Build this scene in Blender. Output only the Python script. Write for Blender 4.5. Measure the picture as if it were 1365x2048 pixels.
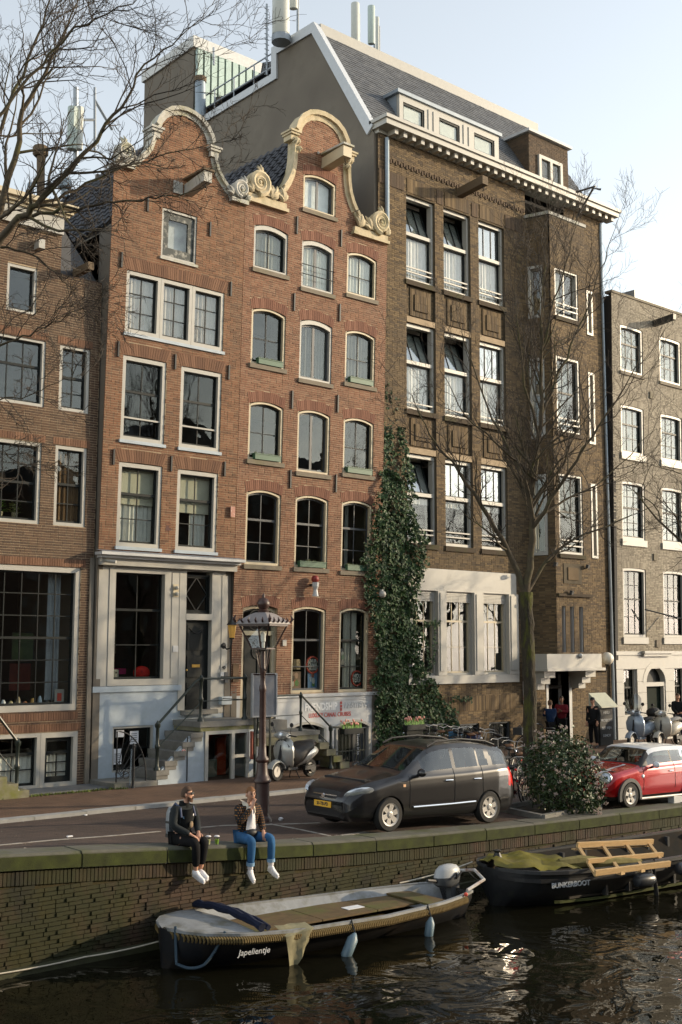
import bpy, bmesh, math, random
import numpy as np
from mathutils import Vector, Matrix

random.seed(7)
SC = bpy.context.scene
for o in list(bpy.data.objects): bpy.data.objects.remove(o)
COL = SC.collection

# ------------------------------------------------------------------ camera
F_PX, CX, CY, HOR, VPX, CAMZ = 2300.0, 682.5, 1024.0, 1300.0, 3350.0, 3.5
PITCH = math.atan((HOR - CY) / F_PX)
_d = (VPX - CX, -(HOR - CY), F_PX)
YAW = math.atan2(_d[0], _d[2] * math.cos(PITCH) - _d[1] * math.sin(PITCH))
cam = bpy.data.cameras.new('camera'); camo = bpy.data.objects.new('camera', cam); COL.objects.link(camo)
camo.location = (0, 0, CAMZ); camo.rotation_euler = (math.pi / 2 + PITCH, 0, YAW - math.pi / 2)
cam.sensor_fit = 'VERTICAL'; cam.sensor_height = 36.0; cam.lens = F_PX / 2048 * 36.0
cam.clip_start = 0.1; cam.clip_end = 2000
SC.camera = camo
SC.render.resolution_x = 682; SC.render.resolution_y = 1024

# ------------------------------------------------------------------ light
SUN = Vector((1.72, -1.0, 0.52)).normalized()            # towards the sun
ELEV = math.asin(SUN.z); AZ = math.atan2(SUN.x, SUN.y)
world = bpy.data.worlds.new('World'); SC.world = world; world.use_nodes = True
wn = world.node_tree; bg = wn.nodes['Background']
sky = wn.nodes.new('ShaderNodeTexSky'); sky.sky_type = 'NISHITA'; sky.sun_disc = False
sky.sun_elevation = ELEV; sky.sun_rotation = AZ; sky.air_density = 1.4; sky.dust_density = 0.4; sky.ozone_density = 1.6
hsv = wn.nodes.new('ShaderNodeHueSaturation'); hsv.inputs['Saturation'].default_value = 0.36
wn.links.new(sky.outputs[0], hsv.inputs['Color']); wn.links.new(hsv.outputs[0], bg.inputs[0])
bg.inputs[1].default_value = 0.15
sl = bpy.data.lights.new('sun', 'SUN'); slo = bpy.data.objects.new('sun', sl); COL.objects.link(slo)
sl.energy = 2.3; sl.angle = math.radians(0.55); sl.color = (1.0, 0.80, 0.54)
slo.rotation_euler = SUN.to_track_quat('Z', 'Y').to_euler(); slo.location = (30, -20, 40)
vs = SC.view_settings; vs.view_transform = 'Standard'; vs.look = 'None'; vs.gamma = 1; vs.use_curve_mapping = False
vs.exposure = 1.12
SC.cycles.caustics_reflective = False; SC.cycles.sample_clamp_indirect = 6.0

# ------------------------------------------------------------------ photo pixel -> place
def ray(px, py):
    x, y, z = px - CX, -(py - CY), F_PX
    u = y * math.cos(PITCH) + z * math.sin(PITCH); w = z * math.cos(PITCH) - y * math.sin(PITCH)
    return Vector((x * math.sin(YAW) + w * math.cos(YAW), -x * math.cos(YAW) + w * math.sin(YAW), u))
CAM = Vector((0, 0, CAMZ))
def onz(px, py, z=0.0):
    d = ray(px, py); return CAM + d * ((z - CAMZ) / d.z)
def ony(px, py, y):
    d = ray(px, py); return CAM + d * (y / d.y)
def onx(px, py, x):
    d = ray(px, py); return CAM + d * (x / d.x)
def ondist(px, py, t):                                   # at horizontal distance t along the view axis
    d = ray(px, py); return CAM + d * (t / (d.x * math.cos(YAW) + d.y * math.sin(YAW)))

# ------------------------------------------------------------------ materials
MATS = {}
def _nt(name):
    m = bpy.data.materials.new(name); m.use_nodes = True
    nt = m.node_tree; b = nt.nodes['Principled BSDF']
    return m, nt, b
def N(nt, typ, **k):
    n = nt.nodes.new(typ)
    for a, v in k.items():
        if a in n.inputs.keys(): n.inputs[a].default_value = v
        else: setattr(n, a, v)
    return n
def mat(name, col, rough=0.6, metal=0.0, var=0.12, scale=6.0, bump=0.0, bscale=40.0, stain=None, stain_amt=0.0, stain_scale=1.2, spec=0.5, coat=0.0, stretch=None, bdist=0.01):
    """plain painted / stone / cloth stuff: colour with soft noise variation, optional stain colour, bump"""
    if name in MATS: return MATS[name]
    m, nt, b = _nt(name); L = nt.links
    tc = N(nt, 'ShaderNodeTexCoord'); src = tc.outputs['Object']
    if stretch:
        mp = N(nt, 'ShaderNodeMapping'); mp.inputs['Scale'].default_value = stretch; L.new(src, mp.inputs[0]); src = mp.outputs[0]
    n1 = N(nt, 'ShaderNodeTexNoise', Scale=scale, Detail=6.0, Roughness=0.6); L.new(src, n1.inputs['Vector'])
    mr = N(nt, 'ShaderNodeMapRange'); mr.inputs['From Min'].default_value = 0.25; mr.inputs['From Max'].default_value = 0.75
    mr.inputs['To Min'].default_value = 1 - var; mr.inputs['To Max'].default_value = 1 + var
    L.new(n1.outputs['Fac'], mr.inputs['Value'])
    mx = N(nt, 'ShaderNodeVectorMath', operation='SCALE'); mx.inputs[0].default_value = col[:3]; L.new(mr.outputs[0], mx.inputs['Scale'])
    out = mx.outputs[0]
    if stain:
        n2 = N(nt, 'ShaderNodeTexNoise', Scale=stain_scale, Detail=8.0, Roughness=0.65); L.new(src, n2.inputs['Vector'])
        r2 = N(nt, 'ShaderNodeMapRange'); r2.inputs['From Min'].default_value = 0.5; r2.inputs['From Max'].default_value = 0.68
        r2.inputs['To Max'].default_value = stain_amt; L.new(n2.outputs['Fac'], r2.inputs['Value'])
        mm = N(nt, 'ShaderNodeMix', data_type='RGBA'); L.new(r2.outputs[0], mm.inputs[0]); L.new(out, mm.inputs[6]); mm.inputs[7].default_value = (*stain[:3], 1)
        out = mm.outputs[2]
    L.new(out, b.inputs['Base Color'])
    b.inputs['Roughness'].default_value = rough; b.inputs['Metallic'].default_value = metal
    b.inputs['Specular IOR Level'].default_value = spec; b.inputs['Coat Weight'].default_value = coat
    if bump:
        n3 = N(nt, 'ShaderNodeTexNoise', Scale=bscale, Detail=4.0); L.new(src, n3.inputs['Vector'])
        bp = N(nt, 'ShaderNodeBump', Strength=bump, Distance=bdist); L.new(n3.outputs['Fac'], bp.inputs['Height']); L.new(bp.outputs[0], b.inputs['Normal'])
    MATS[name] = m; return m
def brickmat(name, cols, rough=0.85, patch=None, patch_amt=0.5, patch_scale=0.5, moss=None):
    """one colour per brick (per mesh island), weathered in large patches"""
    if name in MATS: return MATS[name]
    m, nt, b = _nt(name); L = nt.links
    g = N(nt, 'ShaderNodeNewGeometry'); cr = N(nt, 'ShaderNodeValToRGB'); cr.color_ramp.interpolation = 'LINEAR'
    e = cr.color_ramp.elements
    while len(e) < len(cols): e.new(0.5)
    for i, c in enumerate(cols): e[i].position = i / (len(cols) - 1); e[i].color = (*c, 1)
    L.new(g.outputs['Random Per Island'], cr.inputs[0]); out = cr.outputs[0]
    tc = N(nt, 'ShaderNodeTexCoord')
    nn = N(nt, 'ShaderNodeTexNoise', Scale=60.0, Detail=3.0); L.new(tc.outputs['Object'], nn.inputs['Vector'])
    mr = N(nt, 'ShaderNodeMapRange'); mr.inputs['To Min'].default_value = 0.72; mr.inputs['To Max'].default_value = 1.28; L.new(nn.outputs['Fac'], mr.inputs['Value'])
    mv = N(nt, 'ShaderNodeVectorMath', operation='SCALE'); L.new(out, mv.inputs[0]); L.new(mr.outputs[0], mv.inputs['Scale']); out = mv.outputs[0]
    for (pc, amt, sc, lo, hi) in ([(patch, patch_amt, patch_scale, 0.45, 0.7)] if patch else []) + (moss or []):
        n2 = N(nt, 'ShaderNodeTexNoise', Scale=sc, Detail=7.0, Roughness=0.62); L.new(tc.outputs['Object'], n2.inputs['Vector'])
        r2 = N(nt, 'ShaderNodeMapRange'); r2.inputs['From Min'].default_value = lo; r2.inputs['From Max'].default_value = hi; r2.inputs['To Max'].default_value = amt
        L.new(n2.outputs['Fac'], r2.inputs['Value'])
        mm = N(nt, 'ShaderNodeMix', data_type='RGBA'); L.new(r2.outputs[0], mm.inputs[0]); L.new(out, mm.inputs[6]); mm.inputs[7].default_value = (*pc, 1); out = mm.outputs[2]
    L.new(out, b.inputs['Base Color']); b.inputs['Roughness'].default_value = rough
    bp = N(nt, 'ShaderNodeBump', Strength=0.5, Distance=0.004); L.new(nn.outputs['Fac'], bp.inputs['Height']); L.new(bp.outputs[0], b.inputs['Normal'])
    MATS[name] = m; return m
def glassmat(name, tint=(0.93, 0.95, 0.94), boost=1.0, wav=0.02, rough=0.0, base=0.0):
    if name in MATS: return MATS[name]
    m, nt, b = _nt(name); L = nt.links; nt.nodes.remove(b)
    out = nt.nodes['Material Output']
    lw = N(nt, 'ShaderNodeLayerWeight', Blend=0.5); pw = N(nt, 'ShaderNodeMath', operation='POWER'); pw.inputs[1].default_value = 5.0; L.new(lw.outputs['Facing'], pw.inputs[0])
    fr = N(nt, 'ShaderNodeMath', operation='MULTIPLY_ADD'); fr.inputs[1].default_value = .957; fr.inputs[2].default_value = .043; L.new(pw.outputs[0], fr.inputs[0]); mu = N(nt, 'ShaderNodeMath', operation='MULTIPLY_ADD', use_clamp=True); mu.inputs[1].default_value = boost; mu.inputs[2].default_value = base
    tr = N(nt, 'ShaderNodeBsdfTransparent'); tr.inputs[0].default_value = (*tint, 1)
    gl = N(nt, 'ShaderNodeBsdfGlossy'); gl.inputs['Roughness'].default_value = rough; gl.inputs[0].default_value = (0.95, 0.97, 0.97, 1)
    tc = N(nt, 'ShaderNodeTexCoord'); nn = N(nt, 'ShaderNodeTexNoise', Scale=1.6, Detail=1.0); L.new(tc.outputs['Object'], nn.inputs['Vector'])
    bp = N(nt, 'ShaderNodeBump', Strength=wav, Distance=0.3); L.new(nn.outputs['Fac'], bp.inputs['Height'])
    L.new(bp.outputs[0], gl.inputs['Normal']); L.new(fr.outputs[0], mu.inputs[0])
    mx = N(nt, 'ShaderNodeMixShader'); L.new(mu.outputs[0], mx.inputs[0]); L.new(tr.outputs[0], mx.inputs[1]); L.new(gl.outputs[0], mx.inputs[2])
    L.new(mx.outputs[0], out.inputs['Surface']); MATS[name] = m; return m
def emitmat(name, col, s):
    if name in MATS: return MATS[name]
    m, nt, b = _nt(name); b.inputs['Base Color'].default_value = (*col, 1); b.inputs['Emission Color'].default_value = (*col, 1); b.inputs['Emission Strength'].default_value = s
    MATS[name] = m; return m
def clothmat(name, col, var=0.3, scale=8, bump=0.3, bscale=14, rough=0.9):
    return mat(name, col, rough, 0, var, scale, bump, bscale, spec=0.2)

M_WHITE = mat('white_paint', (0.38, 0.37, 0.335), 0.45, var=0.06, stain=(0.45, 0.42, 0.34), stain_amt=0.25, bump=0.05)
M_CREAM = mat('cream_paint', (0.48, 0.41, 0.28), 0.5, var=0.08)
M_GREY = mat('grey_plinth_paint', (0.36, 0.42, 0.47), 0.55, var=0.07, stain=(0.25, 0.29, 0.28), stain_amt=0.4, bump=0.15, bscale=25)
M_LGREY = mat('light_grey_paint', (0.50, 0.51, 0.51), 0.5, var=0.06, stain=(0.34, 0.34, 0.31), stain_amt=0.35)
M_DARK = mat('dark_green_paint', (0.008, 0.011, 0.011), 0.5, var=0.15, spec=.25)
M_DKGREY = mat('dark_grey_paint', (0.055, 0.06, 0.065), 0.4, var=0.12)
M_IRON = mat('black_iron', (0.012, 0.012, 0.012), 0.5, var=0.2, bump=0.1)
M_STONE = mat('blue_stone', (0.17, 0.165, 0.15), 0.8, var=0.2, bump=0.25, stain=(0.10, 0.11, 0.05), stain_amt=0.5)
M_SILL = mat('stone_sill', (0.19, 0.16, 0.12), 0.85, var=0.18, bump=0.2, stain=(0.14, 0.13, 0.06), stain_amt=0.5)
M_SAND = mat('sandstone', (0.50, 0.42, 0.28), 0.85, var=0.18, bump=0.35, bscale=25, stain=(0.22, 0.21, 0.10), stain_amt=0.65, stain_scale=2.2)
M_GREYSTONE = mat('weathered_stone', (0.42, 0.41, 0.37), 0.85, var=0.2, bump=0.35, bscale=25, stain=(0.3, 0.29, 0.15), stain_amt=0.7, stain_scale=2.0)
M_RENDER = mat('grey_brown_render', (0.155, 0.135, 0.108), 0.9, var=0.16, scale=2.0, bump=0.3, bscale=30, stain=(0.10, 0.085, 0.07), stain_amt=0.6, stain_scale=0.5)
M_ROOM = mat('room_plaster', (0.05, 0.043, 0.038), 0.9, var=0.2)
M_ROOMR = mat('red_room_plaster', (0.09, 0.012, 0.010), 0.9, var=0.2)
M_GLASS = glassmat('window_glass')
M_GLASSD = glassmat('dark_window_glass', tint=(0.8, 0.82, 0.8), boost=0.8)
M_GLASSR = glassmat('sky_reflecting_glass', tint=(0.85, 0.87, 0.86), boost=1.1, base=0.0, wav=0.03)
M_CURT = mat('white_curtain', (0.70, 0.69, 0.64), 0.9, var=0.1, spec=0.1)
M_CURTP = mat('pale_pink_curtain', (0.62, 0.54, 0.50), 0.9, var=0.12, spec=0.1)
M_BLIND = mat('cream_roller_blind', (0.50, 0.48, 0.38), 0.9, var=0.05, spec=0.1)
M_BROWNC = mat('brown_curtain', (0.16, 0.10, 0.055), 0.9, var=0.2, spec=0.1)
M_LEAD = mat('lead_sheet', (0.23, 0.27, 0.31), 0.5, 0.3, var=0.12, stain=(0.4, 0.42, 0.42), stain_amt=0.3)
M_ZINC = mat('zinc_downpipe', (0.25, 0.30, 0.34), 0.45, 0.5, var=0.12)
M_TILE = mat('dark_roof_tile', (0.035, 0.036, 0.042), 0.55, var=0.3, bump=0.2)
M_SLATE = brickmat('slate', [(0.085, 0.09, 0.098), (0.10, 0.105, 0.112), (0.125, 0.13, 0.135)], rough=0.6, patch=(0.08, 0.085, 0.09), patch_amt=0.4)
M_RBEAM = mat('weathered_beam', (0.12, 0.085, 0.05), 0.85, var=0.3, bump=0.4, stretch=(1, 8, 8))
BR1 = brickmat('brick_orange', [(0.105, 0.047, 0.025), (0.155, 0.069, 0.034), (0.181, 0.079, 0.039), (0.206, 0.091, 0.044), (0.227, 0.113, 0.060)], patch=(0.10, 0.058, 0.038), patch_amt=0.5, patch_scale=0.42, moss=[((.07, .045, .03), .45, 1.6, .54, .7)])
BR2 = brickmat('brick_red', [(0.126, 0.055, 0.032), (0.176, 0.077, 0.042), (0.202, 0.089, 0.049), (0.223, 0.101, 0.055), (0.235, 0.122, 0.074)], patch=(0.14, 0.072, 0.046), patch_amt=0.5, patch_scale=0.35, moss=[((.09, .052, .034), .4, 1.5, .54, .7)])
BR0 = brickmat('brick_brown', [(0.054, 0.030, 0.019), (0.079, 0.043, 0.025), (0.097, 0.052, 0.029), (0.108, 0.063, 0.037)], patch=(0.075, 0.052, 0.038), patch_amt=0.6, patch_scale=0.45)
BRB = brickmat('brick_ochre_brown', [(0.057, 0.038, 0.021), (0.094, 0.061, 0.029), (0.123, 0.080, 0.036), (0.148, 0.098, 0.046), (0.180, 0.123, 0.059)], patch=(0.075, 0.056, 0.037), patch_amt=0.55, patch_scale=0.3)
BRG = brickmat('brick_grey', [(0.203, 0.174, 0.131), (0.275, 0.239, 0.181), (0.319, 0.283, 0.217), (0.362, 0.319, 0.246)], patch=(0.15, 0.135, 0.115), patch_amt=0.5, patch_scale=0.3)
BRD = brickmat('brick_dark_soldier', [(0.056, 0.037, 0.022), (0.080, 0.051, 0.029), (0.104, 0.066, 0.036)])
ARC1 = brickmat('arch_brick', [(0.115, 0.056, 0.032), (0.158, 0.079, 0.043), (0.194, 0.101, 0.058)])
ARC2 = brickmat('arch_brick_red', [(0.140, 0.059, 0.036), (0.189, 0.083, 0.049), (0.224, 0.105, 0.066)])
MORT1 = mat('mortar', (0.36, 0.275, 0.18), 0.95, var=0.2, bump=0.2)
MORT2 = mat('mortar_light', (0.42, 0.32, 0.215), 0.95, var=0.2, bump=0.2)
MORTB = mat('mortar_brown', (0.10, 0.08, 0.052), 0.95, var=0.2, bump=0.2)
MORTG = mat('mortar_grey', (0.2, 0.175, 0.135), 0.95, var=0.2, bump=0.2)

# ------------------------------------------------------------------ object helpers
def tag(o, label=None, cat=None, group=None, kind=None):
    if label: o['label'] = label
    if cat: o['category'] = cat
    if group: o['group'] = group
    if kind: o['kind'] = kind
    return o
def thing(name, label, cat, loc=(0, 0, 0), group=None, rotz=0.0):
    o = bpy.data.objects.new(name, None); COL.objects.link(o); o.location = loc; o.rotation_euler = (0, 0, rotz)
    o.empty_display_size = 0.2
    return tag(o, label, cat, group)
def wloc(o):
    p = Vector((0, 0, 0))
    while o is not None: p += o.location; o = o.parent
    return p
def link_mesh(name, me, m, parent=None, kind=None, offset=None):
    o = bpy.data.objects.new(name, me); COL.objects.link(o)
    if m is not None and not me.materials: me.materials.append(m)
    if parent is not None: o.parent = parent
    if kind: o['kind'] = kind
    return o
class MB:
    """collects shapes in world (or a thing's local) coordinates; build() links them as one mesh object"""
    def __init__(s, xf=None): s.v = []; s.f = []; s.xf = xf
    def add(s, vs, fs):
        n = len(s.v)
        s.v += [s.xf(*p) for p in vs] if s.xf else [tuple(p) for p in vs]
        s.f += [tuple(i + n for i in f) for f in fs]; return s
    def box(s, x0, x1, y0, y1, z0, z1):
        return s.add([(x0, y0, z0), (x1, y0, z0), (x1, y1, z0), (x0, y1, z0), (x0, y0, z1), (x1, y0, z1), (x1, y1, z1), (x0, y1, z1)],
                     [(0, 3, 2, 1), (4, 5, 6, 7), (0, 1, 5, 4), (1, 2, 6, 5), (2, 3, 7, 6), (3, 0, 4, 7)])
    def cbox(s, c, sx, sy, sz, rz=0.0, rx=0.0, ry=0.0):
        R = Matrix.Rotation(rz, 3, 'Z') @ Matrix.Rotation(ry, 3, 'Y') @ Matrix.Rotation(rx, 3, 'X'); c = Vector(c)
        P = [c + R @ Vector((a * sx / 2, b * sy / 2, d * sz / 2)) for d in (-1, 1) for a, b in ((-1, -1), (1, -1), (1, 1), (-1, 1))]
        return s.add(P, [(0, 3, 2, 1), (4, 5, 6, 7), (0, 1, 5, 4), (1, 2, 6, 5), (2, 3, 7, 6), (3, 0, 4, 7)])
    def bar(s, a, b, w, h=None, up=(0, 0, 1)):
        a, b = Vector(a), Vector(b); h = h or w; d = (b - a).normalized(); up = Vector(up)
        if abs(d.dot(up)) > 0.95: up = Vector((1, 0, 0))
        r = d.cross(up).normalized(); u = r.cross(d)
        P = [p + r * (i * w / 2) + u * (j * h / 2) for p in (a, b) for i, j in ((-1, -1), (1, -1), (1, 1), (-1, 1))]
        return s.add(P, [(0, 3, 2, 1), (4, 5, 6, 7), (0, 1, 5, 4), (1, 2, 6, 5), (2, 3, 7, 6), (3, 0, 4, 7)])
    def prism(s, pts, d, flip=False):
        """pts: closed 3-D polygon, d: extrusion vector"""
        n = len(pts); pts = [Vector(p) for p in pts]; d = Vector(d)
        return s.add(pts + [p + d for p in pts], [tuple(range(n))[::-1], tuple(range(n, 2 * n))] + [(i, (i + 1) % n, n + (i + 1) % n, n + i) for i in range(n)])
    def tube(s, pts, r, n=6, cap=True, closed=False):
        pts = [Vector(p) for p in pts]; k = len(pts)
        rs = [r] * k if not hasattr(r, '__len__') else r
        V = []; pu = None
        for i, p in enumerate(pts):
            if closed: d = pts[(i + 1) % k] - pts[i - 1]
            else: d = pts[min(i + 1, k - 1)] - pts[max(i - 1, 0)]
            d = d.normalized() if d.length > 1e-9 else Vector((0, 0, 1))
            if pu is None:
                a = Vector((0, 0, 1)) if abs(d.z) < 0.9 else Vector((1, 0, 0)); u = d.cross(a).normalized()
            else:
                u = pu - d * pu.dot(d); u = u.normalized() if u.length > 1e-6 else d.orthogonal().normalized()
            pu = u; w = d.cross(u)
            V += [p + (u * math.cos(t) + w * math.sin(t)) * rs[i] for t in [2 * math.pi * j / n for j in range(n)]]
        Fc = []
        for i in range(k if closed else k - 1):
            a = i * n; b = ((i + 1) % k) * n
            Fc += [(a + j, a + (j + 1) % n, b + (j + 1) % n, b + j) for j in range(n)]
        if cap and not closed: Fc += [tuple(range(n))[::-1], tuple(range((k - 1) * n, k * n))]
        return s.add(V, Fc)
    def lathe(s, c, prof, n=12, axis=(0, 0, 1), sx=1.0, cap=True):
        """prof: [(r, h)] around axis from c"""
        ax = Vector(axis).normalized(); u = ax.orthogonal().normalized(); w = ax.cross(u); c = Vector(c)
        V = []
        for r, h in prof: V += [c + ax * h + (u * math.cos(2 * math.pi * j / n) * sx + w * math.sin(2 * math.pi * j / n)) * r for j in range(n)]
        Fc = []
        for i in range(len(prof) - 1):
            a = i * n; b = a + n; Fc += [(a + j, a + (j + 1) % n, b + (j + 1) % n, b + j) for j in range(n)]
        if cap: Fc += [tuple(range(n))[::-1], tuple(range((len(prof) - 1) * n, len(prof) * n))]
        return s.add(V, Fc)
    def ball(s, c, r, n=10, sz=1.0, sx=1.0, sy=1.0):
        c = Vector(c); V = []; Fc = []; m = max(4, n // 2 + 1)
        for i in range(m + 1):
            t = math.pi * i / m
            V += [c + Vector((math.sin(t) * math.cos(2 * math.pi * j / n) * r * sx, math.sin(t) * math.sin(2 * math.pi * j / n) * r * sy, math.cos(t) * r * sz)) for j in range(n)]
        for i in range(m): Fc += [(i * n + j, (i + 1) * n + j, (i + 1) * n + (j + 1) % n, i * n + (j + 1) % n) for j in range(n)]
        return s.add(V, Fc)
    def loft(s, rings, closed=True, cap=True):
        n = len(rings[0]); V = [p for r in rings for p in r]; Fc = []
        for i in range(len(rings) - 1):
            a = i * n; b = a + n
            Fc += [(a + j, a + (j + 1) % n, b + (j + 1) % n, b + j) for j in range(n if closed else n - 1)]
        if cap and closed: Fc += [tuple(range(n))[::-1], tuple(range((len(rings) - 1) * n, len(rings) * n))]
        return s.add(V, Fc)
    def mesh(s, name, off=Vector((0, 0, 0)), smooth=False, ang=40):
        me = bpy.data.meshes.new(name)
        me.from_pydata([(p[0] - off[0], p[1] - off[1], p[2] - off[2]) for p in s.v], [], s.f); me.validate()
        if smooth:
            me.polygons.foreach_set('use_smooth', [True] * len(me.polygons)); me.set_sharp_from_angle(angle=math.radians(ang))
        me.update(); return me
    def build(s, name, m, parent=None, smooth=False, kind=None, label=None, ang=40, local=False):
        off = wloc(parent) if (parent is not None and not local) else Vector((0, 0, 0))
        o = link_mesh(name, s.mesh(name, off, smooth, ang), m, parent, kind)
        if label: o['label'] = label
        return o
def dup(root, loc=None, rotz=None, label=None, scale=None):
    r = root.copy(); COL.objects.link(r)
    if loc is not None: r.location = loc
    if rotz is not None: r.rotation_euler = (0, 0, rotz)
    if scale: r.scale = (scale,) * 3
    if label: r['label'] = label
    for ch in list(root.children):
        c = ch.copy(); COL.objects.link(c); c.parent = r
        for g in list(ch.children):
            q = g.copy(); COL.objects.link(q); q.parent = c
    return r
def sink(o, z):                       # put an object down at its own origin near z: keeps things standing where they are
    return o
def text_mesh(txt, size, depth=0.004, bold=0.0, spacing=1.0, sx=1.0, shear=0.0):
    cu = bpy.data.curves.new('lettering', 'FONT'); cu.body = txt; cu.size = size; cu.extrude = depth; cu.offset = bold; cu.align_x = 'CENTER'; cu.align_y = 'CENTER'
    cu.space_character = spacing; cu.resolution_u = 3; cu.shear = shear
    to = bpy.data.objects.new('lettering_tmp', cu); COL.objects.link(to)
    dg = bpy.context.evaluated_depsgraph_get(); me = bpy.data.meshes.new_from_object(to.evaluated_get(dg))
    bpy.data.objects.remove(to); bpy.data.curves.remove(cu)
    for v in me.vertices: v.co.x *= sx
    return me
def lettering(name, txt, size, m, parent, c, u=(1, 0, 0), up=(0, 0, 1), **k):
    """flat raised letters centred at world point c, reading along u"""
    me = text_mesh(txt, size, **k); u = Vector(u).normalized(); up = Vector(up).normalized(); n = u.cross(up)
    off = wloc(parent) if parent is not None else Vector((0, 0, 0)); c = Vector(c) - off
    for v in me.vertices: v.co = c + u * v.co.x + up * v.co.y + n * v.co.z
    me.update(); return link_mesh(name, me, m, parent)
# ================================================================== SETTING: water, quay, street
WZ = -1.12
def watermat():
    m, nt, b = _nt('canal_water'); L = nt.links
    b.inputs['Base Color'].default_value = (0.007, 0.0065, 0.0035, 1); b.inputs['Roughness'].default_value = 0.02; b.inputs['IOR'].default_value = 1.33; b.inputs['Specular IOR Level'].default_value = 0.3
    tc = N(nt, 'ShaderNodeTexCoord'); mp = N(nt, 'ShaderNodeMapping'); mp.inputs['Scale'].default_value = (1, 1, 1); mp.inputs['Rotation'].default_value = (0, 0, 0.5); L.new(tc.outputs['Object'], mp.inputs[0])
    n1 = N(nt, 'ShaderNodeTexNoise', Scale=1.15, Detail=2.5, Roughness=0.45, Distortion=0.9); L.new(mp.outputs[0], n1.inputs['Vector'])
    n2 = N(nt, 'ShaderNodeTexNoise', Scale=5.0, Detail=2.0); L.new(mp.outputs[0], n2.inputs['Vector'])
    ad = N(nt, 'ShaderNodeMath', operation='MULTIPLY_ADD'); ad.inputs[1].default_value = 0.07; L.new(n2.outputs['Fac'], ad.inputs[0]); L.new(n1.outputs['Fac'], ad.inputs[2])
    bp = N(nt, 'ShaderNodeBump', Strength=1.0, Distance=0.04); L.new(ad.outputs[0], bp.inputs['Height']); L.new(bp.outputs[0], b.inputs['Normal'])
    return m
tag(MB().add([(-60, -14, WZ), (140, -14, WZ), (140, 16.8, WZ), (-60, 16.8, WZ)], [(0, 1, 2, 3)]).build('water', watermat()), kind='structure')

YQ = 16.0                                                # canal edge of the coping; the quay slopes down from the bridge at the left
ZQX = [-30, 0, 4, 7.42, 8.86, 10.47, 12.94, 16.02, 19.77, 24.77, 32, 60]; ZQZ = [1.0, 0.95, 0.76, 0.57, 0.46, 0.34, 0.13, -0.033, -0.14, -0.24, -0.28, -0.3]
def zq(x):
    return float(np.mean([np.interp(x + d, ZQX, ZQZ) for d in (-1.2, -.6, 0, .6, 1.2)]))
KY = 22.55
def surf(x, y):
    t = min(1, max(0, (y - YQ - .4) / (KY - YQ - .4))); return zq(x) * (1 - t) ** 1.0
def onroad(px, py, dz=0.0):
    z = 0.0
    for _ in range(12):
        p = onz(px, py, z + dz); z = surf(p.x, p.y)
    return onz(px, py, z + dz)
def pavemat(name, cols, sc, moss=(0.05, 0.06, 0.015), moss_amt=0.0, rot=0.0):
    m, nt, b = _nt(name); L = nt.links
    tc = N(nt, 'ShaderNodeTexCoord'); mp = N(nt, 'ShaderNodeMapping'); mp.inputs['Rotation'].default_value = (0, 0, rot); L.new(tc.outputs['Object'], mp.inputs[0])
    bt = N(nt, 'ShaderNodeTexBrick'); bt.offset = 0.5; bt.inputs['Scale'].default_value = sc; bt.inputs['Mortar Size'].default_value = 0.018; bt.inputs['Mortar Smooth'].default_value = 0.3
    bt.inputs['Brick Width'].default_value = 0.5; bt.inputs['Row Height'].default_value = 0.22; bt.inputs['Bias'].default_value = 0.0
    bt.inputs['Color1'].default_value = (*cols[0], 1); bt.inputs['Color2'].default_value = (*cols[1], 1); bt.inputs['Mortar'].default_value = (*cols[2], 1)
    L.new(mp.outputs[0], bt.inputs['Vector']); out = bt.outputs['Color']
    n2 = N(nt, 'ShaderNodeTexNoise', Scale=0.9, Detail=8.0, Roughness=0.65); L.new(tc.outputs['Object'], n2.inputs['Vector'])
    mr = N(nt, 'ShaderNodeMapRange'); mr.inputs['From Min'].default_value = 0.3; mr.inputs['From Max'].default_value = 0.7; mr.inputs['To Min'].default_value = 0.65; mr.inputs['To Max'].default_value = 1.3; L.new(n2.outputs['Fac'], mr.inputs['Value'])
    mv = N(nt, 'ShaderNodeVectorMath', operation='SCALE'); L.new(out, mv.inputs[0]); L.new(mr.outputs[0], mv.inputs['Scale']); out = mv.outputs[0]
    L.new(out, b.inputs['Base Color']); b.inputs['Roughness'].default_value = 0.8
    bp = N(nt, 'ShaderNodeBump', Strength=0.5, Distance=0.008); L.new(bt.outputs['Fac'], bp.inputs['Height']); bp.invert = True; L.new(bp.outputs[0], b.inputs['Normal'])
    return m
M_ROAD = pavemat('road_brick', [(0.046, 0.028, 0.021), (0.077, 0.047, 0.035), (0.019, 0.014, 0.011)], 2.4, rot=0.12)
M_PAVE = pavemat('pavement_brick', [(0.102, 0.054, 0.031), (0.140, 0.078, 0.045), (0.034, 0.025, 0.017)], 2.4, rot=0.78)
M_KERB = mat('kerb_granite', (0.30, 0.30, 0.29), 0.8, var=0.15, bump=0.25, stain=(0.16, 0.16, 0.12), stain_amt=0.5)
M_COPE = mat('mossy_coping', (0.09, 0.088, 0.070), 0.9, var=0.2, bump=0.5, stain=(0.050, 0.062, 0.008), stain_amt=0.95, stain_scale=0.8)
M_COPEG = mat('coping_moss_face', (0.032, 0.040, 0.005), 0.95, var=0.55, scale=5, bump=0.6, bscale=60, stain=(0.03, 0.035, 0.012), stain_amt=0.6)
MOSSL = [((0.018, 0.021, 0.0015), 0.92, .7, 0.40, 0.54), ((0.034, 0.029, 0.002), 0.6, 2.2, 0.5, 0.66), ((0.008, 0.007, 0.004), .7, 1.3, .55, .68)]
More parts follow.
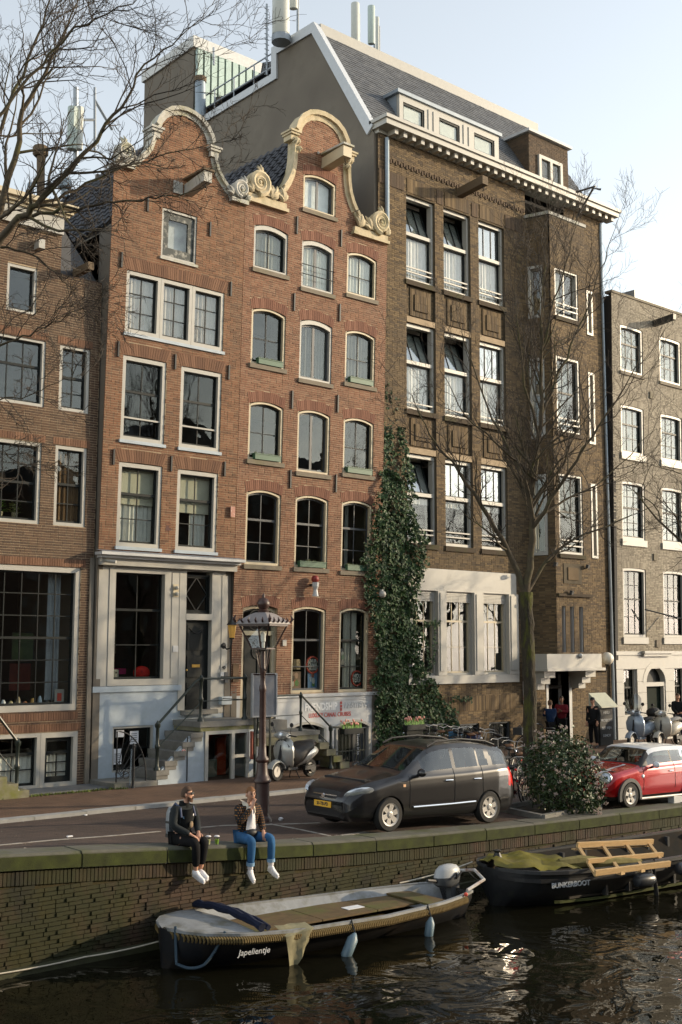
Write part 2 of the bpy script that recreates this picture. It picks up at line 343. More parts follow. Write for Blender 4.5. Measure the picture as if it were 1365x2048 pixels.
BRQ = brickmat('quay_brick', [(0.028, 0.016, 0.010), (0.042, 0.024, 0.014), (0.056, 0.031, 0.017), (0.065, 0.038, 0.022)], patch=(0.020, 0.014, 0.005), patch_amt=0.5, patch_scale=0.7, moss=MOSSL)
MORTQ = mat('quay_mortar', (0.040, 0.031, 0.009), 0.95, var=0.3, stain=(0.035, 0.045, 0.007), stain_amt=0.9, stain_scale=1.1, bump=0.4)

xs = list(np.arange(-30, 95, .5)); ys = [YQ + .3, YQ + .6] + list(np.linspace(YQ + 1, KY + .2, 12)) + [60.0]
V = [(x, y, surf(x, y)) for x in xs for y in ys]; m_ = len(ys)
tag(MB().add(V, [(i * m_ + j, (i + 1) * m_ + j, (i + 1) * m_ + j + 1, i * m_ + j + 1) for i in range(len(xs) - 1) for j in range(m_ - 1)]).build('street', M_ROAD, smooth=True), kind='structure')
tag(MB().box(-30, 95, KY + 0.26, 27.6, -0.05, 0.07).build('pavement', M_PAVE), kind='structure')
kerb = tag(MB().box(-30, 95, KY + 0.03, KY + 0.25, -0.05, 0.055).build('kerb', MORTQ), kind='structure')
me = MB().box(0, 1.19, 0, 0.28, -0.06, 0.08).mesh('kerb_stone')
for i in range(48):
    o = link_mesh('kerb_stone', me, M_KERB, kerb); o.location = (5.2 + i * 1.2, KY + random.uniform(-.006, .006), random.uniform(-.006, .004))

# quay wall: core, coping stones, bricks
wall = thing('quay_wall', 'mossy brick canal wall with stone coping running below the street', 'wall', (12, YQ, WZ))
def qstrip(x0, x1, st, y0, y1, z0, z1):
    """bar along the quay; z0, z1 relative to the coping top when given as tuples ('c', dz)"""
    R = []
    for x in np.arange(x0, x1 + st, st):
        f = lambda q: zq(x) + q[1] if isinstance(q, tuple) else q
        R.append([(x, y0, f(z0)), (x, y1, f(z0)), (x, y1, f(z1)), (x, y0, f(z1))])
    return MB().loft(R, closed=True)
qstrip(-12, 90, .5, YQ + .03, YQ + .7, WZ - .8, ('c', -.24)).build('wall_core', MORTQ, wall)
qstrip(-12, 90, .5, YQ - .12, YQ + .3, WZ - .8, WZ + .10).build('footing_ledge', mat('slimy_footing', (0.04, 0.042, 0.018), 0.7, var=0.4, bump=0.5), wall)
x = -3.3; k = 0
while x < 50:
    Ls = 1.5 if x < 26 else 2.4; P = []
    for t in np.linspace(x + .006, x + Ls - .006, 6):
        a = YQ - .045 + .008 * math.sin(k * 2.1); z = zq(t) + .03 + .006 * math.sin(k * 1.7); zb = zq(t) - .21
        P.append([(t, a, zb), (t, YQ + .52, zb), (t, YQ + .52, z), (t, a + .03, z), (t, a, z - .03)])
    MB().loft(P, closed=True).build('coping_stone', M_COPE, wall); x += Ls; k += 1
ms = MB(); x = -3.3
while x < 50:
    Ls = 1.5 if x < 26 else 2.4; q = qstrip(x + .012, x + Ls - .015, (Ls - .025) / 4, YQ - .066, YQ - .055, ('c', -.20), ('c', -.012)); ms.add(q.v, q.f); x += Ls
ms.build('moss_face', M_COPEG, wall, kind='stuff')
rb = random.Random(3); singles = []; rest = MB()
def qbrick(x, z0, ln, h, dep, z2=None):
    z2 = z0 if z2 is None else z2; a, c = YQ - dep, YQ + .045
    return [(x, a, z0), (x + ln, a, z2), (x + ln, c, z2), (x, c, z0), (x, a, z0 + h), (x + ln, a, z2 + h), (x + ln, c, z2 + h), (x, c, z0 + h)], [(0, 1, 5, 4), (1, 2, 6, 5), (3, 0, 4, 7), (4, 5, 6, 7), (0, 3, 2, 1)]
x = 6.0
while x < 34:                                            # soldier course under the coping
    z = zq(x) - .225 - .20
    B_ = qbrick(x + .006, z, .052, .197, .004 + rb.random() * .012)
    if 7.3 < x < 9.6 and len(singles) < 36: singles.append(B_)
    else: rest.add(*B_)
    x += .064
row = 0; z = WZ - .10
while z < .6:
    x = 6.0 + (.105 if row % 2 else 0) + rb.uniform(-.02, .02)
    while x < 34:
        ln = rb.choice((.2, .21, .19, .2, .095, .15)); top = zq(x + ln / 2) - .225 - .205
        if z + .052 < top:
            B_ = qbrick(x, z, ln, .052, .002 + rb.random() ** 2 * .03)
            if z > WZ + .1 and 7.35 < x < 10.2 and len(singles) < 300: singles.append(B_)
            else: rest.add(*B_)
        x += ln + .011
    z += .063; row += 1
for P, Fc in singles: MB().add(P, Fc).build('brick', BRQ, wall)
rest.build('brickwork', BRQ, wall, kind='stuff')

# road paint and litter
M_PAINT = mat('worn_road_paint', (0.30, 0.285, 0.25), 0.8, var=0.35, scale=9, stain=(0.12, 0.08, 0.06), stain_amt=0.9, stain_scale=5)
def groundline(name, pts, w, label, m=M_PAINT, z=0.006):
    b = MB(); R = []
    pts = [Vector(p) for p in pts]
    for i, p in enumerate(pts):
        d = (pts[min(i + 1, len(pts) - 1)] - pts[max(i - 1, 0)]).normalized(); nn = Vector((-d.y, d.x, 0)) * (w / 2)
        R.append([p + nn + Vector((0, 0, z)), p - nn + Vector((0, 0, z)), p - nn + Vector((0, 0, z - .008)), p + nn + Vector((0, 0, z - .008))])
    b.loft(R, closed=True); o = b.build(name, m); tag(o, label, kind='structure'); return o
groundline('lane_line', [onroad(-60, 1696), onroad(100, 1681), onroad(210, 1673), onroad(320, 1663)], 0.09, 'thin worn white line along the brick road')
groundline('lane_line', [onroad(395, 1656), onroad(450, 1651), onroad(520, 1650), onroad(640, 1646)], 0.10, 'worn white line behind the seated men')
groundline('parking_line', [onroad(650, 1676), onroad(735, 1664)], 0.12, 'white parking line by the front wheel of the grey car')
groundline('parking_line', [onroad(540, 1648), onroad(600, 1659), onroad(660, 1672)], 0.07, 'thin pale line slanting across the parking strip')
# ================================================================== FACADE TOOLS
class Face:
    """a facade plane: local u (along), d (inwards), z (up); leans forward by `lean`"""
    def __init__(s, y=27.0, lean=0.0, origin=None, udir=(1, 0), z0=1.0):
        s.y, s.lean, s.z0, s.ux = y, lean, z0, 0.0
        s.o = origin; s.ud = Vector((udir[0], udir[1], 0)).normalized(); s.nd = Vector((-s.ud.y, s.ud.x, 0))
    def xf(s, u, d, z):
        if s.o is None: return (u + s.ux, s.y + d - s.lean * (z - s.z0), z)
        p = Vector((s.o[0], s.o[1], 0)) + s.ud * u + s.nd * d; return (p.x, p.y, z)
    def mb(s): return MB(s.xf)
def spans(z, outline, holes, arch=True):
    """free u-intervals of the wall at height z"""
    iv = [outline(z)] if not isinstance(outline(z), list) else outline(z)
    for h in holes:
        u0, u1, z0, z1 = h[:4]; rise = h[4] if len(h) > 4 else 0; ext = h[5] if (len(h) > 5 and arch) else 0
        if z <= z0: continue
        c, w = (u0 + u1) / 2, (u1 - u0) / 2
        if z <= z1 + rise * 0.3: hw = w
        elif ext and z < z1 + rise + ext:
            hw = w + 0.10 * min(1, (z - z1) / ext)
            over = z - (z1 + ext)
            if over > 0: hw *= math.sqrt(max(0, 1 - over / max(rise, .001)))
        else: continue
        new = []
        for a, b in iv:
            lo, hi = c - hw, c + hw
            if hi <= a or lo >= b: new.append((a, b)); continue
            if lo > a: new.append((a, lo))
            if hi < b: new.append((hi, b))
        iv = new
    return [q for q in iv if q[1] - q[0] > 0.012]
def brickwork(fa, house, zr, outline, holes, m_brick, m_mort, course=0.066, ln=0.215, jt=.015, seed=1, d0=0.0, proud=(0.004, 0.012), name='brickwork'):
    r = random.Random(seed); Vs = []; z = zr[0]; row = 0; j = jt
    while z + course * 0.9 < zr[1]:
        za, zb = z + j / 2, z + course - j / 2
        for a, b in spans((za + zb) / 2, outline, holes):
            u = math.floor(a / (ln + j)) * (ln + j) + (0.5 * (ln + j) if row % 2 else 0) - (ln + j)
            while u < b:
                L = ln if r.random() > 0.25 else ln * 0.5 - j / 2
                x0, x1 = max(u, a), min(u + L, b)
                if x1 - x0 > 0.02: Vs.append((x0, x1, za, zb, d0 - r.uniform(*proud)))
                u += L + j
        z += course; row += 1
    b = fa.mb()
    for x0, x1, za, zb, d in Vs:
        b.add([(x0, d, za), (x1, d, za), (x1, d, zb), (x0, d, zb), (x0, d0 + .02, za), (x1, d0 + .02, za), (x1, d0 + .02, zb), (x0, d0 + .02, zb)],
              [(0, 1, 2, 3), (1, 5, 6, 2), (4, 0, 3, 7), (3, 2, 6, 7), (0, 4, 5, 1)])
    o = b.build(name, m_brick, house, kind='stuff')
    # mortar sheet with the same openings
    zs = set([zr[0], zr[1]])
    for h in holes: zs |= {h[2], h[3], h[3] + (h[4] if len(h) > 4 else 0)}
    t = zr[0]
    while t < zr[1]: zs.add(t); t += 0.12
    zs = sorted(q for q in zs if zr[0] <= q <= zr[1]); w = fa.mb()
    hh = [(h[0], h[1], h[2], h[3] + (h[4] if len(h) > 4 else 0)) for h in holes]
    for za, zb in zip(zs[:-1], zs[1:]):
        if zb - za < 1e-4: continue
        for a, c in spans((za + zb) / 2, outline, hh, arch=False): w.add([(a, d0, za), (c, d0, za), (c, d0, zb), (a, d0, zb)], [(0, 1, 2, 3)])
    for a, c, z0, z1 in hh:
        w.add([(a, d0, z0), (c, d0, z0), (c, d0, z1), (a, d0, z1), (a, .34, z0), (c, .34, z0), (c, .34, z1), (a, .34, z1)], [(0, 4, 5, 1), (1, 5, 6, 2), (2, 6, 7, 3), (3, 7, 4, 0)])
    w.build('wall', m_mort, house); return o
def arcz(t, z, rise):                                  # segmental arch height at t in 0..1
    return z + rise * (1 - (2 * t - 1) ** 2)
def brick_arch(fa, house, u0, u1, z, rise, h, m, fan=0.10, proud=0.012):
    n = max(6, int((u1 - u0) / 0.068)); b = fa.mb()
    for i in range(n):
        ta, tb = (i + 0.06) / n, (i + 0.94) / n
        lo = [(u0 + (u1 - u0) * t, arcz(t, z, rise)) for t in (ta, tb)]
        hi = [(u0 - fan + (u1 - u0 + 2 * fan) * t, arcz(t, z + h, rise)) for t in (ta, tb)]
        p = -proud - 0.006 * ((i * 7) % 3) / 3
        q = [lo[0], lo[1], hi[1], hi[0]]
        b.add([(u, p, zz) for u, zz in q] + [(u, .06, zz) for u, zz in q], [(0, 1, 2, 3), (1, 0, 4, 5), (2, 1, 5, 6), (3, 2, 6, 7), (0, 3, 7, 4)])
    b.build('brick_arch', m, house, kind='stuff')
    w = fa.mb(); k = 8; V = []                           # bedding mortar behind the voussoirs
    for i in range(k + 1):
        t = i / k; V += [(u0 + (u1 - u0) * t, -.002, arcz(t, z, rise)), (u0 - fan + (u1 - u0 + 2 * fan) * t, -.002, arcz(t, z + h, rise))]
    w.add(V, [(2 * i, 2 * i + 2, 2 * i + 3, 2 * i + 1) for i in range(k)]); w.build('arch_bedding', MORT1, house)
def top_board(b, u0, u1, z, rise, h, d0, d1, k=8):
    """board whose top follows the arch and whose underside is lower by h"""
    if rise <= 0: b.box(u0, u1, d0, d1, z - h, z); return
    R = []
    for i in range(k + 1):
        t = i / k; zt = arcz(t, z, rise); u = u0 + (u1 - u0) * t; R.append([(u, d0, zt - h), (u, d1, zt - h), (u, d1, zt), (u, d0, zt)])
    b.loft(R, closed=True)
def window(fa, house, u0, u1, z0, z1, rise=0.0, frame=M_WHITE, sash=M_DARK, rows=((0.35, 2, 1), (0.65, 2, 0)), fw=0.085, fb=None, ft=None, fd=(0.02, 0.2), glass=M_GLASS,
           sill=None, sill_m=M_SILL, back=None, label=None, sw=0.045, bw=0.028, pd=0.15, sill_h=0.13, tilt_rows=(), name='window'):
    """rows: (share of height from the top, panes across, 1 = thick meeting rail below)"""
    fb = fb or fw; ft = ft or fw; b = fa.mb(); e = 0.004
    b.box(u0 + e, u0 + fw, fd[0], fd[1], z0 + e, z1); b.box(u1 - fw, u1 - e, fd[0], fd[1], z0 + e, z1)
    b.box(u0 + fw, u1 - fw, fd[0], fd[1], z0 + e, z0 + fb); top_board(b, u0 + fw, u1 - fw, z1 - e, rise, ft, fd[0], fd[1])
    if rise > 0:
        top_board(b, u0 + e, u0 + fw, z1 - e, 0.02, .05, fd[0], fd[1]); top_board(b, u1 - fw, u1 - e, z1 - e, 0.02, .05, fd[0], fd[1])
    W = b.build(name, frame, house)
    if label: W['label'] = label
    a, c, lo, hi = u0 + fw, u1 - fw, z0 + fb, z1 - ft; H = hi - lo
    tot = sum(r[0] for r in rows); zt = hi; bars = fa.mb()
    nr = len(rows)
    bars.box(a, a + sw, pd - .03, pd + .03, lo, hi + (rise * .15 if rise else 0)); bars.box(c - sw, c, pd - .03, pd + .03, lo, hi + (rise * .15 if rise else 0))
    bars.box(a + sw, c - sw, pd - .03, pd + .03, lo, lo + sw * 1.3); top_board(bars, a + sw, c - sw, hi, rise * 0.9, sw, pd - .03, pd + .03)
    for k, (sh, nc, rail) in enumerate(rows):
        zb = zt - H * sh / tot; tz = zt if k else zt - sw
        bz = zb if k < nr - 1 else lo + sw * 1.3
        rw = 0.0 if k == nr - 1 else (0.065 if rail else bw)
        if rw: bars.box(a + sw, c - sw, pd - (.034 if rail else .012), pd + (.034 if rail else .012), zb - rw / 2, zb + rw / 2)
        for i in range(1, nc):
            u = a + sw + (c - a - 2 * sw) * i / nc; bars.box(u - bw / 2, u + bw / 2, pd - .014, pd + .014, bz, tz + (rise * .9 if k == 0 else 0))
        for i in range(nc):
            ua = a + sw + (c - a - 2 * sw) * i / nc; ub = a + sw + (c - a - 2 * sw) * (i + 1) / nc
            p = fa.mb(); jj = 0.0015 * ((i * 3 + k * 5) % 4 - 1.5)
            if k == 0 and rise > 0:
                m2 = 4; R = []
                for q in range(m2 + 1):
                    u = ua + (ub - ua) * q / m2; t = (u - a) / (c - a); zz = arcz(t, tz, rise * .9); R.append([(u, pd + jj, bz), (u, pd + .006 + jj, bz), (u, pd + .006, zz), (u, pd, zz)])
                p.loft(R, closed=True)
            else: p.box(ua, ub, pd + jj, pd + .006 + jj, bz, tz)
            p.build('pane', glass, W)
        zt = zb
    bars.build('sash_bars', sash, W)
    if sill:
        s = fa.mb(); s.box(u0 - sill, u1 + sill, -0.07, 0.05, z0 - sill_h, z0 - 0.002); s.build('sill', sill_m, W)
    bk = back or []
    for it in (bk if isinstance(bk, list) else [bk]):
        kind = it[0]
        if kind == 'curtain':                             # (kind, material, f0, f1, zlo, zhi, depth)
            _, m, f0, f1, g0, g1 = it[:6]; dd = it[6] if len(it) > 6 else 0.225; ua, ub = a + (c - a) * f0, a + (c - a) * f1; za, zb = lo + H * g0, lo + (H + rise) * g1
            n = max(8, int((ub - ua) / 0.03)); V = []
            for q in range(n + 1):
                u = ua + (ub - ua) * q / n; d = dd + 0.022 * math.sin(u * 46) + 0.012 * math.sin(u * 103 + 1); V += [(u, d, za), (u, d, zb)]
            fa.mb().add(V, [(2 * q, 2 * q + 2, 2 * q + 3, 2 * q + 1) for q in range(n)]).build('curtain', m, W, smooth=True)
        elif kind == 'blind_or_sky_sheet':
            _, m, g0, g1 = it[:4]; f0, f1 = (it[4], it[5]) if len(it) > 5 else (0, 1)
            fa.mb().box(a + (c - a) * f0 + .01, a + (c - a) * f1 - .01, 0.26, 0.265, lo + H * g0, lo + (H + rise) * g1).build('blind_or_sky_sheet', m, W)
    return W
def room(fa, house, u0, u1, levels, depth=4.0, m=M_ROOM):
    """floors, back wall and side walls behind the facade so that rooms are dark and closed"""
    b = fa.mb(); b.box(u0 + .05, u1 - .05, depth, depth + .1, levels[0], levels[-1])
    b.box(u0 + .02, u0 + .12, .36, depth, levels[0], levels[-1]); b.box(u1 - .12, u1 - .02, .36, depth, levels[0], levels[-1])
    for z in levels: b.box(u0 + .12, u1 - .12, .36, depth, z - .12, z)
    b.build('interior', m, house)
def anchors(fa, house, pts, h=0.5):
    for u, z in pts: fa.mb().box(u - .025, u + .025, -0.055, 0.0, z - h / 2, z + h / 2).build('wall_anchor', M_IRON, house)
# ================================================================== HOUSES
LEAN = 0.033
def side_body(house, x0, x1, y0, y1, z0, z1, m, roof=True):
    """plain side and back walls of the volume behind a facade"""
    b = MB(); b.box(x0, x0 + .2, y0, y1, z0, z1); b.box(x1 - .2, x1, y0, y1, z0, z1); b.box(x0 + .2, x1 - .2, y1 - .2, y1, z0, z1)
    if roof: b.box(x0 + .2, x1 - .2, y0, y1 - .2, z1 - .2, z1)
    return b.build('side_walls', m, house)
def roof_tiles(house, A, B, Cc, Dd, nu, nv, m=M_TILE, single=True):
    """pantiles on the slope A(eave start) B(eave end) C(ridge end) D(ridge start): each tile its own piece"""
    A, B, Cc, Dd = map(Vector, (A, B, Cc, Dd)); n = (B - A).cross(Dd - A).normalized()
    if n.z < 0: n = -n
    slab = MB().add([A, B, Cc, Dd] + [p - n * .12 for p in (A, B, Cc, Dd)], [(0, 1, 2, 3), (4, 7, 6, 5), (0, 4, 5, 1), (1, 5, 6, 2), (2, 6, 7, 3), (3, 7, 4, 0)]).build('roof', m, house)
    u = (B - A) / nu; v = (Dd - A) / nv; prof = [(-.5, 0.03), (-.28, 0.065), (-.05, 0.02), (.2, 0.0), (.5, 0.012)]
    b = MB(); P = [u * a + n * h for a, h in prof]; lift = n * 0.035
    b.add([p + lift for p in P] + [p + v * 1.12 for p in P] + [p + lift - n * .03 for p in P], [(i, i + 1, 6 + i, 5 + i) for i in range(4)] + [(10 + i, 11 + i, 1 + i, i) for i in range(4)])
    me = b.mesh('roof_tile', smooth=True, ang=60); me.materials.append(m); off = wloc(slab)
    for j in range(nv):
        for i in range(nu):
            o = bpy.data.objects.new('roof_tile', me); COL.objects.link(o); o.parent = slab; o.location = A + u * (i + .5) + v * j + n * random.uniform(.0, .012) - off
    return slab
def hoist_beam(fa, house, u, z, ln, w, h, m, roofm=None, hook=True, slope=0.0):
    b = fa.mb(); b.add([(u - w / 2, .1, z - h / 2), (u + w / 2, .1, z - h / 2), (u + w / 2, .1, z + h / 2), (u - w / 2, .1, z + h / 2)] + [(u - w / 2, -ln, z - h / 2 + slope), (u + w / 2, -ln, z - h / 2 + slope), (u + w / 2, -ln, z + h / 2 + slope), (u - w / 2, -ln, z + h / 2 + slope)],
          [(0, 1, 2, 3), (7, 6, 5, 4), (0, 4, 5, 1), (1, 5, 6, 2), (2, 6, 7, 3), (3, 7, 4, 0)])
    o = b.build('hoist_beam', m, house)
    if roofm: fa.mb().box(u - w / 2 - .05, u + w / 2 + .05, -ln - .06, .0, z + h / 2 + slope + .002, z + h / 2 + slope + .06).build('beam_cover', roofm, o)
    if hook:
        t = MB(); p = Vector(fa.xf(u, -ln + .12, z - h / 2 + slope)); t.tube([p, p + Vector((0, 0, -.1)), p + Vector((.05, 0, -.16)), p + Vector((.03, 0, -.21)), p + Vector((-.03, 0, -.19))], .012, 5); t.build('hook', M_IRON, o)
    return o
def poly_strip(fa, pts, w, d0, d1, m, house, name):
    """moulding of width w along a polyline (u,z) on the facade, from depth d0 (front) to d1"""
    P = [Vector((u, 0, z)) for u, z in pts]; R = []
    for i, p in enumerate(P):
        t = (P[min(i + 1, len(P) - 1)] - P[max(i - 1, 0)]).normalized(); n = Vector((-t.z, 0, t.x))
        a, b = p - n * w * .5, p + n * w * .5
        R.append([(a.x, d0 + .03, a.z), (b.x, d0, b.z), (b.x, d1, b.z), (a.x, d1, a.z)])
    o = fa.mb().loft(R, closed=True).build(name, m, house, smooth=True, ang=35)
    R2 = []
    for i, p in enumerate(P):
        t = (P[min(i + 1, len(P) - 1)] - P[max(i - 1, 0)]).normalized(); n = Vector((-t.z, 0, t.x)); a, b = p + n * w * .1, p + n * w * .62
        R2.append([(a.x, d0 - .07, a.z), (b.x, d0 - .09, b.z), (b.x, d0 + .02, b.z), (a.x, d0 + .02, a.z)])
    fa.mb().loft(R2, closed=True).build('roll_moulding', m, o, smooth=True, ang=35); return o
def spiral(fa, house, cu, cz, r0, turns, m, w=.09, flip=1, a0=0.0, d0=-.12, parent=None):
    """stone volute"""
    pts = []
    for i in range(int(turns * 14) + 1):
        t = i / 14 / turns; a = a0 + flip * t * turns * 2 * math.pi; r = r0 * (1 - .82 * t); pts.append((cu + r * math.cos(a), cz + r * math.sin(a)))
    b = fa.mb(); b.tube([(u, d0 - .05, z) for u, z in pts], [w * (1 - .45 * i / len(pts)) for i in range(len(pts))], 6)
    n = 14; b.add([(cu + r0 * .98 * math.cos(2 * math.pi * i / n), d0 + q, cz + r0 * .98 * math.sin(2 * math.pi * i / n)) for q in (0, .2) for i in range(n)], [tuple(range(n))] + [(i, (i + 1) % n, n + (i + 1) % n, n + i) for i in range(n)])
    b.ball((cu, d0 - .06, cz), r0 * .2, 8); return b.build('volute', m, parent or house, smooth=True, ang=50)
def leafy(fa, house, pts, m, parent=None, name='carved_leaves', d0=-.1):
    b = fa.mb(); r = random.Random(int(pts[0][0] * 100))
    for u, z, s, a in pts:
        for k in range(5):
            an = a + (k - 2) * .38; L = s * (1 - .12 * abs(k - 2)); P = []
            for i in range(5):
                t = i / 4; P.append((u + math.cos(an) * L * t + math.sin(t * 3) * .03, d0 - .05 * math.sin(t * 3.1) - .02 * k % .05, z + math.sin(an) * L * t))
            b.tube(P, [s * .10, s * .17, s * .16, s * .11, s * .03], 5)
    return b.build(name, m, parent or house, smooth=True, ang=60)

# ------------------------------------------------------------------ house 0: leftmost, brown brick, white cornice
f0 = Face(27.0, 0.006)
h0 = thing('canal_house', 'brown brick canal house at the left edge with tall white-framed shop window', 'house', (11, 27, 0))
H0W = [(11.15, 12.97, 12.06, 13.3), (11.3, 13.28, 9.69, 11.45), (13.68, 14.56, 9.69, 11.45), (11.3, 13.26, 6.67, 8.76), (13.64, 14.55, 6.68, 8.77), (11.35, 14.47, 1.95, 5.62), (11.55, 14.53, .06, 1.44)]
def out0(z): return (8.0, 14.84) if z < 13.35 else (8.0, 13.62)
H0W2 = [(h[0] + (1.0 if i == 0 else 0),) + h[1:] for i, h in enumerate(H0W)]
brickwork(f0, h0, (0.0, 14.34), out0, H0W2, BR0, MORT1, seed=10)
window(f0, h0, 12.15, 12.97, 12.06, 13.3, rows=((1, 1, 0),), glass=M_GLASSR, fw=.075)
window(f0, h0, 11.3, 13.28, 9.69, 11.45, rows=((.4, 4, 1), (.6, 4, 0)), glass=M_GLASSR, fw=.085)
window(f0, h0, 13.68, 14.56, 9.69, 11.45, rows=((.22, 2, 0), (.26, 2, 1), (.26, 2, 0), (.26, 2, 0)), glass=M_GLASSR, fw=.09)
window(f0, h0, 11.3, 13.26, 6.67, 8.76, rows=((.25, 4, 0), (.25, 4, 1), (.25, 4, 0), (.25, 4, 0)), glass=M_GLASSD, fw=.09)
window(f0, h0, 13.64, 14.55, 6.68, 8.77, rows=((.2, 2, 0), (.25, 2, 1), (.25, 2, 0), (.25, 2, 0)), fw=.09, back=[('curtain', M_BROWNC, .0, 1., 0, 1)])
window(f0, h0, 11.35, 14.47, 1.95, 5.62, rows=((.17, 6, 0), (.17, 6, 0), (.17, 6, 1), (.17, 6, 0), (.17, 6, 0), (.17, 6, 0)), fw=.13, ft=.14, fb=.18, back=[('curtain', mat('grey_blue_curtain', (.32, .35, .38), .9), .80, .93, .03, 1, .45)])
w = window(f0, h0, 11.55, 13.5, .06, 1.44, rows=((.35, 3, 1), (.33, 3, 0), (.33, 3, 0)), fw=.10, fd=(.0, .2), back=[('curtain', M_CURT, 0, 1, 0, .62)])
window(f0, h0, 13.5, 14.53, .06, 1.44, rows=((.34, 1, 1), (.22, 2, 0), (.22, 2, 0), (.22, 2, 0)), fw=.13, sw=.11, fd=(.0, .2), back=[('curtain', M_CURT, 0, 1, 0, .64)])
# soldier courses over its openings
for u0, u1, z in ((11.2, 14.6, 5.63), (11.4, 14.6, 1.46), (11.2, 13.35, 11.46), (13.6, 14.62, 11.46), (11.2, 13.35, 8.78), (13.56, 14.62, 8.78), (11.3, 14.5, 1.74)):
    brick_arch(f0, h0, u0, u1, z, 0.0, .19, BRD if z > 20 else ARC1, fan=0.0, proud=.014)
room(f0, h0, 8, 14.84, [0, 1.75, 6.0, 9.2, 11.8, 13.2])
# cornice, roof, beam
b = f0.mb(); b.box(8, 13.62, -.12, .02, 14.34, 14.86); o = b.build('frieze', M_WHITE, h0)
b = f0.mb(); b.box(8, 13.8, -.30, .02, 14.865, 14.95); b.box(8, 13.88, -.42, .02, 14.952, 15.08); b.box(8, 13.74, -.20, .02, 14.80, 14.862); b.build('cornice', M_CREAM, h0)
f0.mb().box(12.85, 13.02, -.28, 0.0, 13.78, 14.02).add([], []).build('white_bracket', M_WHITE, h0)
hoist_beam(f0, h0, 14.1, 13.45, .75, .16, .2, M_RBEAM)
roof_tiles(h0, (14.84, 27.1, 13.3), (14.84, 36, 13.3), (13.5, 36, 14.9), (13.5, 27.1, 14.9), 30, 7)
MB().prism([(13.62, 27.08, 13.3), (14.83, 27.08, 13.3), (13.62, 27.08, 14.74)], (0, .12, 0)).build('roof_gable', M_TILE, h0); MB().box(8, 13.5, 27.1, 36, 14.5, 14.9).build('flat_roof', M_TILE, h0)
side_body(h0, 8, 14.84, 27.4, 36, 0, 13.3, M_RENDER, False)
MB().box(14.72, 14.84, 26.93, 27.0, 0.0, 5.9).build('corner_pipe', mat('old_lead_pipe', (.17, .15, .12), .6), h0)

# ------------------------------------------------------------------ house 1: bell gable, orange brick, white shopfront
f1 = Face(27.0, LEAN)
h1 = thing('canal_house', 'narrow orange brick house with bell gable and white shopfront', 'house', (17, 27, 0))
C1 = 17.06
def gable_w(tab):
    zs = [t[0] for t in tab]; ws = [t[1] for t in tab]
    return lambda z: float(np.interp(z, zs, ws))
g1 = gable_w([(16.55, 1.62), (16.8, 1.40), (17.1, 1.15), (17.5, .93), (17.95, .86), (18.1, .80), (18.25, .70), (18.4, .52), (18.5, .30), (18.55, .05)])
def out1(z): return (14.88, 19.25) if z < 16.55 else (C1 - g1(z), C1 + g1(z))
H1W = [(15.4, 18.62, 12.02, 13.74, 0.02, .34), (15.39, 16.76, 9.10, 11.39, .02, .34), (17.24, 18.62, 9.10, 11.38, .02, .34), (15.39, 16.75, 6.24, 8.49, .02, .34), (17.24, 18.6, 6.24, 8.48, .02, .34), (16.44, 17.6, 14.35, 15.75, .02, .30)]
brickwork(f1, h1, (5.9, 18.58), out1, H1W, BR1, MORT1, seed=11)
for h in H1W: brick_arch(f1, h1, h[0] - .02, h[1] + .02, h[3], h[4], h[5], ARC1, fan=.13)
# triple window
P3 = [('curtain', M_CURTP, 0, 1, 0, 1)]
for a, c in ((15.4, 16.5), (16.5, 17.54), (17.54, 18.62)):
    window(f1, h1, a, c, 12.02, 13.74, rows=((.32, 2, 0), (.34, 2, 0), (.34, 2, 0)), fw=.10, fb=.12, back=P3, glass=glassmat('thin_glass', (.86, .88, .86), 1.6))
f1.mb().box(15.36, 18.66, -.06, .03, 11.93, 12.015).build('sill', M_GREY, h1)
GR = ((.36, 2, 1), (.40, 2, 2), (.24, 2, 0))
for h in H1W[1:3]:
    W = window(f1, h1, *h[:4], rows=((.40, 2, 1), (.36, 2, 0), (.24, 2, 0)), fw=.11, glass=M_GLASSD)
    f1.mb().box(h[0] + .1, h[1] - .1, .06, .10, h[2] + .60, h[2] + .645).build('guard_bar', M_WHITE, W)
    f1.mb().box(h[0] - .04, h[1] + .04, -.06, .03, h[2] - .09, h[2] - .003).build('sill', M_GREY, W)
W = window(f1, h1, *H1W[3][:4], rows=((.35, 2, 1), (.33, 2, 0), (.32, 2, 0)), fw=.11, back=[('blind_or_sky_sheet', M_BLIND, .52, 1.0), ('curtain', M_CURT, 0, 1, .0, .56, .34)])
f1.mb().box(15.36, 16.79, -.06, .03, 6.15, 6.237).build('sill', M_GREY, W)
W = window(f1, h1, *H1W[4][:4], rows=((.35, 2, 1), (.33, 2, 0), (.32, 2, 0)), fw=.11, back=[('blind_or_sky_sheet', M_BLIND, .48, 1.0), ('curtain', M_CURT, .48, .92, .0, .52, .34)])
f1.mb().box(17.2, 18.64, -.06, .03, 6.15, 6.237).build('sill', M_GREY, W)
W = window(f1, h1, *H1W[5][:4], rows=((1, 1, 0),), fw=.06, sash=mat('flaking_dark_paint', (.02, .028, .026), .6, var=.3, stain=(.5, .48, .42), stain_amt=.6, stain_scale=7), sw=.2, pd=.10, back=[('blind_or_sky_sheet', mat('pale_board', (.5, .5, .5), .9, var=.3, stain=(.2, .2, .2), stain_amt=.8, stain_scale=3), 0, 1)], label='weathered dark attic hatch with small window')
f1.mb().box(16.4, 17.64, -.06, .03, 14.27, 14.347).build('sill', M_GREYSTONE, W)
anchors(f1, h1, [(15.21, 13.96), (18.82, 13.91), (15.22, 11.51), (17.02, 11.46), (18.84, 11.45), (15.21, 8.59), (17.01, 8.60), (18.80, 8.64), (18.03, 15.5), (15.95, 15.7)], .42)
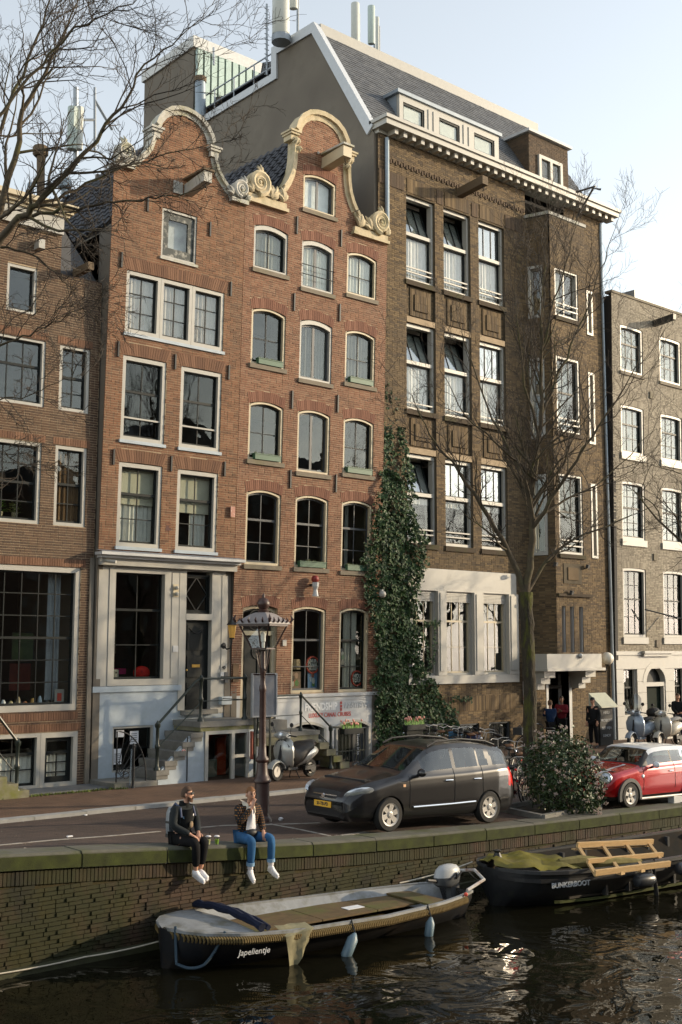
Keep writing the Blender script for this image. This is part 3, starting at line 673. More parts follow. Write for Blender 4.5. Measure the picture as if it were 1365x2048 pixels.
hoist_beam(f1, h1, 17.25, 16.42, 1.0, .26, .3, M_GREYSTONE, M_RBEAM, slope=.12)
f1.mb().box(16.75, 17.05, -.05, .02, 16.25, 16.6).build('white_patch_stone', M_WHITE, h1)
# gable stone work
def bell(fa, house, c, prof_side, arch, m, mcap, cap_z, cap_u, w=.17):
    for s in (-1, 1):
        poly_strip(fa, [(c + s * u, z) for u, z in prof_side][::(1 if s < 0 else -1)], w, -.05, .25, m, house, 'gable_moulding')
    poly_strip(fa, [(c + u, z) for u, z in arch], w * 1.35, -.07, .3, mcap, house, 'gable_arch')
    for s in (-1, 1):
        b = fa.mb(); x = c + s * cap_u
        b.box(x - .13, x + .13, -.12, .25, cap_z - .16, cap_z); b.box(x - .17, x + .17, -.18, .28, cap_z + .002, cap_z + .07); b.box(x - .21, x + .21, -.22, .3, cap_z + .072, cap_z + .13)
        b.build('capital', mcap, house)
bell(f1, h1, C1, [(1.72, 16.62), (1.5, 16.8), (1.25, 17.05), (1.08, 17.3), (.98, 17.6), (.95, 17.8)], [(-.88, 18.0), (-.82, 18.18), (-.68, 18.38), (-.48, 18.54), (-.24, 18.63), (0, 18.66), (.24, 18.63), (.48, 18.54), (.68, 18.38), (.82, 18.18), (.88, 18.0)], M_GREYSTONE, M_GREYSTONE, 17.78, .98, .15)
for s, fl in ((-1, 1), (1, -1)):
    x = C1 + s * 1.92
    st = f1.mb().box(x - .3, x + .3, -.16, .25, 16.5, 16.62).build('gable_scroll', M_GREYSTONE, h1)
    spiral(f1, h1, x + s * .02, 16.92, .26, 2.0, M_GREYSTONE, w=.07, flip=fl, a0=-math.pi / 2, parent=st)
    leafy(f1, h1, [(x - s * .28, 16.68, .28, math.pi / 2 + s * .5), (x + s * .1, 17.1, .25, math.pi / 2), (x + s * .2, 16.66, .22, math.pi / 2 - s * .9)], M_GREYSTONE, parent=st)
# white shopfront
b = f1.mb(); b.box(14.9, 19.3, -.10, .06, 5.72, 5.90); b.build('frieze', M_WHITE, h1)
b = f1.mb(); b.box(14.86, 19.34, -.22, .02, 5.902, 5.97); b.box(14.80, 19.40, -.36, .02, 5.972, 6.05); b.build('cornice', M_LGREY, h1)
f1.mb().add([(14.80, -.36, 6.055), (19.40, -.36, 6.055), (19.40, .0, 6.12), (14.80, .0, 6.12)], [(0, 1, 2, 3)]).build('lead_flashing', M_LEAD, h1)
fs = Face(27.0, 0.004)
b = fs.mb(); b.box(14.9, 15.30, -.03, .3, 2.56, 5.76); b.box(17.20, 17.50, -.03, .3, 2.56, 5.76); b.box(18.80, 19.24, -.03, .3, 1.75, 5.76); b.box(15.3, 17.2, -.01, .3, 5.68, 5.76); b.box(17.5, 18.8, -.012, .3, 5.68, 5.76); b.build('pilasters', M_WHITE, h1)
for x in (15.08, 17.35, 19.02): fs.mb().box(x - .1, x + .1, -.045, -.031, 2.75, 5.6).build('pilaster_panel', M_WHITE, h1)
window(fs, h1, 15.3, 17.2, 2.56, 5.68, rows=((.35, 2, 1), (.33, 2, 0), (.32, 2, 0)), fw=.19, fb=.17, ft=.12, fd=(-.05, .2), glass=M_GLASSD, label='large shop window with dark sashes')
fs.mb().box(17.5, 17.72, -.04, .26, 1.86, 5.68).build('door_jamb', M_WHITE, h1); fs.mb().box(18.58, 18.8, -.04, .26, 1.86, 5.68).build('door_jamb', M_WHITE, h1)
fs.mb().box(17.72, 18.58, -.05, .2, 4.33, 4.50).build('door_transom', M_WHITE, h1)
W = window(fs, h1, 17.72, 18.58, 4.50, 5.60, rows=((1, 1, 0),), frame=M_DARK, fw=.05, fd=(.08, .2))
b = fs.mb(); q = [(18.15, 5.52), (18.5, 5.05), (18.15, 4.58), (17.8, 5.05)]
for i in range(4): b.bar((q[i][0], .13, q[i][1]), (q[(i + 1) % 4][0], .13, q[(i + 1) % 4][1]), .03)
b.build('diamond_tracery', M_DARK, W)
dr = fs.mb().box(17.73, 18.57, .12, .18, 1.87, 4.32).build('door', M_DARK, h1)
for za, zb in ((3.5, 4.2), (2.75, 3.35), (1.98, 2.6)):
    b = fs.mb(); b.box(17.86, 18.44, .09, .118, za, zb); b.build('door_panel', M_DARK, dr)
MBR = mat('brass', (.55, .36, .10), .3, 0.9, var=.1)
fs.mb().box(18.02, 18.28, .075, .089, 3.02, 3.10).build('letter_flap', MBR, dr)
b = MB(); p = [fs.xf(17.92 + i * .46 / 10, .08, 4.1 - .14 * math.sin(math.pi * i / 10)) for i in range(11)]; b.tube(p, .012, 5); b.build('door_garland', M_IRON, dr)
MB().ball(fs.xf(17.83, .06, 2.95), .03, 8).build('door_knob', MBR, dr)
MB().box(17.6, 18.72, 26.78, 27.12, 1.74, 1.86).build('threshold', M_STONE, h1)
# grey plinth with basement window
fp = Face(27.0, 0.0)
HB = [(15.52, 16.76, .32, 1.50)]
b = fp.mb(); b.box(14.9, 15.52, -.02, .3, .02, 2.40); b.box(16.76, 17.62, -.02, .3, .02, 2.40); b.box(15.52, 16.76, -.02, .3, 1.50, 2.40); b.box(15.52, 16.76, -.02, .3, .02, .32); b.box(18.62, 19.26, -.02, .3, .02, 1.74); b.box(17.62, 18.62, -.02, .3, .02, 1.735)
b.build('plinth', M_GREY, h1)
fp.mb().box(14.88, 17.60, -.07, .03, 2.402, 2.552).build('plinth_cap', M_GREY, h1)
window(fp, h1, 15.52, 16.76, .32, 1.50, rows=((.5, 2, 0), (.5, 2, 0)), frame=M_WHITE, fw=.05, fd=(.0, .1), pd=.1, glass=M_GLASSD)
room(f1, h1, 14.88, 19.25, [0, 1.7, 5.95, 8.9, 11.7, 14.1, 14.8])
fs.mb().box(15.2, 17.4, 3.2, 3.3, 1.75, 5.5).build('red_wall', M_ROOMR, h1)
# roof behind gable
roof_tiles(h1, (14.86, 26.75, 14.9), (14.86, 36, 14.9), (C1, 36, 18.3), (C1, 26.75, 18.3), 30, 14)
roof_tiles(h1, (19.25, 36, 14.9), (19.25, 26.75, 14.9), (C1, 26.75, 18.3), (C1, 36, 18.3), 30, 14)
side_body(h1, 14.9, 19.24, 26.95, 36, 0, 14.85, M_RENDER, False)
# the lean leaves a wedge of side wall in front: close it
MB().add([(14.882, 27, 0.1), (14.882, 27 - LEAN * 13.9, 14.9), (14.882, 27.2, 14.9), (14.882, 27.2, .1)], [(3, 2, 1, 0)]).build('side_wall_edge', M_RENDER, h1)

# ------------------------------------------------------------------ house 2: neck gable with sandstone scrolls
f2 = Face(27.0, LEAN)
h2 = thing('canal_house', 'wide red brick house with sandstone-scrolled neck gable and three windows per floor', 'house', (22.1, 27, 0))
C2 = 22.1
g2 = gable_w([(16.68, 1.75), (17.1, 1.62), (17.4, 1.42), (17.7, 1.18), (18.0, 1.05), (18.4, .98), (19.2, .96), (19.45, .93), (19.65, .78), (19.8, .58), (19.9, .36), (19.96, .05)])
def out2(z): return (19.262, 25.0) if z < 16.68 else (C2 - g2(z), C2 + g2(z))
H2W = []
UL, UM, UR = (19.61, 20.89), (21.44, 22.73), (23.28, 24.56)
RZ = {5: (14.74, 16.02, 14.53, 15.98, 14.71, 16.02), 4: (11.86, 13.48, 11.69, 13.48, 11.86, 13.48), 3: (9.02, 10.67, 8.84, 10.67, 8.99, 10.67), 2: (5.96, 8.05, 5.96, 8.05, 5.94, 8.05)}
for k, v in RZ.items():
    for j, U in enumerate((UL, UM, UR)): H2W.append((*U, v[2 * j], v[2 * j + 1], .11, .30, k, j))
H2W += [(21.43, 22.73, 2.23, 4.70, .10, .30, 1, 1), (23.29, 24.49, 2.22, 4.70, .10, .30, 1, 2), (19.6, 20.87, 1.52, 4.70, .10, .30, 1, 0), (21.43, 22.75, 17.02, 18.08, .11, .30, 6, 1)]
brickwork(f2, h2, (2.2, 19.97), out2, H2W, BR2, MORT2, seed=12)
f2.mb().box(19.262, 19.6, -.004, .1, 1.3, 2.2).build('wall_foot', M_LGREY, h2)
for h in H2W: brick_arch(f2, h2, h[0] - .02, h[1] + .02, h[3], h[4], h[5], ARC2, fan=.06)
G22 = ((.5, 2, 0), (.5, 2, 0)); GC = ((1, 2, 0),); GS = ((.36, 2, 1), (.34, 2, 0), (.30, 2, 0))
for h in H2W:
    k, j = h[6], h[7]
    if (k, j) == (1, 0): continue
    fm = M_WHITE if (k, j) in ((5, 0), (5, 1), (4, 1)) else M_CREAM
    rows = GC if j == 1 else G22
    if k in (2, 1): rows = GS
    gl = M_GLASSR if k >= 3 else M_GLASSD; bk = None
    if k == 5: bk = [('curtain', M_CURT if j else mat('grey_green_curtain', (.30, .29, .24), .9), 0, 1, 0, 1)]; gl = M_GLASS
    if k == 4 and j: bk = [('curtain', mat('grey_net_curtain', (.22, .22, .2), .9), 0, 1, 0, 1)]
    if k == 6: bk = [('blind_or_sky_sheet', mat('papered_glass', (.72, .74, .76), .8, var=.15), 0, 1)]; gl = M_GLASS
    if (k, j) == (1, 2): bk = [('curtain', M_CURT, .28, .8, 0, 1)]
    if (k, j) == (2, 2): bk = [('curtain', mat('pale_wall_inside', (.4, .42, .42), .9), .35, .48, 0, 1, .4)]
    W = window(f2, h2, *h[:5], frame=fm, sash=M_DKGREY if j == 1 or k == 2 else M_DARK, rows=rows, fw=.075, glass=gl, sill=.05 if k > 1 else None, back=bk, bw=.09 if (j == 1 and k > 2) else .028, ft=.13 if fm is M_WHITE else .06)
    if (k, j) == (5, 1):
        for zz in (.42, .72): b = MB(); b.tube([f2.xf(h[0] - .02, -.05, h[2] + zz), f2.xf(h[1] + .02, -.05, h[2] + zz)], .014, 5); b.build('guard_rail', M_IRON, W)
anchors(f2, h2, [(21.2, 16.40), (22.99, 16.42), (21.17, 13.99), (23.0, 14.02), (21.19, 10.99), (23.0, 11.12), (21.20, 8.58), (23.0, 8.62)], .55)
# front door
fd2 = Face(27.0, 0.01)
W = window(fd2, h2, 19.6, 20.87, 3.92, 4.70, rise=.1, rows=((1, 1, 0),), frame=M_CREAM, fw=.09, fb=.13, label='arched fanlight over the door')
b = MB(); b.tube([fd2.xf(20.23 + .3 * math.cos(t), .1, 4.36 + .3 * math.sin(t)) for t in [i * math.pi / 8 for i in range(16)]], .018, 5, closed=True); b.build('fanlight_ring', M_IRON, W)
b = fd2.mb(); b.box(19.6, 19.72, .02, .2, 1.52, 3.92); b.box(20.75, 20.87, .02, .2, 1.52, 3.92); b.build('door_frame', M_CREAM, h2)
dr = fd2.mb().box(19.72, 20.75, .11, .17, 1.53, 3.92).build('door', M_DARK, h2)
for a, c in ((19.8, 20.2), (20.28, 20.67)):
    for za, zb in ((1.7, 2.5), (2.6, 3.8)): fd2.mb().box(a, c, .085, .109, za, zb).build('door_panel', M_DARK, dr)
b = MB(); b.tube([fd2.xf(20.23 + .16 * math.cos(t), .07, 3.45 + .2 * math.sin(t)) for t in [i * math.pi / 6 for i in range(12)]], .016, 5, closed=True); b.build('door_ornament', M_IRON, dr)
MB().ball(fd2.xf(20.16, .06, 2.5), .035, 8).build('door_knob', MBR, dr)
# plinth with sign band and basement openings
b = fp.mb(); b.box(20.9, 25.0, -.03, .3, 1.36, 2.10); b.box(20.9, 21.3, -.03, .3, .07, 1.36); b.box(22.8, 23.2, -.03, .3, .07, 1.36); b.box(24.62, 25.0, -.03, .3, .07, 1.36); b.build('plinth', M_LGREY, h2)
fp.mb().box(20.88, 25.02, -.09, .05, 2.102, 2.2).build('plinth_cap', M_LGREY, h2)
fp.mb().box(20.9, 25.0, -.045, -.032, 1.98, 2.06).build('plinth_moulding', M_LGREY, h2)
for a, c in ((21.3, 22.8), (23.2, 24.62)):
    R = []
    for i in range(13):
        t = i / 12; u = a + (c - a) * t; zt = 1.10 + .2 * (1 - (2 * t - 1) ** 2); R.append([(u, -.07, zt), (u, .05, zt), (u, .05, zt + .08), (u, -.07, zt + .08)])
    o = fp.mb().loft(R, closed=True).build('arched_frame', M_WHITE, h2)
    b = fp.mb(); b.box(a - .002, a + .09, -.068, .05, .07, 1.13); b.box(c - .09, c + .002, -.068, .05, .07, 1.13); b.build('frame_post', M_WHITE, o)
    b = fp.mb(); V = []
    for i in range(13):
        t = i / 12; u = a + (c - a) * t; V += [(u, -.028, 1.16 + .2 * (1 - (2 * t - 1) ** 2)), (u, -.028, 1.362)]
    b.add(V, [(2 * i, 2 * i + 2, 2 * i + 3, 2 * i + 1) for i in range(12)]); b.build('spandrel', M_LGREY, o)
R = []
for i in range(13):
    t = i / 12; u = 21.39 + 1.32 * t; zt = .74 + .1 * (1 - (2 * t - 1) ** 2); R.append([(u, .0, zt), (u, .08, zt), (u, .08, zt + .06), (u, .0, zt + .06)])
fp.mb().loft(R, closed=True).build('arched_transom', M_WHITE, h2)
bd = fp.mb().box(23.3, 23.95, .12, .16, .07, 1.1).build('basement_door', M_DARK, h2)
fp.mb().box(23.4, 23.6, .10, .119, .3, .95).build('pane', M_GLASSD, bd); fp.mb().box(23.65, 23.85, .10, .119, .3, .95).build('pane', M_GLASSD, bd)
fp.mb().box(24.0, 24.5, .12, .16, .07, 1.1).build('basement_panel', M_DKGREY, h2); fp.mb().box(21.4, 22.7, .2, .24, .07, 1.2).build('basement_window', M_DARK, h2)
ML_W = mat('white_lettering', (.8, .8, .78), .6, var=.03); ML_R = mat('red_lettering', (.62, .075, .045), .6, var=.03); ML_G = mat('pale_grey_lettering', (.55, .57, .58), .6, var=.03)
lettering('sign_lettering', 'FRIENDSHIP', .30, ML_W, h2, (22.62, 26.962, 1.79), bold=.012, sx=.80)
lettering('sign_lettering', 'AMSTERDAM', .27, ML_G, h2, (24.10, 26.962, 1.80), sx=.70)
for k in range(3):
    c = Vector((23.42, 26.962, 1.79 + (k - 1) * .10)); bb = MB()
    for s in (-1, 1): bb.bar(c + Vector((-.035, 0, -.035 * s)), c + Vector((.035, 0, .035 * s)), .028, .008, up=(0, 1, 0))
    bb.build('red_cross', ML_R, h2)
lettering('sign_lettering', 'LUXURY CANAL CRUISES', .19, ML_R, h2, (22.98, 26.962, 1.545), sx=.78)
lettering('door_lettering', 'Ticket Info', .15, ML_W, h2, (24.25, 27.115, .6), u=(0, 0, -1), up=(1, 0, 0))
lettering('door_lettering', 'CRUISES', .07, ML_W, h2, (23.6, 27.095, 1.02))
# gable stone work
bell(f2, h2, C2, [(1.40, 17.42), (1.25, 17.65), (1.12, 17.95), (1.05, 18.3), (1.02, 18.7), (1.02, 19.0)], [(-.96, 19.36), (-.90, 19.58), (-.74, 19.82), (-.52, 19.98), (-.26, 20.06), (0, 20.09), (.26, 20.06), (.52, 19.98), (.74, 19.82), (.90, 19.58), (.96, 19.36)], M_SAND, M_SAND, 19.16, 1.16, .2)
for s, fl in ((-1, 1), (1, -1)):
    x = C2 + s * 2.1
    st = f2.mb().box(x - .78, x + .78, -.16, .2, 16.66, 16.76).box(x - .72, x + .72, -.12, .2, 16.762, 16.92).build('gable_scroll', M_SAND, h2)
    spiral(f2, h2, x + s * .36, 17.28, .36, 2.2, M_SAND, w=.10, flip=fl, a0=-math.pi / 2, parent=st)
    leafy(f2, h2, [(x - s * .55, 16.95, .42, math.pi / 2 - s * .2), (x - s * .1, 16.95, .45, math.pi / 2 + s * .5), (x + s * .62, 16.95, .32, math.pi / 2 - s * .2), (x + s * .35, 17.6, .25, math.pi / 2)], M_SAND, parent=st)
    poly_strip(f2, [(x - s * .68, 17.42 if 0 else 17.4), (x - s * .5, 17.12), (x - s * .2, 16.96), (x + s * .1, 16.93)][::(1 if s > 0 else -1)], .14, -.1, .15, M_SAND, st, 'scroll_sweep')
    leafy(f2, h2, [(C2 + s * 1.08, 19.1, .3, -math.pi / 2 - .3), (C2 + s * 1.0, 18.85, .22, -math.pi / 2)], M_SAND, name='capital_leaves', d0=-.08)
hoist_beam(f2, h2, 22.3, 18.62, 1.05, .34, .34, M_CREAM, M_GREYSTONE, slope=.10)
for z in (18.9,): MB().ball(f2.xf(21.95, -.05, z), .05, 6).build('bracket_stub', M_WHITE, h2)
roof_tiles(h2, (19.25, 26.7, 15.6), (19.25, 36, 15.6), (C2, 36, 19.85), (C2, 26.7, 19.85), 24, 15)
MB().add([(C2, 26.7, 19.85), (C2, 36, 19.85), (24.95, 36, 15.6), (24.95, 26.7, 15.6)], [(0, 1, 2, 3)]).build('roof_back', M_TILE, h2)
side_body(h2, 19.27, 24.9, 26.95, 36, 0, 15.5, M_RENDER, False)
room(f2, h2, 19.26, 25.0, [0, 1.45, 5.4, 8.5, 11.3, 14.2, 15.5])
# ------------------------------------------------------------------ brown school-like building
fb = Face(27.0, 0.004)
hb = thing('brick_building', 'tall ochre-brown brick building with white cornice, slate mansard and white-framed windows', 'building', (31, 27, 0))
BU = [(26.31, 27.70), (28.13, 29.50), (29.94, 31.33)]; BZ = [(15.93, 18.93), (11.48, 14.45), (7.0, 9.99)]
HBW = []
for u in BU:
    HBW.append((u[0], u[1], 7.0, 18.93))                                    # the column is a recess; filled again below
HGW = [(26.27, 31.68, 2.38, 6.21)]
BAS = [(26.6, 27.9, .25, 1.02), (28.5, 29.7, .25, 1.02), (30.2, 31.3, .25, 1.02)]
def outb(z): return (25.02, 32.55) if True else None
brickwork(fb, hb, (0.0, 20.7), outb, HBW + HGW + BAS, BRB, MORTB, seed=13, course=.064, jt=.012)
brickwork(fb, hb, (2.4, 20.7), lambda z: (34.9, 37.36), [(36.15, 36.55, 15.8, 17.6), (36.15, 36.55, 11.45, 14.3), (36.15, 36.55, 7.0, 9.9)], BRB, MORTB, seed=14, course=.064, jt=.012)
brickwork(fb, hb, (0.0, 3.4), lambda z: (32.55, 37.36), [(33.42, 34.62, .05, 2.62), (32.55, 37.36, 2.4, 3.4)], BRB, MORTB, seed=15, course=.064, jt=.012)
for z0, z1 in ((15.8, 17.6), (11.45, 14.3), (7.0, 9.9)): window(fb, hb, 36.15, 36.55, z0, z1, rows=((.45, 1, 1), (.55, 1, 0)), fw=.10, fd=(-.06, .2))
M_GLB = glassmat('brown_building_glass', (.94, .95, .95), 1.0, base=.0, wav=.03); M_GLV = glassmat('vent_glass', (.8, .83, .83), 2.2, base=.10, wav=.02)
for ci, u in enumerate(BU):
    for ri, (z0, z1) in enumerate(BZ):
        # white frame with transom; upper light tilts inwards in some
        R = 0.10; b = fb.mb(); zt = z0 + (z1 - z0) * .555
        b.box(u[0], u[0] + .09, R, R + .2, z0, z1); b.box(u[1] - .09, u[1], R, R + .2, z0, z1); b.box(u[0] + .09, u[1] - .09, R, R + .2, z1 - .11, z1); b.box(u[0] + .09, u[1] - .09, R, R + .2, z0, z0 + .11); b.box(u[0] + .09, u[1] - .09, R - .01, R + .2, zt - .06, zt + .06)
        W = b.build('window', M_WHITE, hb)
        a, c = u[0] + .09, u[1] - .09
        tilt = (ci, ri) in ((0, 0), (1, 0), (0, 1), (1, 1), (0, 2)); dt = .42 if tilt else 0.0
        def tf(x, d, z, zt=zt, dt=dt, z1=z1, R=R): return fb.xf(x, R + .12 + d + dt * (z - zt - .06) / (z1 - zt - .17), z)
        sb = MB(tf); za, zb = zt + .062, z1 - .115 - (.03 if tilt else 0)
        sb.box(a, a + .05, -.02, .03, za, zb); sb.box(c - .05, c, -.02, .03, za, zb); sb.box(a + .05, c - .05, -.02, .03, zb - .05, zb); sb.box(a + .05, c - .05, -.02, .03, za, za + .05)
        for i in (1, 2): x = a + (c - a) * i / 3; sb.box(x - .015, x + .015, -.02, .03, za + .05, zb - .05)
        sh = sb.build('vent_sash', M_DARK, W, label='top light tilted inwards' if tilt else None)
        if tilt: MB(tf).box(a + .05, c - .05, .05, .055, za + .05, zb - .05).build('blind_or_sky_sheet', M_CURT, sh)  # pale sheet behind the tilted pane, in place of reflected sky
        for i in range(3): MB(tf).box(a + .05 + (c - a - .1) * i / 3 + .015, a + .05 + (c - a - .1) * (i + 1) / 3 - .015, .0, .006, za + .05, zb - .05).build('pane', M_GLV, sh)
        lb = fb.mb(); za, zb = z0 + .11, zt - .06
        lb.box(a, a + .05, R + .1, R + .15, za, zb); lb.box(c - .06, c, R + .1, R + .15, za, zb); lb.box(a + .05, c - .06, R + .1, R + .15, za, za + .05); lb.box(a + .05, c - .06, R + .1, R + .15, zb - .05, zb); lb.build('sash', M_DARK, W)
        fb.mb().box(a + .05, c - .06, R + .12, R + .126, za + .05, zb - .05).build('pane', M_GLB, W)
        for q in ((.30, .46) if ri != 1 else (.22,)): fb.mb().box(u[0] + .05, u[1] - .05, R - .04, R - .005, z0 + q, z0 + q + .045).build('guard_bar', M_WHITE, W)
        cov = {(0, 0): 1, (1, 0): 1, (2, 0): 1, (0, 1): 1, (1, 1): 1, (2, 1): 1, (0, 2): .6, (1, 2): .4, (2, 2): .8}[(ci, ri)]
        n = 40; V = []
        for q in range(n + 1):
            uu = a + (c - a) * q / n; d = R + .20 + .018 * math.sin(uu * 40) + .01 * math.sin(uu * 97); V += [(uu, d, z0 + .05 if cov > .9 else zt - .3), (uu, d, zt + (0 if tilt else .0))]
        fb.mb().add(V, [(2 * q, 2 * q + 2, 2 * q + 3, 2 * q + 1) for q in range(n)]).build('curtain', M_CURT, W, smooth=True)
        fb.mb().box(a, c, R + (.56 if tilt else .2), R + (.57 if tilt else .21), zt - .1, z1).build('blind_or_sky_sheet', M_CURT, W)
        fb.mb().box(u[0] - .06, u[1] + .06, -.06, .30, z0 - .17, z0 - .002).build('sill', mat('dark_brick_sill', (.055, .038, .022), .9, bump=.4, stain=(.05, .06, .012), stain_amt=.6), W)
    # recessed brick spandrels with stepped square panels
    for z0, z1 in ((14.45, 15.76), (9.99, 11.31)):
        brickwork(fb, hb, (z0, z1), lambda z, u=u: u, [], BRB, MORTB, seed=int(u[0] * 10 + z0), d0=.10, course=.064, jt=.012, name='spandrel_brickwork')
        cu, cz = (u[0] + u[1]) / 2 + .05, (z0 + z1) / 2 + .1
        for (hw, hz, pr) in ((.50, .47, .04), (.33, .28, .09)):
            p = fb.mb().box(cu - hw, cu + hw, .10 - pr, .12, cz - hz, cz + hz).build('square_panel', MORTB, hb)
            n = int(2 * hw / .06); bb = fb.mb()
            for i in range(n):
                x0 = cu - hw + .06 * i + .004; y = .10 - pr - .006 - .004 * ((i * 5) % 3)
                for z2, z3 in ((cz - hz + .003, cz - .003), (cz + .003, cz + hz - .003)): bb.box(x0, x0 + .05, y, .10 - pr + .002, z2, z3)
            bb.build('soldier_bricks', BRB, p, kind='stuff')
        brick_arch(fb, hb, u[0] + .02, u[1] - .02, z0 + .02, 0, .2, BRB, fan=0, proud=-.085)
# soldier band over the top windows, ornamental band, cornice
for a, c in ((25.05, 26.2), (26.35, 27.65), (27.78, 28.1), (28.2, 29.45), (29.58, 29.9), (30.0, 31.28), (31.4, 32.4)):
    tall = c - a < .5; brick_arch(fb, hb, a, c, 18.97 + (.02 if not tall else 0), 0, .5, BRD if (tall or c < 26.3 or a > 31.3) else BRB, fan=0, proud=.03)
for i in range(58):
    x = 25.3 + i * .125; o = fb.mb().box(x, x + .07, -.045, .0, 19.78 + (.05 if i % 2 else 0), 19.92 + (.05 if i % 2 else 0)).build('ornament_brick', BRD, hb)
b = fb.mb(); b.box(24.9, 37.75, -.55, .25, 20.83, 21.02); b.box(24.84, 37.85, -.62, .25, 21.022, 21.14); b.build('cornice', M_WHITE, hb)
fb.mb().box(25.0, 37.4, -.06, .2, 20.70, 20.828).build('cornice_bed', M_WHITE, hb)
me = None
for i in range(30):
    x = 25.4 + i * .415; fb.mb().box(x, x + .16, -.42, -.062, 20.66, 20.826).build('modillion', M_WHITE, hb)
hoist_beam(fb, hb, 28.95, 19.62, 1.25, .28, .30, M_RBEAM, slope=.12)
# downpipes
b = MB(); b.tube([(25.36, 26.85, 20.6), (25.36, 26.86, 17.2)], .075, 8); b.build('downpipe', M_ZINC, hb)
b = MB(); b.tube([(37.22, 26.9, 20.6), (37.22, 26.9, .1)], .06, 8); b.build('downpipe', M_ZINC, hb)
# white ground-floor window block
b = fb.mb(); b.box(26.3, 31.68, -.05, .1, 5.46, 6.2); b.box(26.27, 31.72, -.10, .05, 2.38, 2.66)
for a, c in ((26.27, 26.42), (27.62, 28.02), (29.40, 29.86), (31.20, 31.70)): b.box(a, c, -.12, .3, 2.66, 5.46)
G = b.build('window_block', M_WHITE, hb)
for a, c in ((27.70, 27.94), (29.48, 29.78), (31.28, 31.60)): fb.mb().box(a, c, -.15, -.121, 2.8, 5.4).build('pilaster_panel', M_WHITE, G)
for a, c in ((26.42, 27.62), (28.02, 29.40), (29.86, 31.20)):
    W = window(fb, hb, a, c, 2.66, 5.46, rows=((.34, 3, 1), (.33, 3, 0), (.33, 3, 0)), fw=.07, ft=.10, fd=(.04, .22), sash=M_CREAM, glass=glassmat('office_glass', (.9, .92, .9), 1.0))
    b = fb.mb()
    for i in range(6): b.box(a + .07, c - .07, .03, .05, 5.36 - .05 * i, 5.40 - .05 * i)
    b.build('awning_slats', M_WHITE, W)
fb.mb().box(26.3, 31.5, 3.0, 3.1, 2.5, 5.4).build('office_wall', mat('office_wall', (.13, .12, .09), .9), hb)
brick_arch(fb, hb, 26.5, 31.6, 1.45, 0, .5, BRB, fan=0, proud=.02)
for a, c, z0, z1 in BAS:
    W = window(fb, hb, a, c, z0, z1, rows=((1, 3, 0),), fw=.04, frame=M_DKGREY, fd=(.05, .2))
    b = MB()
    for k in range(2):
        cx = a + (c - a) * (.3 + .4 * k); b.tube([fb.xf(cx + .2 * math.cos(t), .02, z0 + .38 + .2 * math.sin(t)) for t in [i * math.pi / 6 for i in range(12)]], .012, 4, closed=True)
    b.build('iron_grille', M_IRON, W)
# entrance bay
BY = 26.1
fy = Face(BY, 0.004)
BW = [(33.10, 34.50, 15.79, 17.66), (33.10, 34.48, 11.45, 14.29), (33.10, 34.50, 6.96, 9.91)]
SL = [(33.15, 33.36, 3.4, 5.06), (33.62, 33.85, 3.4, 5.06), (34.14, 34.38, 3.4, 5.06)]
brickwork(fy, hb, (3.36, 19.6), lambda z: (32.86, 34.95), BW + SL, BRB, MORTB, seed=16, course=.064, jt=.012)
for i, (a, c, z0, z1) in enumerate(BW):
    W = window(fy, hb, a, c, z0, z1, rows=((.47, 3, 1), (.53, 1, 0)) if i else ((1, 2, 0),), fw=.085, fd=(.02, .22), sash=M_WHITE if i == 0 else M_DARK, bw=.07 if i == 0 else .028, glass=M_GLASS if i < 2 else M_GLASSD, back=[('curtain', M_CURT, 0, .55 if i == 0 else 1, .0 if i < 2 else .5, 1, .4)])
    for q in (.28, .48): fy.mb().box(a + .05, c - .05, -.02, .015, z0 + q, z0 + q + .05).build('guard_bar', M_WHITE, W)
    fy.mb().box(a - .06, c + .06, -.08, .1, z0 - .15, z0 - .002).build('sill', MATS['dark_brick_sill'], W)
for a, c, z0, z1 in SL: fy.mb().box(a, c, .18, .2, z0, z1).build('slot_pane', M_GLASSD, hb)
for a, c, z0, z1 in SL: fy.mb().box(c - .03, c + .0, .02, .18, z0, z1).build('slot_jamb', M_LGREY, hb)
fy.mb().box(32.9, 34.9, -.10, .02, 5.42, 5.52).build('string_course', MATS['dark_brick_sill'], hb)
for hw, hz, pr in ((.52, .48, .03), (.3, .3, .06)): fy.mb().box(33.8 - hw, 33.8 + hw, -pr, .02, 6.25 - hz * .75, 6.25 + hz * .75).build('square_panel', MORTB if hw > .4 else BRB, hb)
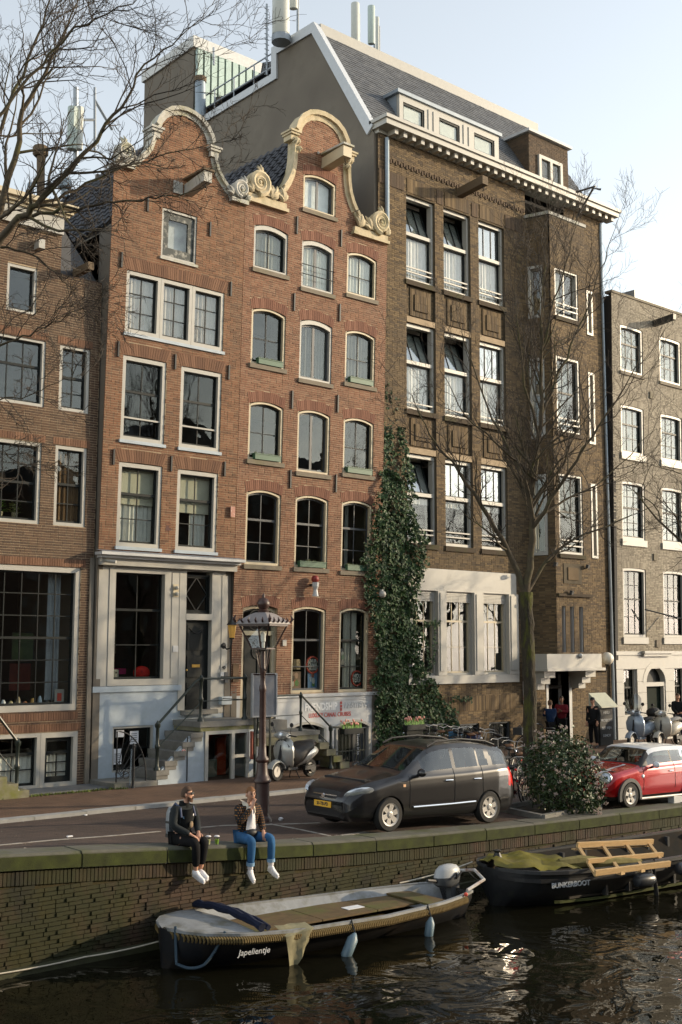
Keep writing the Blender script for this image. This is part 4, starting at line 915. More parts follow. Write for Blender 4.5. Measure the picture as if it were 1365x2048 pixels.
# left return face of the bay with narrow windows
A, B = Vector((32.52, 27.0)), Vector((32.86, 26.1)); LR = (B - A).length
fl = Face(origin=(A.x, A.y), udir=(B.x - A.x, B.y - A.y))
LW = [(.16, .72, 15.72, 17.72), (.16, .72, 11.2, 14.2), (.16, .72, 6.9, 9.85)]
brickwork(fl, hb, (3.36, 19.6), lambda z: (0, LR), LW, BRB, MORTB, seed=17, course=.064, jt=.012)
for a, c, z0, z1 in LW: window(fl, hb, a, c, z0, z1, rows=((.45, 1, 1), (.55, 1, 0)), fw=.1, fd=(-.05, .2), sash=M_WHITE)
MB().add([(34.95, 26.1, 3.36), (34.95, 27, 3.36), (34.95, 27, 19.6), (34.95, 26.1, 19.6)], [(0, 1, 2, 3)]).build('bay_return', BRB, hb)
b = MB(); b.add([(32.45, 27.0, 19.62), (32.8, 26.0, 19.62), (35.05, 26.0, 19.62), (35.05, 27.0, 19.62), (32.45, 27.0, 19.74), (32.8, 26.0, 19.74), (35.05, 26.0, 19.74), (35.05, 27.0, 19.74)], [(0, 3, 2, 1), (4, 5, 6, 7), (0, 1, 5, 4), (1, 2, 6, 5), (2, 3, 7, 6), (3, 0, 4, 7)]); b.build('bay_coping', M_GREYSTONE, hb)
b = MB(); p = Vector((34.5, 26.0, 19.9)); b.tube([p, p + Vector((0, -.8, .9)), p + Vector((.2, -1.0, .85))], .04, 5); b.tube([p + Vector((0, 0, 1.0)), p + Vector((0, -.9, .95))], .04, 5); b.build('flagpole_bracket', M_IRON, hb)
# entrance: white canopy, brackets, door
ent = MB().box(32.1, 35.25, 25.95, 26.98, 2.86, 3.36).build('entrance_canopy', M_WHITE, hb)
MB().box(32.0, 35.35, 25.85, 26.98, 2.76, 2.858).build('canopy_lip', M_WHITE, ent)
for x in (32.55, 34.9):
    b = MB(); b.box(x - .3, x + .3, 26.2, 26.98, 2.52, 2.758); b.box(x - .25, x + .25, 26.4, 26.98, 2.3, 2.518); b.box(x - .2, x + .2, 26.6, 26.98, 2.1, 2.298); b.build('stepped_bracket', M_WHITE, ent)
b = fb.mb(); b.box(33.30, 33.42, -.02, .3, .05, 2.62); b.box(34.62, 34.78, -.02, .5, .05, 2.62); b.build('door_frame', M_LGREY, hb)
fb.mb().box(33.42, 34.62, .8, .85, .05, 2.6).build('door', mat('dark_interior_door', (.02, .016, .012), .6), hb)
# side wall facing left (grey-brown render), roof
prof = [(27.02, 15.0), (27.02, 20.7), (30.12, 25.75), (32.55, 25.8), (32.55, 24.75), (46, 24.75), (46, 15.0)]
MB().prism([(24.92, y, z) for y, z in prof], (.2, 0, 0)).build('side_wall', M_RENDER, hb)
fw_ = MB(); P = [(27.0, 20.95), (30.12, 25.98), (32.62, 26.02), (32.62, 24.98), (46, 24.98)]; Q = [(27.28, 20.70), (30.24, 25.60), (32.30, 25.66), (32.30, 24.68), (46, 24.68)]
R = [[(24.84, p[0], p[1]), (24.84, q[0], q[1]), (25.1, q[0], q[1]), (25.1, p[0], p[1])] for p, q in zip(P, Q)]
fw_.loft(R, closed=True); fw_.build('verge_board', mat('pale_verge_zinc', (.50, .53, .56), .5, var=.08), hb)
MB().box(25.1, 37.3, 30.02, 30.2, 25.55, 25.97).build('ridge_fascia', M_WHITE, hb)
A, B, Cc, Dd = Vector((25.05, 27.1, 21.1)), Vector((37.3, 27.1, 21.1)), Vector((37.3, 30.15, 25.75)), Vector((25.05, 30.15, 25.75))
n = (B - A).cross(Dd - A).normalized(); rf = MB().add([A, B, Cc, Dd] + [p - n * .15 for p in (A, B, Cc, Dd)], [(0, 1, 2, 3), (4, 7, 6, 5), (0, 4, 5, 1), (1, 5, 6, 2), (2, 6, 7, 3), (3, 7, 4, 0)]).build('mansard_roof', M_TILE, hb)
b = MB(); nu, nv = 46, 34; u = (B - A) / nu; v = (Dd - A) / nv
for j in range(nv):
    for i in range(nu):
        p = A + u * (i + (.5 if j % 2 else 0)) + v * j; 
        if i == nu - 1 and j % 2: continue
        l = n * random.uniform(.02, .032); q = p + u * .97
        b.add([p + l, q + l, q + v * 1.3 + n * .004, p + v * 1.3 + n * .004, p, q], [(0, 1, 2, 3), (4, 5, 1, 0), (4, 0, 3), (5, 2, 1)])
b.build('slates', M_SLATE, rf, kind='stuff')
MB().box(25.1, 37.3, 30.2, 45.9, 25.4, 25.5).build('flat_roof', M_TILE, hb)
MB().prism([(37.16, y, z) for y, z in [(27.1, 0), (27.1, 20.9), (30.1, 25.5), (46, 25.4), (46, 0)]], (.2, 0, 0)).build('side_wall_far', M_RENDER, hb); MB().box(24.92, 37.36, 45.9, 46.1, 0, 25.4).build('back_wall', M_RENDER, hb)
MB().box(24.93, 25.12, 27.05, 46, 0, 15.0).build('side_wall_low', M_RENDER, hb)
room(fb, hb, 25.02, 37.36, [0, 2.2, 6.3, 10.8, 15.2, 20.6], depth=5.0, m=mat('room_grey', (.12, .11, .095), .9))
# white dormer with three windows
DY = 27.7; dm = MB().box(26.72, 32.0, DY + .1, 29.9, 21.25, 22.95).build('dormer', M_LEAD, hb)
MB().box(26.6, 32.1, DY - .12, 29.95, 22.95, 23.08).build('dormer_roof', M_LEAD, dm)
b = MB(); b.box(26.74, 31.98, DY - .04, DY + .1, 22.70, 22.948); b.box(26.74, 31.98, DY - .04, DY + .1, 21.25, 21.58)
for a, c in ((26.74, 26.92), (27.98, 28.74), (29.82, 30.6), (31.74, 31.98)): b.box(a, c, DY - .04, DY + .1, 21.58, 22.70)
b.build('dormer_front', M_WHITE, dm)
for a, c in ((28.16, 28.3), (28.42, 28.56), (30.0, 30.14), (30.28, 30.42)): MB().box(a, c, DY - .07, DY - .041, 21.5, 22.8).build('fluted_strip', M_WHITE, dm)
for a, c in ((26.92, 27.98), (28.74, 29.82), (30.6, 31.74)):
    b = MB(); b.box(a, a + .05, DY - .01, DY + .06, 21.58, 22.7); b.box(c - .08, c, DY - .01, DY + .06, 21.58, 22.7); b.box(a + .05, c - .08, DY - .01, DY + .06, 22.62, 22.7); o = b.build('dormer_sash', M_DARK, dm)
    MB().box(a + .05, c - .08, DY + .03, DY + .036, 21.58, 22.62).build('pane', M_GLASS, o); MB().box(a + .05, c - .08, DY + .06, DY + .066, 21.58, 22.62).build('blind_or_sky_sheet', M_CURT, o)
# brick dormer at the right
d2 = MB().box(33.7, 36.1, 27.62, 29.6, 21.15, 23.62).build('brick_dormer', MORTB, hb)
fz = Face(27.6, 0.0)
brickwork(fz, d2, (21.15, 23.62), lambda z: (33.68, 36.12), [(34.2, 35.66, 21.7, 22.86)], BRD, MORTB, seed=20, course=.064, jt=.012)
fz2 = Face(origin=(33.68, 29.6), udir=(0, -1)); brickwork(fz2, d2, (21.15, 23.62), lambda z: (0, 2.0), [], BRD, MORTB, seed=21, course=.064, jt=.012)
MB().box(33.55, 36.25, 27.45, 29.7, 23.63, 23.74).build('dormer_coping', M_LGREY, d2)
b = MB(); b.box(34.2, 34.34, 27.5, 27.62, 21.7, 22.86); b.box(35.52, 35.66, 27.5, 27.62, 21.7, 22.86); b.box(34.34, 35.52, 27.5, 27.62, 22.72, 22.86); b.box(34.88, 35.02, 27.5, 27.62, 21.7, 22.72); b.box(34.1, 35.76, 27.46, 27.62, 21.58, 21.7); o = b.build('dormer_window', M_WHITE, d2)
for a, c in ((34.36, 34.86), (35.04, 35.5)): MB().box(a, c, 27.58, 27.586, 21.7, 22.72).build('pane', M_GLASSR, o)
# penthouse block and roof fittings
pb = MB().box(25.0, 30.0, 38.1, 42.0, 24.75, 28.35).build('penthouse', M_RENDER, hb)
MB().box(24.9, 30.1, 38.0, 42.1, 28.36, 28.85).build('penthouse_fascia', mat('pale_fascia', (.55, .56, .55), .6), pb)
for i in range(14): MB().box(25.05 + i * .36, 25.32 + i * .36, 37.9, 38.05, 25.0, 28.3).build('zinc_panel', mat('green_zinc', (.36, .46, .42), .45, .2, var=.15), pb)

# ------------------------------------------------------------------ grey-brick house on the right
fg = Face(26.93, 0.021, z0=1.6); fg.ux = .97
hg = thing('canal_house', 'grey brick house at the right edge with white arched doorway and hoist beam', 'house', (40, 26.4, 0))
GU = [(36.98, 38.53), (39.73, 41.3), (42.4, 43.9)]; GZ = [(14.6, 16.5), (11.3, 13.22), (7.86, 10.15), (4.0, 6.7)]
GH = [(u[0], u[1], z[0], z[1], .03, .25, i) for i, z in enumerate(GZ) for u in GU]
brickwork(fg, hg, (3.45, 17.7), lambda z: (36.43, 45.5), GH, BRG, MORTG, seed=30)
for h in GH:
    i = h[6]; W = window(fg, hg, *h[:5], rows=((.36, 3, 1), (.32, 3, 0), (.32, 3, 0)) if i < 2 else ((.22, 3, 0), (.0001 + .22, 3, 1), (.28, 3, 0), (.28, 3, 0)), fw=.10, glass=M_GLASSR if i < 3 else M_GLASSD, back=[('curtain', M_CURT, 0, 1, 0, 1)] if i < 3 else [('curtain', M_CURT, 0.0, .25, 0, 1)])
    fg.mb().box(h[0] - .06, h[1] + .06, -.07, .04, h[2] - (.13 if i == 0 else .26), h[2] - .003).build('sill', M_SILL if i == 0 else M_WHITE, W)
    brick_arch(fg, hg, h[0] - .02, h[1] + .02, h[3], h[4], h[5], BRG, fan=.1)
hoist_beam(fg, hg, 39.35, 16.95, 1.0, .2, .24, M_IRON, slope=.1)
fg.mb().box(36.4, 45.5, -.05, .3, 17.702, 17.8).build('parapet_coping', M_SILL, hg)
for u, z in ((38.95, 13.75), (39.05, 7.1), (39.15, 3.62)): fg.mb().box(u, u + .25, -.06, .0, z, z + .28).build('wall_block', M_SILL, hg)
MB().prism([(37.4, 26.94, 0), (37.4, 26.6, 17.6), (37.4, 40, 17.6), (37.4, 40, 0)], (.18, 0, 0)).build('side_wall', mat('shade_dark_brick', (.02, .018, .016), .8, bump=.3), hg)  # near-black colour carries the shade on this left-facing wall
MB().box(37.6, 46.4, 36, 36.2, 0, 17.3).build('back_wall', M_RENDER, hg); MB().box(37.6, 46.4, 26.9, 36, 17.1, 17.2).build('roof', M_TILE, hg); MB().box(46.2, 46.4, 27.2, 36, 0, 17.3).build('side_wall', M_RENDER, hg)
MB().box(41.8, 45, 28.5, 33, 17.3, 19.2).build('roof_box', M_LEAD, hg)
room(fg, hg, 36.6, 45.5, [0, 3.5, 7.2, 10.6, 13.8, 17.0])
b = MB()
b.tube([(39.2, 26.7, 5.1), (41.2, 25.7, 4.6)], .03, 5); b.tube([(41.2, 25.7, 4.6), (40.6, 26.7, 4.9)], .03, 5); b.build('banner_pole', M_IRON, hg)
fq = Face(26.93, 0.0); fq.ux = .78
# white rusticated ground floor with arched door
GD = (38.62, 39.95, 0.05, 2.2, .62, 0)
b = fq.mb()
rows = [(.07, .5), (.51, .94), (.95, 1.38), (1.39, 1.82), (1.83, 2.26), (2.27, 2.75), (2.76, 3.3)]
for z0, z1 in rows:
    for a, c in spans((z0 + z1) / 2, lambda z: (36.66, 45.5), [(37.12, 38.02, .9, 2.83), (38.62, 39.95, 0, 2.76), (40.6, 41.4, .9, 2.83), (42.2, 43.2, .9, 2.83)]):
        if z0 > 2.2 or True: b.box(a, c, -.05 if a < 37.0 or 38 < a < 38.5 or 39.9 < a < 40.5 else -.03, .3, z0, z1)
b.build('white_rustication', M_WHITE, hg)
fq.mb().box(36.66, 45.5, -.02, .29, .04, 3.32).build('groundfloor_core', M_WHITE, hg) if False else None
fq.mb().box(36.62, 45.5, -.10, .1, 3.302, 3.45).build('string_course', M_WHITE, hg)
b = fq.mb(); b.box(38.35, 40.25, -.18, .0, 3.25, 3.36); b.box(38.28, 40.32, -.26, .0, 3.362, 3.46); b.build('door_cornice', M_WHITE, hg)
V = []; n = 14
for i in range(n + 1):
    t = math.pi * i / n; V += [(39.285 - .665 * math.cos(t), 2.2 + .62 * math.sin(t)), ]
bb = fq.mb(); R = [[(u, -.06, z), (u, .3, z), (39.285 + (u - 39.285) * 1.35, .3, 2.2 + (z - 2.2) * 1.35), (39.285 + (u - 39.285) * 1.35, -.06, 2.2 + (z - 2.2) * 1.35)] for u, z in V]
bb.loft(R, closed=True); bb.build('door_arch', M_WHITE, hg)
fl2 = fq.mb(); fl2.add([(u, .2, z) for u, z in V] + [(u, .2, z) for u, z in V], [tuple(range(n + 1))]); fl2.build('fanlight', M_DARK, hg)
dd = fq.mb().box(38.62, 39.95, .14, .2, .07, 2.05).build('door', mat('green_black_door', (.006, .014, .010), .7, spec=.1), hg)
fq.mb().box(38.62, 39.95, -.02, .25, 2.06, 2.22).build('door_transom', M_WHITE, hg); fq.mb().box(39.85, 39.95, -.02, .139, .07, 2.05).build('door_reveal', M_WHITE, hg)
for a, c in ((37.12, 38.02), (40.6, 41.4), (42.2, 43.2)): window(fq, hg, a, c, .9, 2.83, rows=((.4, 2, 1), (.6, 2, 0)), fw=.09)
# ================================================================== STOOPS, RAILINGS, WALL FITTINGS
M_GRAIL = mat('dark_green_rail', (.014, .022, .017), .4, var=.15)
M_MOSSY = mat('mossy_stone', (.19, .18, .12), .9, var=.25, bump=.3, stain=(.14, .15, .02), stain_amt=.8, stain_scale=2.0)
SY = 25.7
def newel(parent, x, y, z0, z1, m=M_GRAIL, r=.045, name='newel_post'):
    b = MB(); H = z1 - z0
    b.lathe((x, y, z0), [(r * 2.0, 0), (r * 2.0, .05), (r * 1.3, .09), (r, .13), (r, H * .42), (r * 1.5, H * .45), (r * 1.5, H * .49), (r, H * .53), (r, H * .84), (r * 1.6, H * .87), (r * 1.7, H * .93), (r * .9, H * .96), (r * .3, H)], 10)
    return b.build(name, m, parent, smooth=True)
st1 = thing('stoop', 'stone steps with dark green railing up to the black front door', 'steps', (17, SY, .07))
for i, (x, zt) in enumerate(((16.08, .44), (16.33, .66), (16.60, .89), (16.86, 1.11), (17.12, 1.34))):
    MB().box(x - .02, x + .36, SY - .03, 26.97, zt - .13, zt).build('step', M_STONE, st1); MB().box(x + .0, x + .34, SY, 26.97, zt - .23, zt - .132).build('riser', M_STONE, st1)
MB().box(17.36, 19.22, SY - .05, 26.97, 1.47, 1.62).build('landing', M_STONE, st1); MB().box(17.40, 19.2, SY - .01, 26.97, 1.36, 1.468).build('landing_course', M_MOSSY, st1)
MB().box(14.86, 16.10, SY - .02, 26.97, .06, .20).build('platform', M_STONE, st1)
b = MB(); b.prism([(16.14, SY + .02, .07), (17.55, SY + .02, .07), (17.55, SY + .02, 1.36), (17.15, SY + .02, 1.30), (16.14, SY + .02, .36)], (0, .1, 0)); b.box(17.55, 19.2, SY + .02, SY + .12, 1.36, 1.362); b.build('stair_wall', M_GREY, st1)
MB().box(19.02, 19.2, SY + .02, 26.9, .07, 1.36).build('stair_wall_end', M_GREY, st1)
b = MB(); b.box(17.56, 17.66, SY - .01, SY + .1, .07, 1.36); b.box(18.42, 18.52, SY - .01, SY + .1, .07, 1.27); b.box(18.92, 19.0, SY - .01, SY + .1, .07, 1.27); b.box(17.66, 19.0, SY - .01, SY + .1, 1.27, 1.36); b.box(18.52, 18.92, SY - .01, SY + .1, .62, .70)
bf = b.build('basement_door_frame', M_WHITE, st1)
for a, c, z0, z1 in ((17.66, 18.42, .07, 1.27), (18.52, 18.92, .70, 1.27), (18.52, 18.92, .07, .62)): MB().box(a, c, SY + .05, SY + .056, z0, z1).build('pane', M_GLASSD, bf)
MB().box(18.5, 18.8, SY + .8, SY + .9, .1, 1.1).build('orange_door_inside', mat('orange_paint', (.5, .07, .02), .6), st1)
MB().box(17.7, 18.3, SY + .5, SY + .6, .1, .55).build('grey_cabinet_inside', mat('cabinet_green', (.16, .18, .14), .6), st1)
MB().box(17.56, 19.0, 26.6, 26.7, .07, 1.36).build('basement_back', M_ROOM, st1)
MB().box(19.02, 19.06, SY - .12, SY - .02, .55, 1.3).build('narrow_sign', mat('rust_red_sign', (.30, .08, .05), .6), st1)
newel(st1, 17.44, SY + .05, 1.62, 2.85); newel(st1, 18.88, SY + .05, 1.62, 2.85); newel(st1, 16.12, SY + .05, .44, 1.70)
b = MB(); b.tube([(17.44, SY + .05, 2.74), (18.88, SY + .05, 2.74)], .028, 8); b.tube([(18.88, SY + .05, 2.74), (18.9, 26.9, 2.74)], .028, 8); b.tube([(16.12, SY + .05, 1.60), (17.0, SY + .05, 2.42), (17.25, SY + .05, 2.66), (17.44, SY + .05, 2.76)], .035, 8); b.build('handrail', M_GRAIL, st1, smooth=True)
b = MB(); b.tube([(17.44, SY + .05, 2.15), (18.88, SY + .05, 2.15)], .014, 6); b.tube([(18.88, SY + .05, 2.15), (18.9, 26.9, 2.15)], .014, 6); b.tube([(16.12, SY + .05, 1.02), (17.44, SY + .05, 2.12)], .016, 6); b.build('lower_rail', M_GRAIL, st1, smooth=True)
MB().lathe((16.88, SY - .0, .86), [(.075, 0), (.075, .012)], 16, axis=(0, -1, 0)).build('round_sign', mat('white_sign', (.75, .72, .70), .5), st1)
b = MB(); b.tube([(16.88 + .058 * math.cos(t), SY - .016, .86 + .058 * math.sin(t)) for t in [i * math.pi / 8 for i in range(16)]], .009, 4, closed=True); b.bar((16.84, SY - .016, .90), (16.92, SY - .016, .82), .014); b.build('red_ban_ring', ML_R, st1)
b = MB(); b.box(17.0, 17.02, SY - .005, SY + .015, .1, 1.25); b.build('cable', M_IRON, st1)

st2 = thing('stoop', 'moss-edged stone landing with green railing at the red brick house door', 'steps', (20.5, SY, .07))
MB().box(19.26, 21.5, SY - .03, 26.97, 1.10, 1.22).build('landing', M_STONE, st2); MB().box(19.3, 21.46, SY, 26.97, .88, 1.098).build('landing_edge', M_MOSSY, st2); MB().box(19.5, 20.95, 26.5, 26.99, 1.222, 1.50).build('door_step', M_STONE, st2)
MB().box(19.3, 19.42, SY + .03, 26.9, .07, .878).build('support_wall', M_LGREY, st2)
for i in range(4): MB().box(21.5 + .26 * i, 21.84 + .26 * i, SY - .02, 26.6, .68 - .2 * i, .86 - .2 * i).build('step', M_MOSSY, st2)
newel(st2, 20.84, SY + .04, 1.22, 2.32, r=.035); newel(st2, 21.96, SY + .04, .1, 1.36, r=.04); newel(st2, 19.32, SY + .04, 1.22, 1.9, r=.035)
b = MB(); b.tube([(19.3, SY + .04, 2.22), (20.84, SY + .04, 2.24), (21.96, SY + .04, 1.28)], .03, 8); b.tube([(21.96, SY + .04, 1.28), (23.3, SY + .04, 1.2)], .03, 8); b.build('handrail', M_GRAIL, st2, smooth=True)
b = MB(); b.tube([(19.3, SY + .04, 1.66), (20.84, SY + .04, 1.68), (21.96, SY + .04, .75)], .014, 6); b.build('lower_rail', M_GRAIL, st2, smooth=True)
b = MB()
for i in range(9): b.box(22.1 + .14 * i, 22.12 + .14 * i, SY + .03, SY + .05, .1, 1.2)
b.box(22.0, 23.3, SY + .025, SY + .055, .55, .58); b.build('area_fence_bars', M_GRAIL, st2)

st0 = thing('stoop', 'dark green handrail and mossy steps cut off at the left edge', 'steps', (11.5, 25.8, .07))
for i in range(4): MB().box(11.0 - .28 * i, 12.55 - .28 * i, 25.6, 26.4, .07 + .17 * i, .07 + .17 * (i + 1)).build('step', M_MOSSY, st0)
newel(st0, 12.28, 25.72, .2, 1.45, r=.045)
b = MB(); b.tube([(12.28, 25.72, 1.35), (11.75, 25.72, 2.0), (11.0, 25.72, 2.9)], .035, 8); b.build('handrail', M_GRAIL, st0); b = MB(); b.tube([(12.35, 25.72, .74), (12.15, 25.72, .74), (11.8, 25.72, 1.15), (11.0, 25.72, 2.1)], .016, 6); b.build('lower_rail', M_GRAIL, st0)
slab = MB().box(12.0, 14.86, 25.9, 26.97, .06, .10).build('stone_slab', mat('dark_flagstone', (.13, .135, .14), .5, var=.15, bump=.15)); tag(slab, kind='structure')
g = MB(); r_ = random.Random(5)
for i in range(700):
    x = r_.uniform(11.3, 15.2); y = 25.72 + r_.gauss(0, .05) + (0.0 if x < 14.9 else -.1); h = r_.uniform(.02, .07); a = r_.uniform(0, 6.28); dx, dy = math.cos(a) * .03, math.sin(a) * .03
    g.add([(x - dy * .5, y + dx * .5, .07), (x + dy * .5, y - dx * .5, .07), (x + dx, y + dy, .07 + h)], [(0, 1, 2)])
tag(g.build('weeds', mat('moss_weed', (.10, .13, .02), .9, var=.4)), 'yellow-green moss and weeds along the pavement slab', None, None, 'stuff')

# fan-shaped iron fence and chain
fan = thing('iron_fence', 'fan-shaped wrought iron fence panel beside the basement window', 'fence', (15.1, 25.8, .2))
b = MB(); x0, z0, R_ = 14.96, .32, .95
arc = [(x0 + .85 * math.sin(t), 25.78, z0 + 1.15 * math.cos(t)) for t in np.linspace(0, math.pi / 2, 14)]
b.tube([(x0, 25.78, z0 - .1)] + arc + [(x0 + .85, 25.78, .2)], .018, 6); b.build('outer_bow', M_IRON, fan)
for k in range(1, 6):
    t = k * math.pi / 12; bb = MB(); bb.tube([(x0 + .12 * math.sin(t), 25.78, z0 + .12 * math.cos(t)), (x0 + .82 * math.sin(t), 25.78, z0 + 1.11 * math.cos(t))], .012, 5); bb.build('ray_bar', M_IRON, fan)
for cx_, cz_, rr in ((x0 + .1, z0 + .1, .12), (x0 + .28, z0 + .06, .09), (x0 + .1, z0 + .32, .08)):
    bb = MB(); bb.tube([(cx_ + rr * math.cos(t), 25.78, cz_ + rr * math.sin(t)) for t in [i * math.pi / 6 for i in range(12)]], .011, 5, closed=True); bb.build('scroll_ring', M_IRON, fan)
bp = thing('bollard', 'slim black iron post with a hanging chain in front of the fan fence', 'post', (15.35, 25.62, .07))
b = MB(); b.lathe((15.35, 25.62, .07), [(.05, 0), (.03, .08), (.03, 1.0), (.045, 1.03), (.02, 1.1)], 8); b.build('post', M_IRON, bp)
for i in range(16):
    b = MB(); z = 1.0 - i * .055; c = Vector((15.28 - .002 * i, 25.6, z)); hz = (i % 2) * 1.0
    b.tube([c + Vector((.016 * math.cos(t) * (1 - hz), .016 * math.cos(t) * hz, .034 * math.sin(t))) for t in [k * math.pi / 4 for k in range(8)]], .006, 4, closed=True); b.build('chain_link', M_ZINC, bp)

# wall lantern on the white pillar
wl = thing('wall_lantern', 'black wall lantern with amber glass on the white pillar', 'lantern', (18.98, 26.97, 3.4))
b = MB(); b.lathe((19.0, 26.97, 3.62), [(.10, 0), (.10, .02), (.05, .05)], 12, axis=(0, -1, 0), sx=1); b.build('wall_plate', M_IRON, wl)
b = MB(); b.tube([(19.0, 26.93, 3.62), (19.0, 26.8, 3.52), (19.0, 26.62, 3.56), (19.0, 26.55, 3.72), (19.0, 26.55, 3.82)], .02, 6); b.build('bracket', M_IRON, wl, smooth=True)
MB().lathe((19.0, 26.55, 3.84), [(.075, 0), (.13, .36)], 6).build('glass', mat('amber_glass', (.75, .42, .10), .25, var=.1), wl)
b = MB(); b.lathe((19.0, 26.55, 4.20), [(.16, 0), (.15, .02), (.07, .13), (.04, .18), (.02, .24), (.0, .30)], 6); b.lathe((19.0, 26.55, 3.80), [(.06, 0), (.08, .04)], 6); b.build('cap', M_IRON, wl)
# small things on the shop front
def wallbox(name, label, cat, x0, x1, z0, z1, y0, y1, m, group=None):
    return tag(MB().box(x0, x1, y0, y1, z0, z1).build(name, m), label, cat, group)
nb = thing('house_number', 'white house number plate reading 40 on the white pillar', 'sign', (19.0, 26.95, 3.0)); MB().box(18.90, 19.10, 26.935, 26.95, 2.95, 3.06).build('plate', M_WHITE, nb); lettering('digits', '40', .13, M_IRON, nb, (19.0, 26.932, 3.005), bold=.004)
ib = thing('intercom', 'small grey intercom and letter box on the white pillar', 'intercom', (19.0, 26.95, 2.6)); MB().box(18.88, 19.0, 26.90, 26.95, 2.66, 2.88).build('panel', M_LGREY, ib); MB().box(19.01, 19.13, 26.88, 26.95, 2.58, 2.88).build('dark_box', M_DKGREY, ib)
wallbox('letter_box', 'grey letter box low on the white pillar', 'letter box', 18.85, 19.2, 1.98, 2.2, 26.8, 26.95, M_GREY)
tag(MB().box(17.3, 17.47, 26.925, 26.945, 3.45, 3.62).build('name_plate', M_LGREY), 'small metal name plate left of the black door', 'sign')
kn = thing('door_spotlights', 'pair of small white spotlights beside the fanlight', 'light', (17.35, 26.9, 5.2)); MB().box(17.27, 17.45, 26.92, 26.945, 4.95, 5.3).build('back_plate', M_CREAM, kn)
for z in (5.03, 5.2): b = MB(); b.lathe((17.36, 26.92, z), [(.05, 0), (.055, .07), (.02, .1)], 8, axis=(0, -1, 0)); b.build('spotlight', M_WHITE, kn)
cm = thing('security_camera', 'white security camera under the left end of the shop cornice', 'camera', (15.1, 26.7, 5.8)); b = MB(); b.tube([(15.05, 26.7, 5.82), (15.2, 26.45, 5.78)], .045, 8); b.build('housing', M_WHITE, cm); MB().box(15.0, 15.06, 26.7, 26.9, 5.80, 5.84).build('arm', M_WHITE, cm)
cm = thing('security_camera', 'white dome camera at the ivy edge above the ground floor', 'camera', (24.8, 26.6, 5.2)); b = MB(); b.ball((24.85, 26.62, 5.25), .12, 10); b.build('dome', M_WHITE, cm, smooth=True); MB().box(24.81, 24.89, 26.6, 26.86, 5.33, 5.4).build('arm', M_WHITE, cm)
al = thing('wall_siren', 'red lamp and grey horn on the red brick wall', 'siren', (22.1, 26.75, 5.4)); b = MB(); b.ball((22.12, 26.66, 5.62), .12, 8); b.build('red_cap', mat('dull_red', (.22, .02, .015), .5), al, smooth=True); b = MB(); b.lathe((22.1, 26.62, 5.1), [(.10, 0), (.06, .2), (.10, .3), (.11, .42)], 10); b.build('horn', M_LGREY, al); MB().box(22.06, 22.16, 26.62, 26.86, 5.42, 5.48).build('arm', M_IRON, al)
tag(MB().box(19.02, 19.17, 26.70, 26.735, 7.28, 7.58).build('wall_plaque', mat('pink_plaque', (.42, .20, .15), .7, stain=(.7, .6, .5), stain_amt=.8, stain_scale=14)), 'small reddish plaque between the two brick houses', 'plaque')
tag(MB().box(16.92, 17.08, 26.80, 26.835, 6.75, 7.0).build('wall_plaque', mat('dark_red_plaque', (.07, .02, .015), .7)), 'dark red plaque between the two windows above the shop', 'plaque')
tag(MB().box(21.06, 21.2, 26.86, 26.885, 3.62, 3.8).build('wall_plaque', M_WHITE), 'tiny white plate on brick right of the door', 'plaque')
tag(MB().box(19.3, 19.5, 26.9, 26.99, 2.6, 3.1).build('letter_box', mat('bronze_box', (.10, .06, .03), .4, .4)), 'bronze letter box on brick left of the dark door', 'letter box')

# flower boxes on the sills of the red brick house
M_FB = mat('green_box_paint', (.035, .10, .055), .5, var=.2)
FBX = [((19.85, 20.75), 11.88, 'green flower box on the left fourth-floor sill, left of the white window'), ((23.45, 24.42), 11.88, 'green flower box on the right sill below the stone scroll side, upper one'), ((19.82, 20.76), 9.04, 'green flower box on the left sill with branches reflected above it'), ((23.42, 24.45), 9.01, 'green flower box on the right sill where the ivy begins'), ((21.6, 22.62), 5.98, 'green flower box on the middle first-floor sill above the siren'), ((23.5, 24.3), 5.96, 'green flower box half hidden by ivy on the right first-floor sill')]
for (a, c), z, lb in FBX:
    y = 27.0 - LEAN * (z - 1); t = thing('flower_box', lb, 'flower box', ((a + c) / 2, y, z), 'green flower boxes on the window sills')
    MB().box(a, c, y - .10, y + .04, z, z + .15).build('trough', M_FB, t); MB().box(a - .015, c + .015, y - .115, y + .055, z + .151, z + .175).build('rim', M_FB, t)
    b = MB()
    for i in range(40):
        x = random.uniform(a + .03, c - .03); h = random.uniform(.03, .1); b.add([(x - .02, y - .02, z + .16), (x + .02, y - .03, z + .16), (x + random.uniform(-.04, .04), y - .03, z + .16 + h)], [(0, 1, 2)])
    b.build('sprigs', mat('dry_sprig', (.07, .08, .03), .9), t, kind='stuff')

# posters and stickers inside the ground-floor windows
def disc_sign(name, label, x, z, r, lines, size):
    t = thing(name, label, 'sticker', (x, 27.14, z)); y = 27.142
    MB().lathe((x, y, z), [(r, 0), (r, .004)], 24, axis=(0, -1, 0)).build('dark_disc', mat('sticker_black', (.015, .012, .012), .5), t)
    b = MB(); b.tube([(x + r * .9 * math.cos(q), y - .006, z + r * .9 * math.sin(q)) for q in np.linspace(0, 2 * math.pi, 24, endpoint=False)], r * .12, 5, closed=True); b.build('red_ring', ML_R, t)
    for i, s in enumerate(lines): lettering('sticker_text', s, size, ML_W, t, (x, y - .012, z + size * .85 * ((len(lines) - 1) / 2 - i)), bold=.004, sx=.85)
disc_sign('window_sticker', 'red ring sticker reading luxury canal cruises in the middle window', 22.42, 3.05, .27, ['LUXURY', 'CANAL', 'CRUISES'], .135)
disc_sign('window_sticker', 'red ring sticker reading 1 hour tour in the right window', 24.22, 2.62, .25, ['1 HOUR', 'TOUR'], .16)
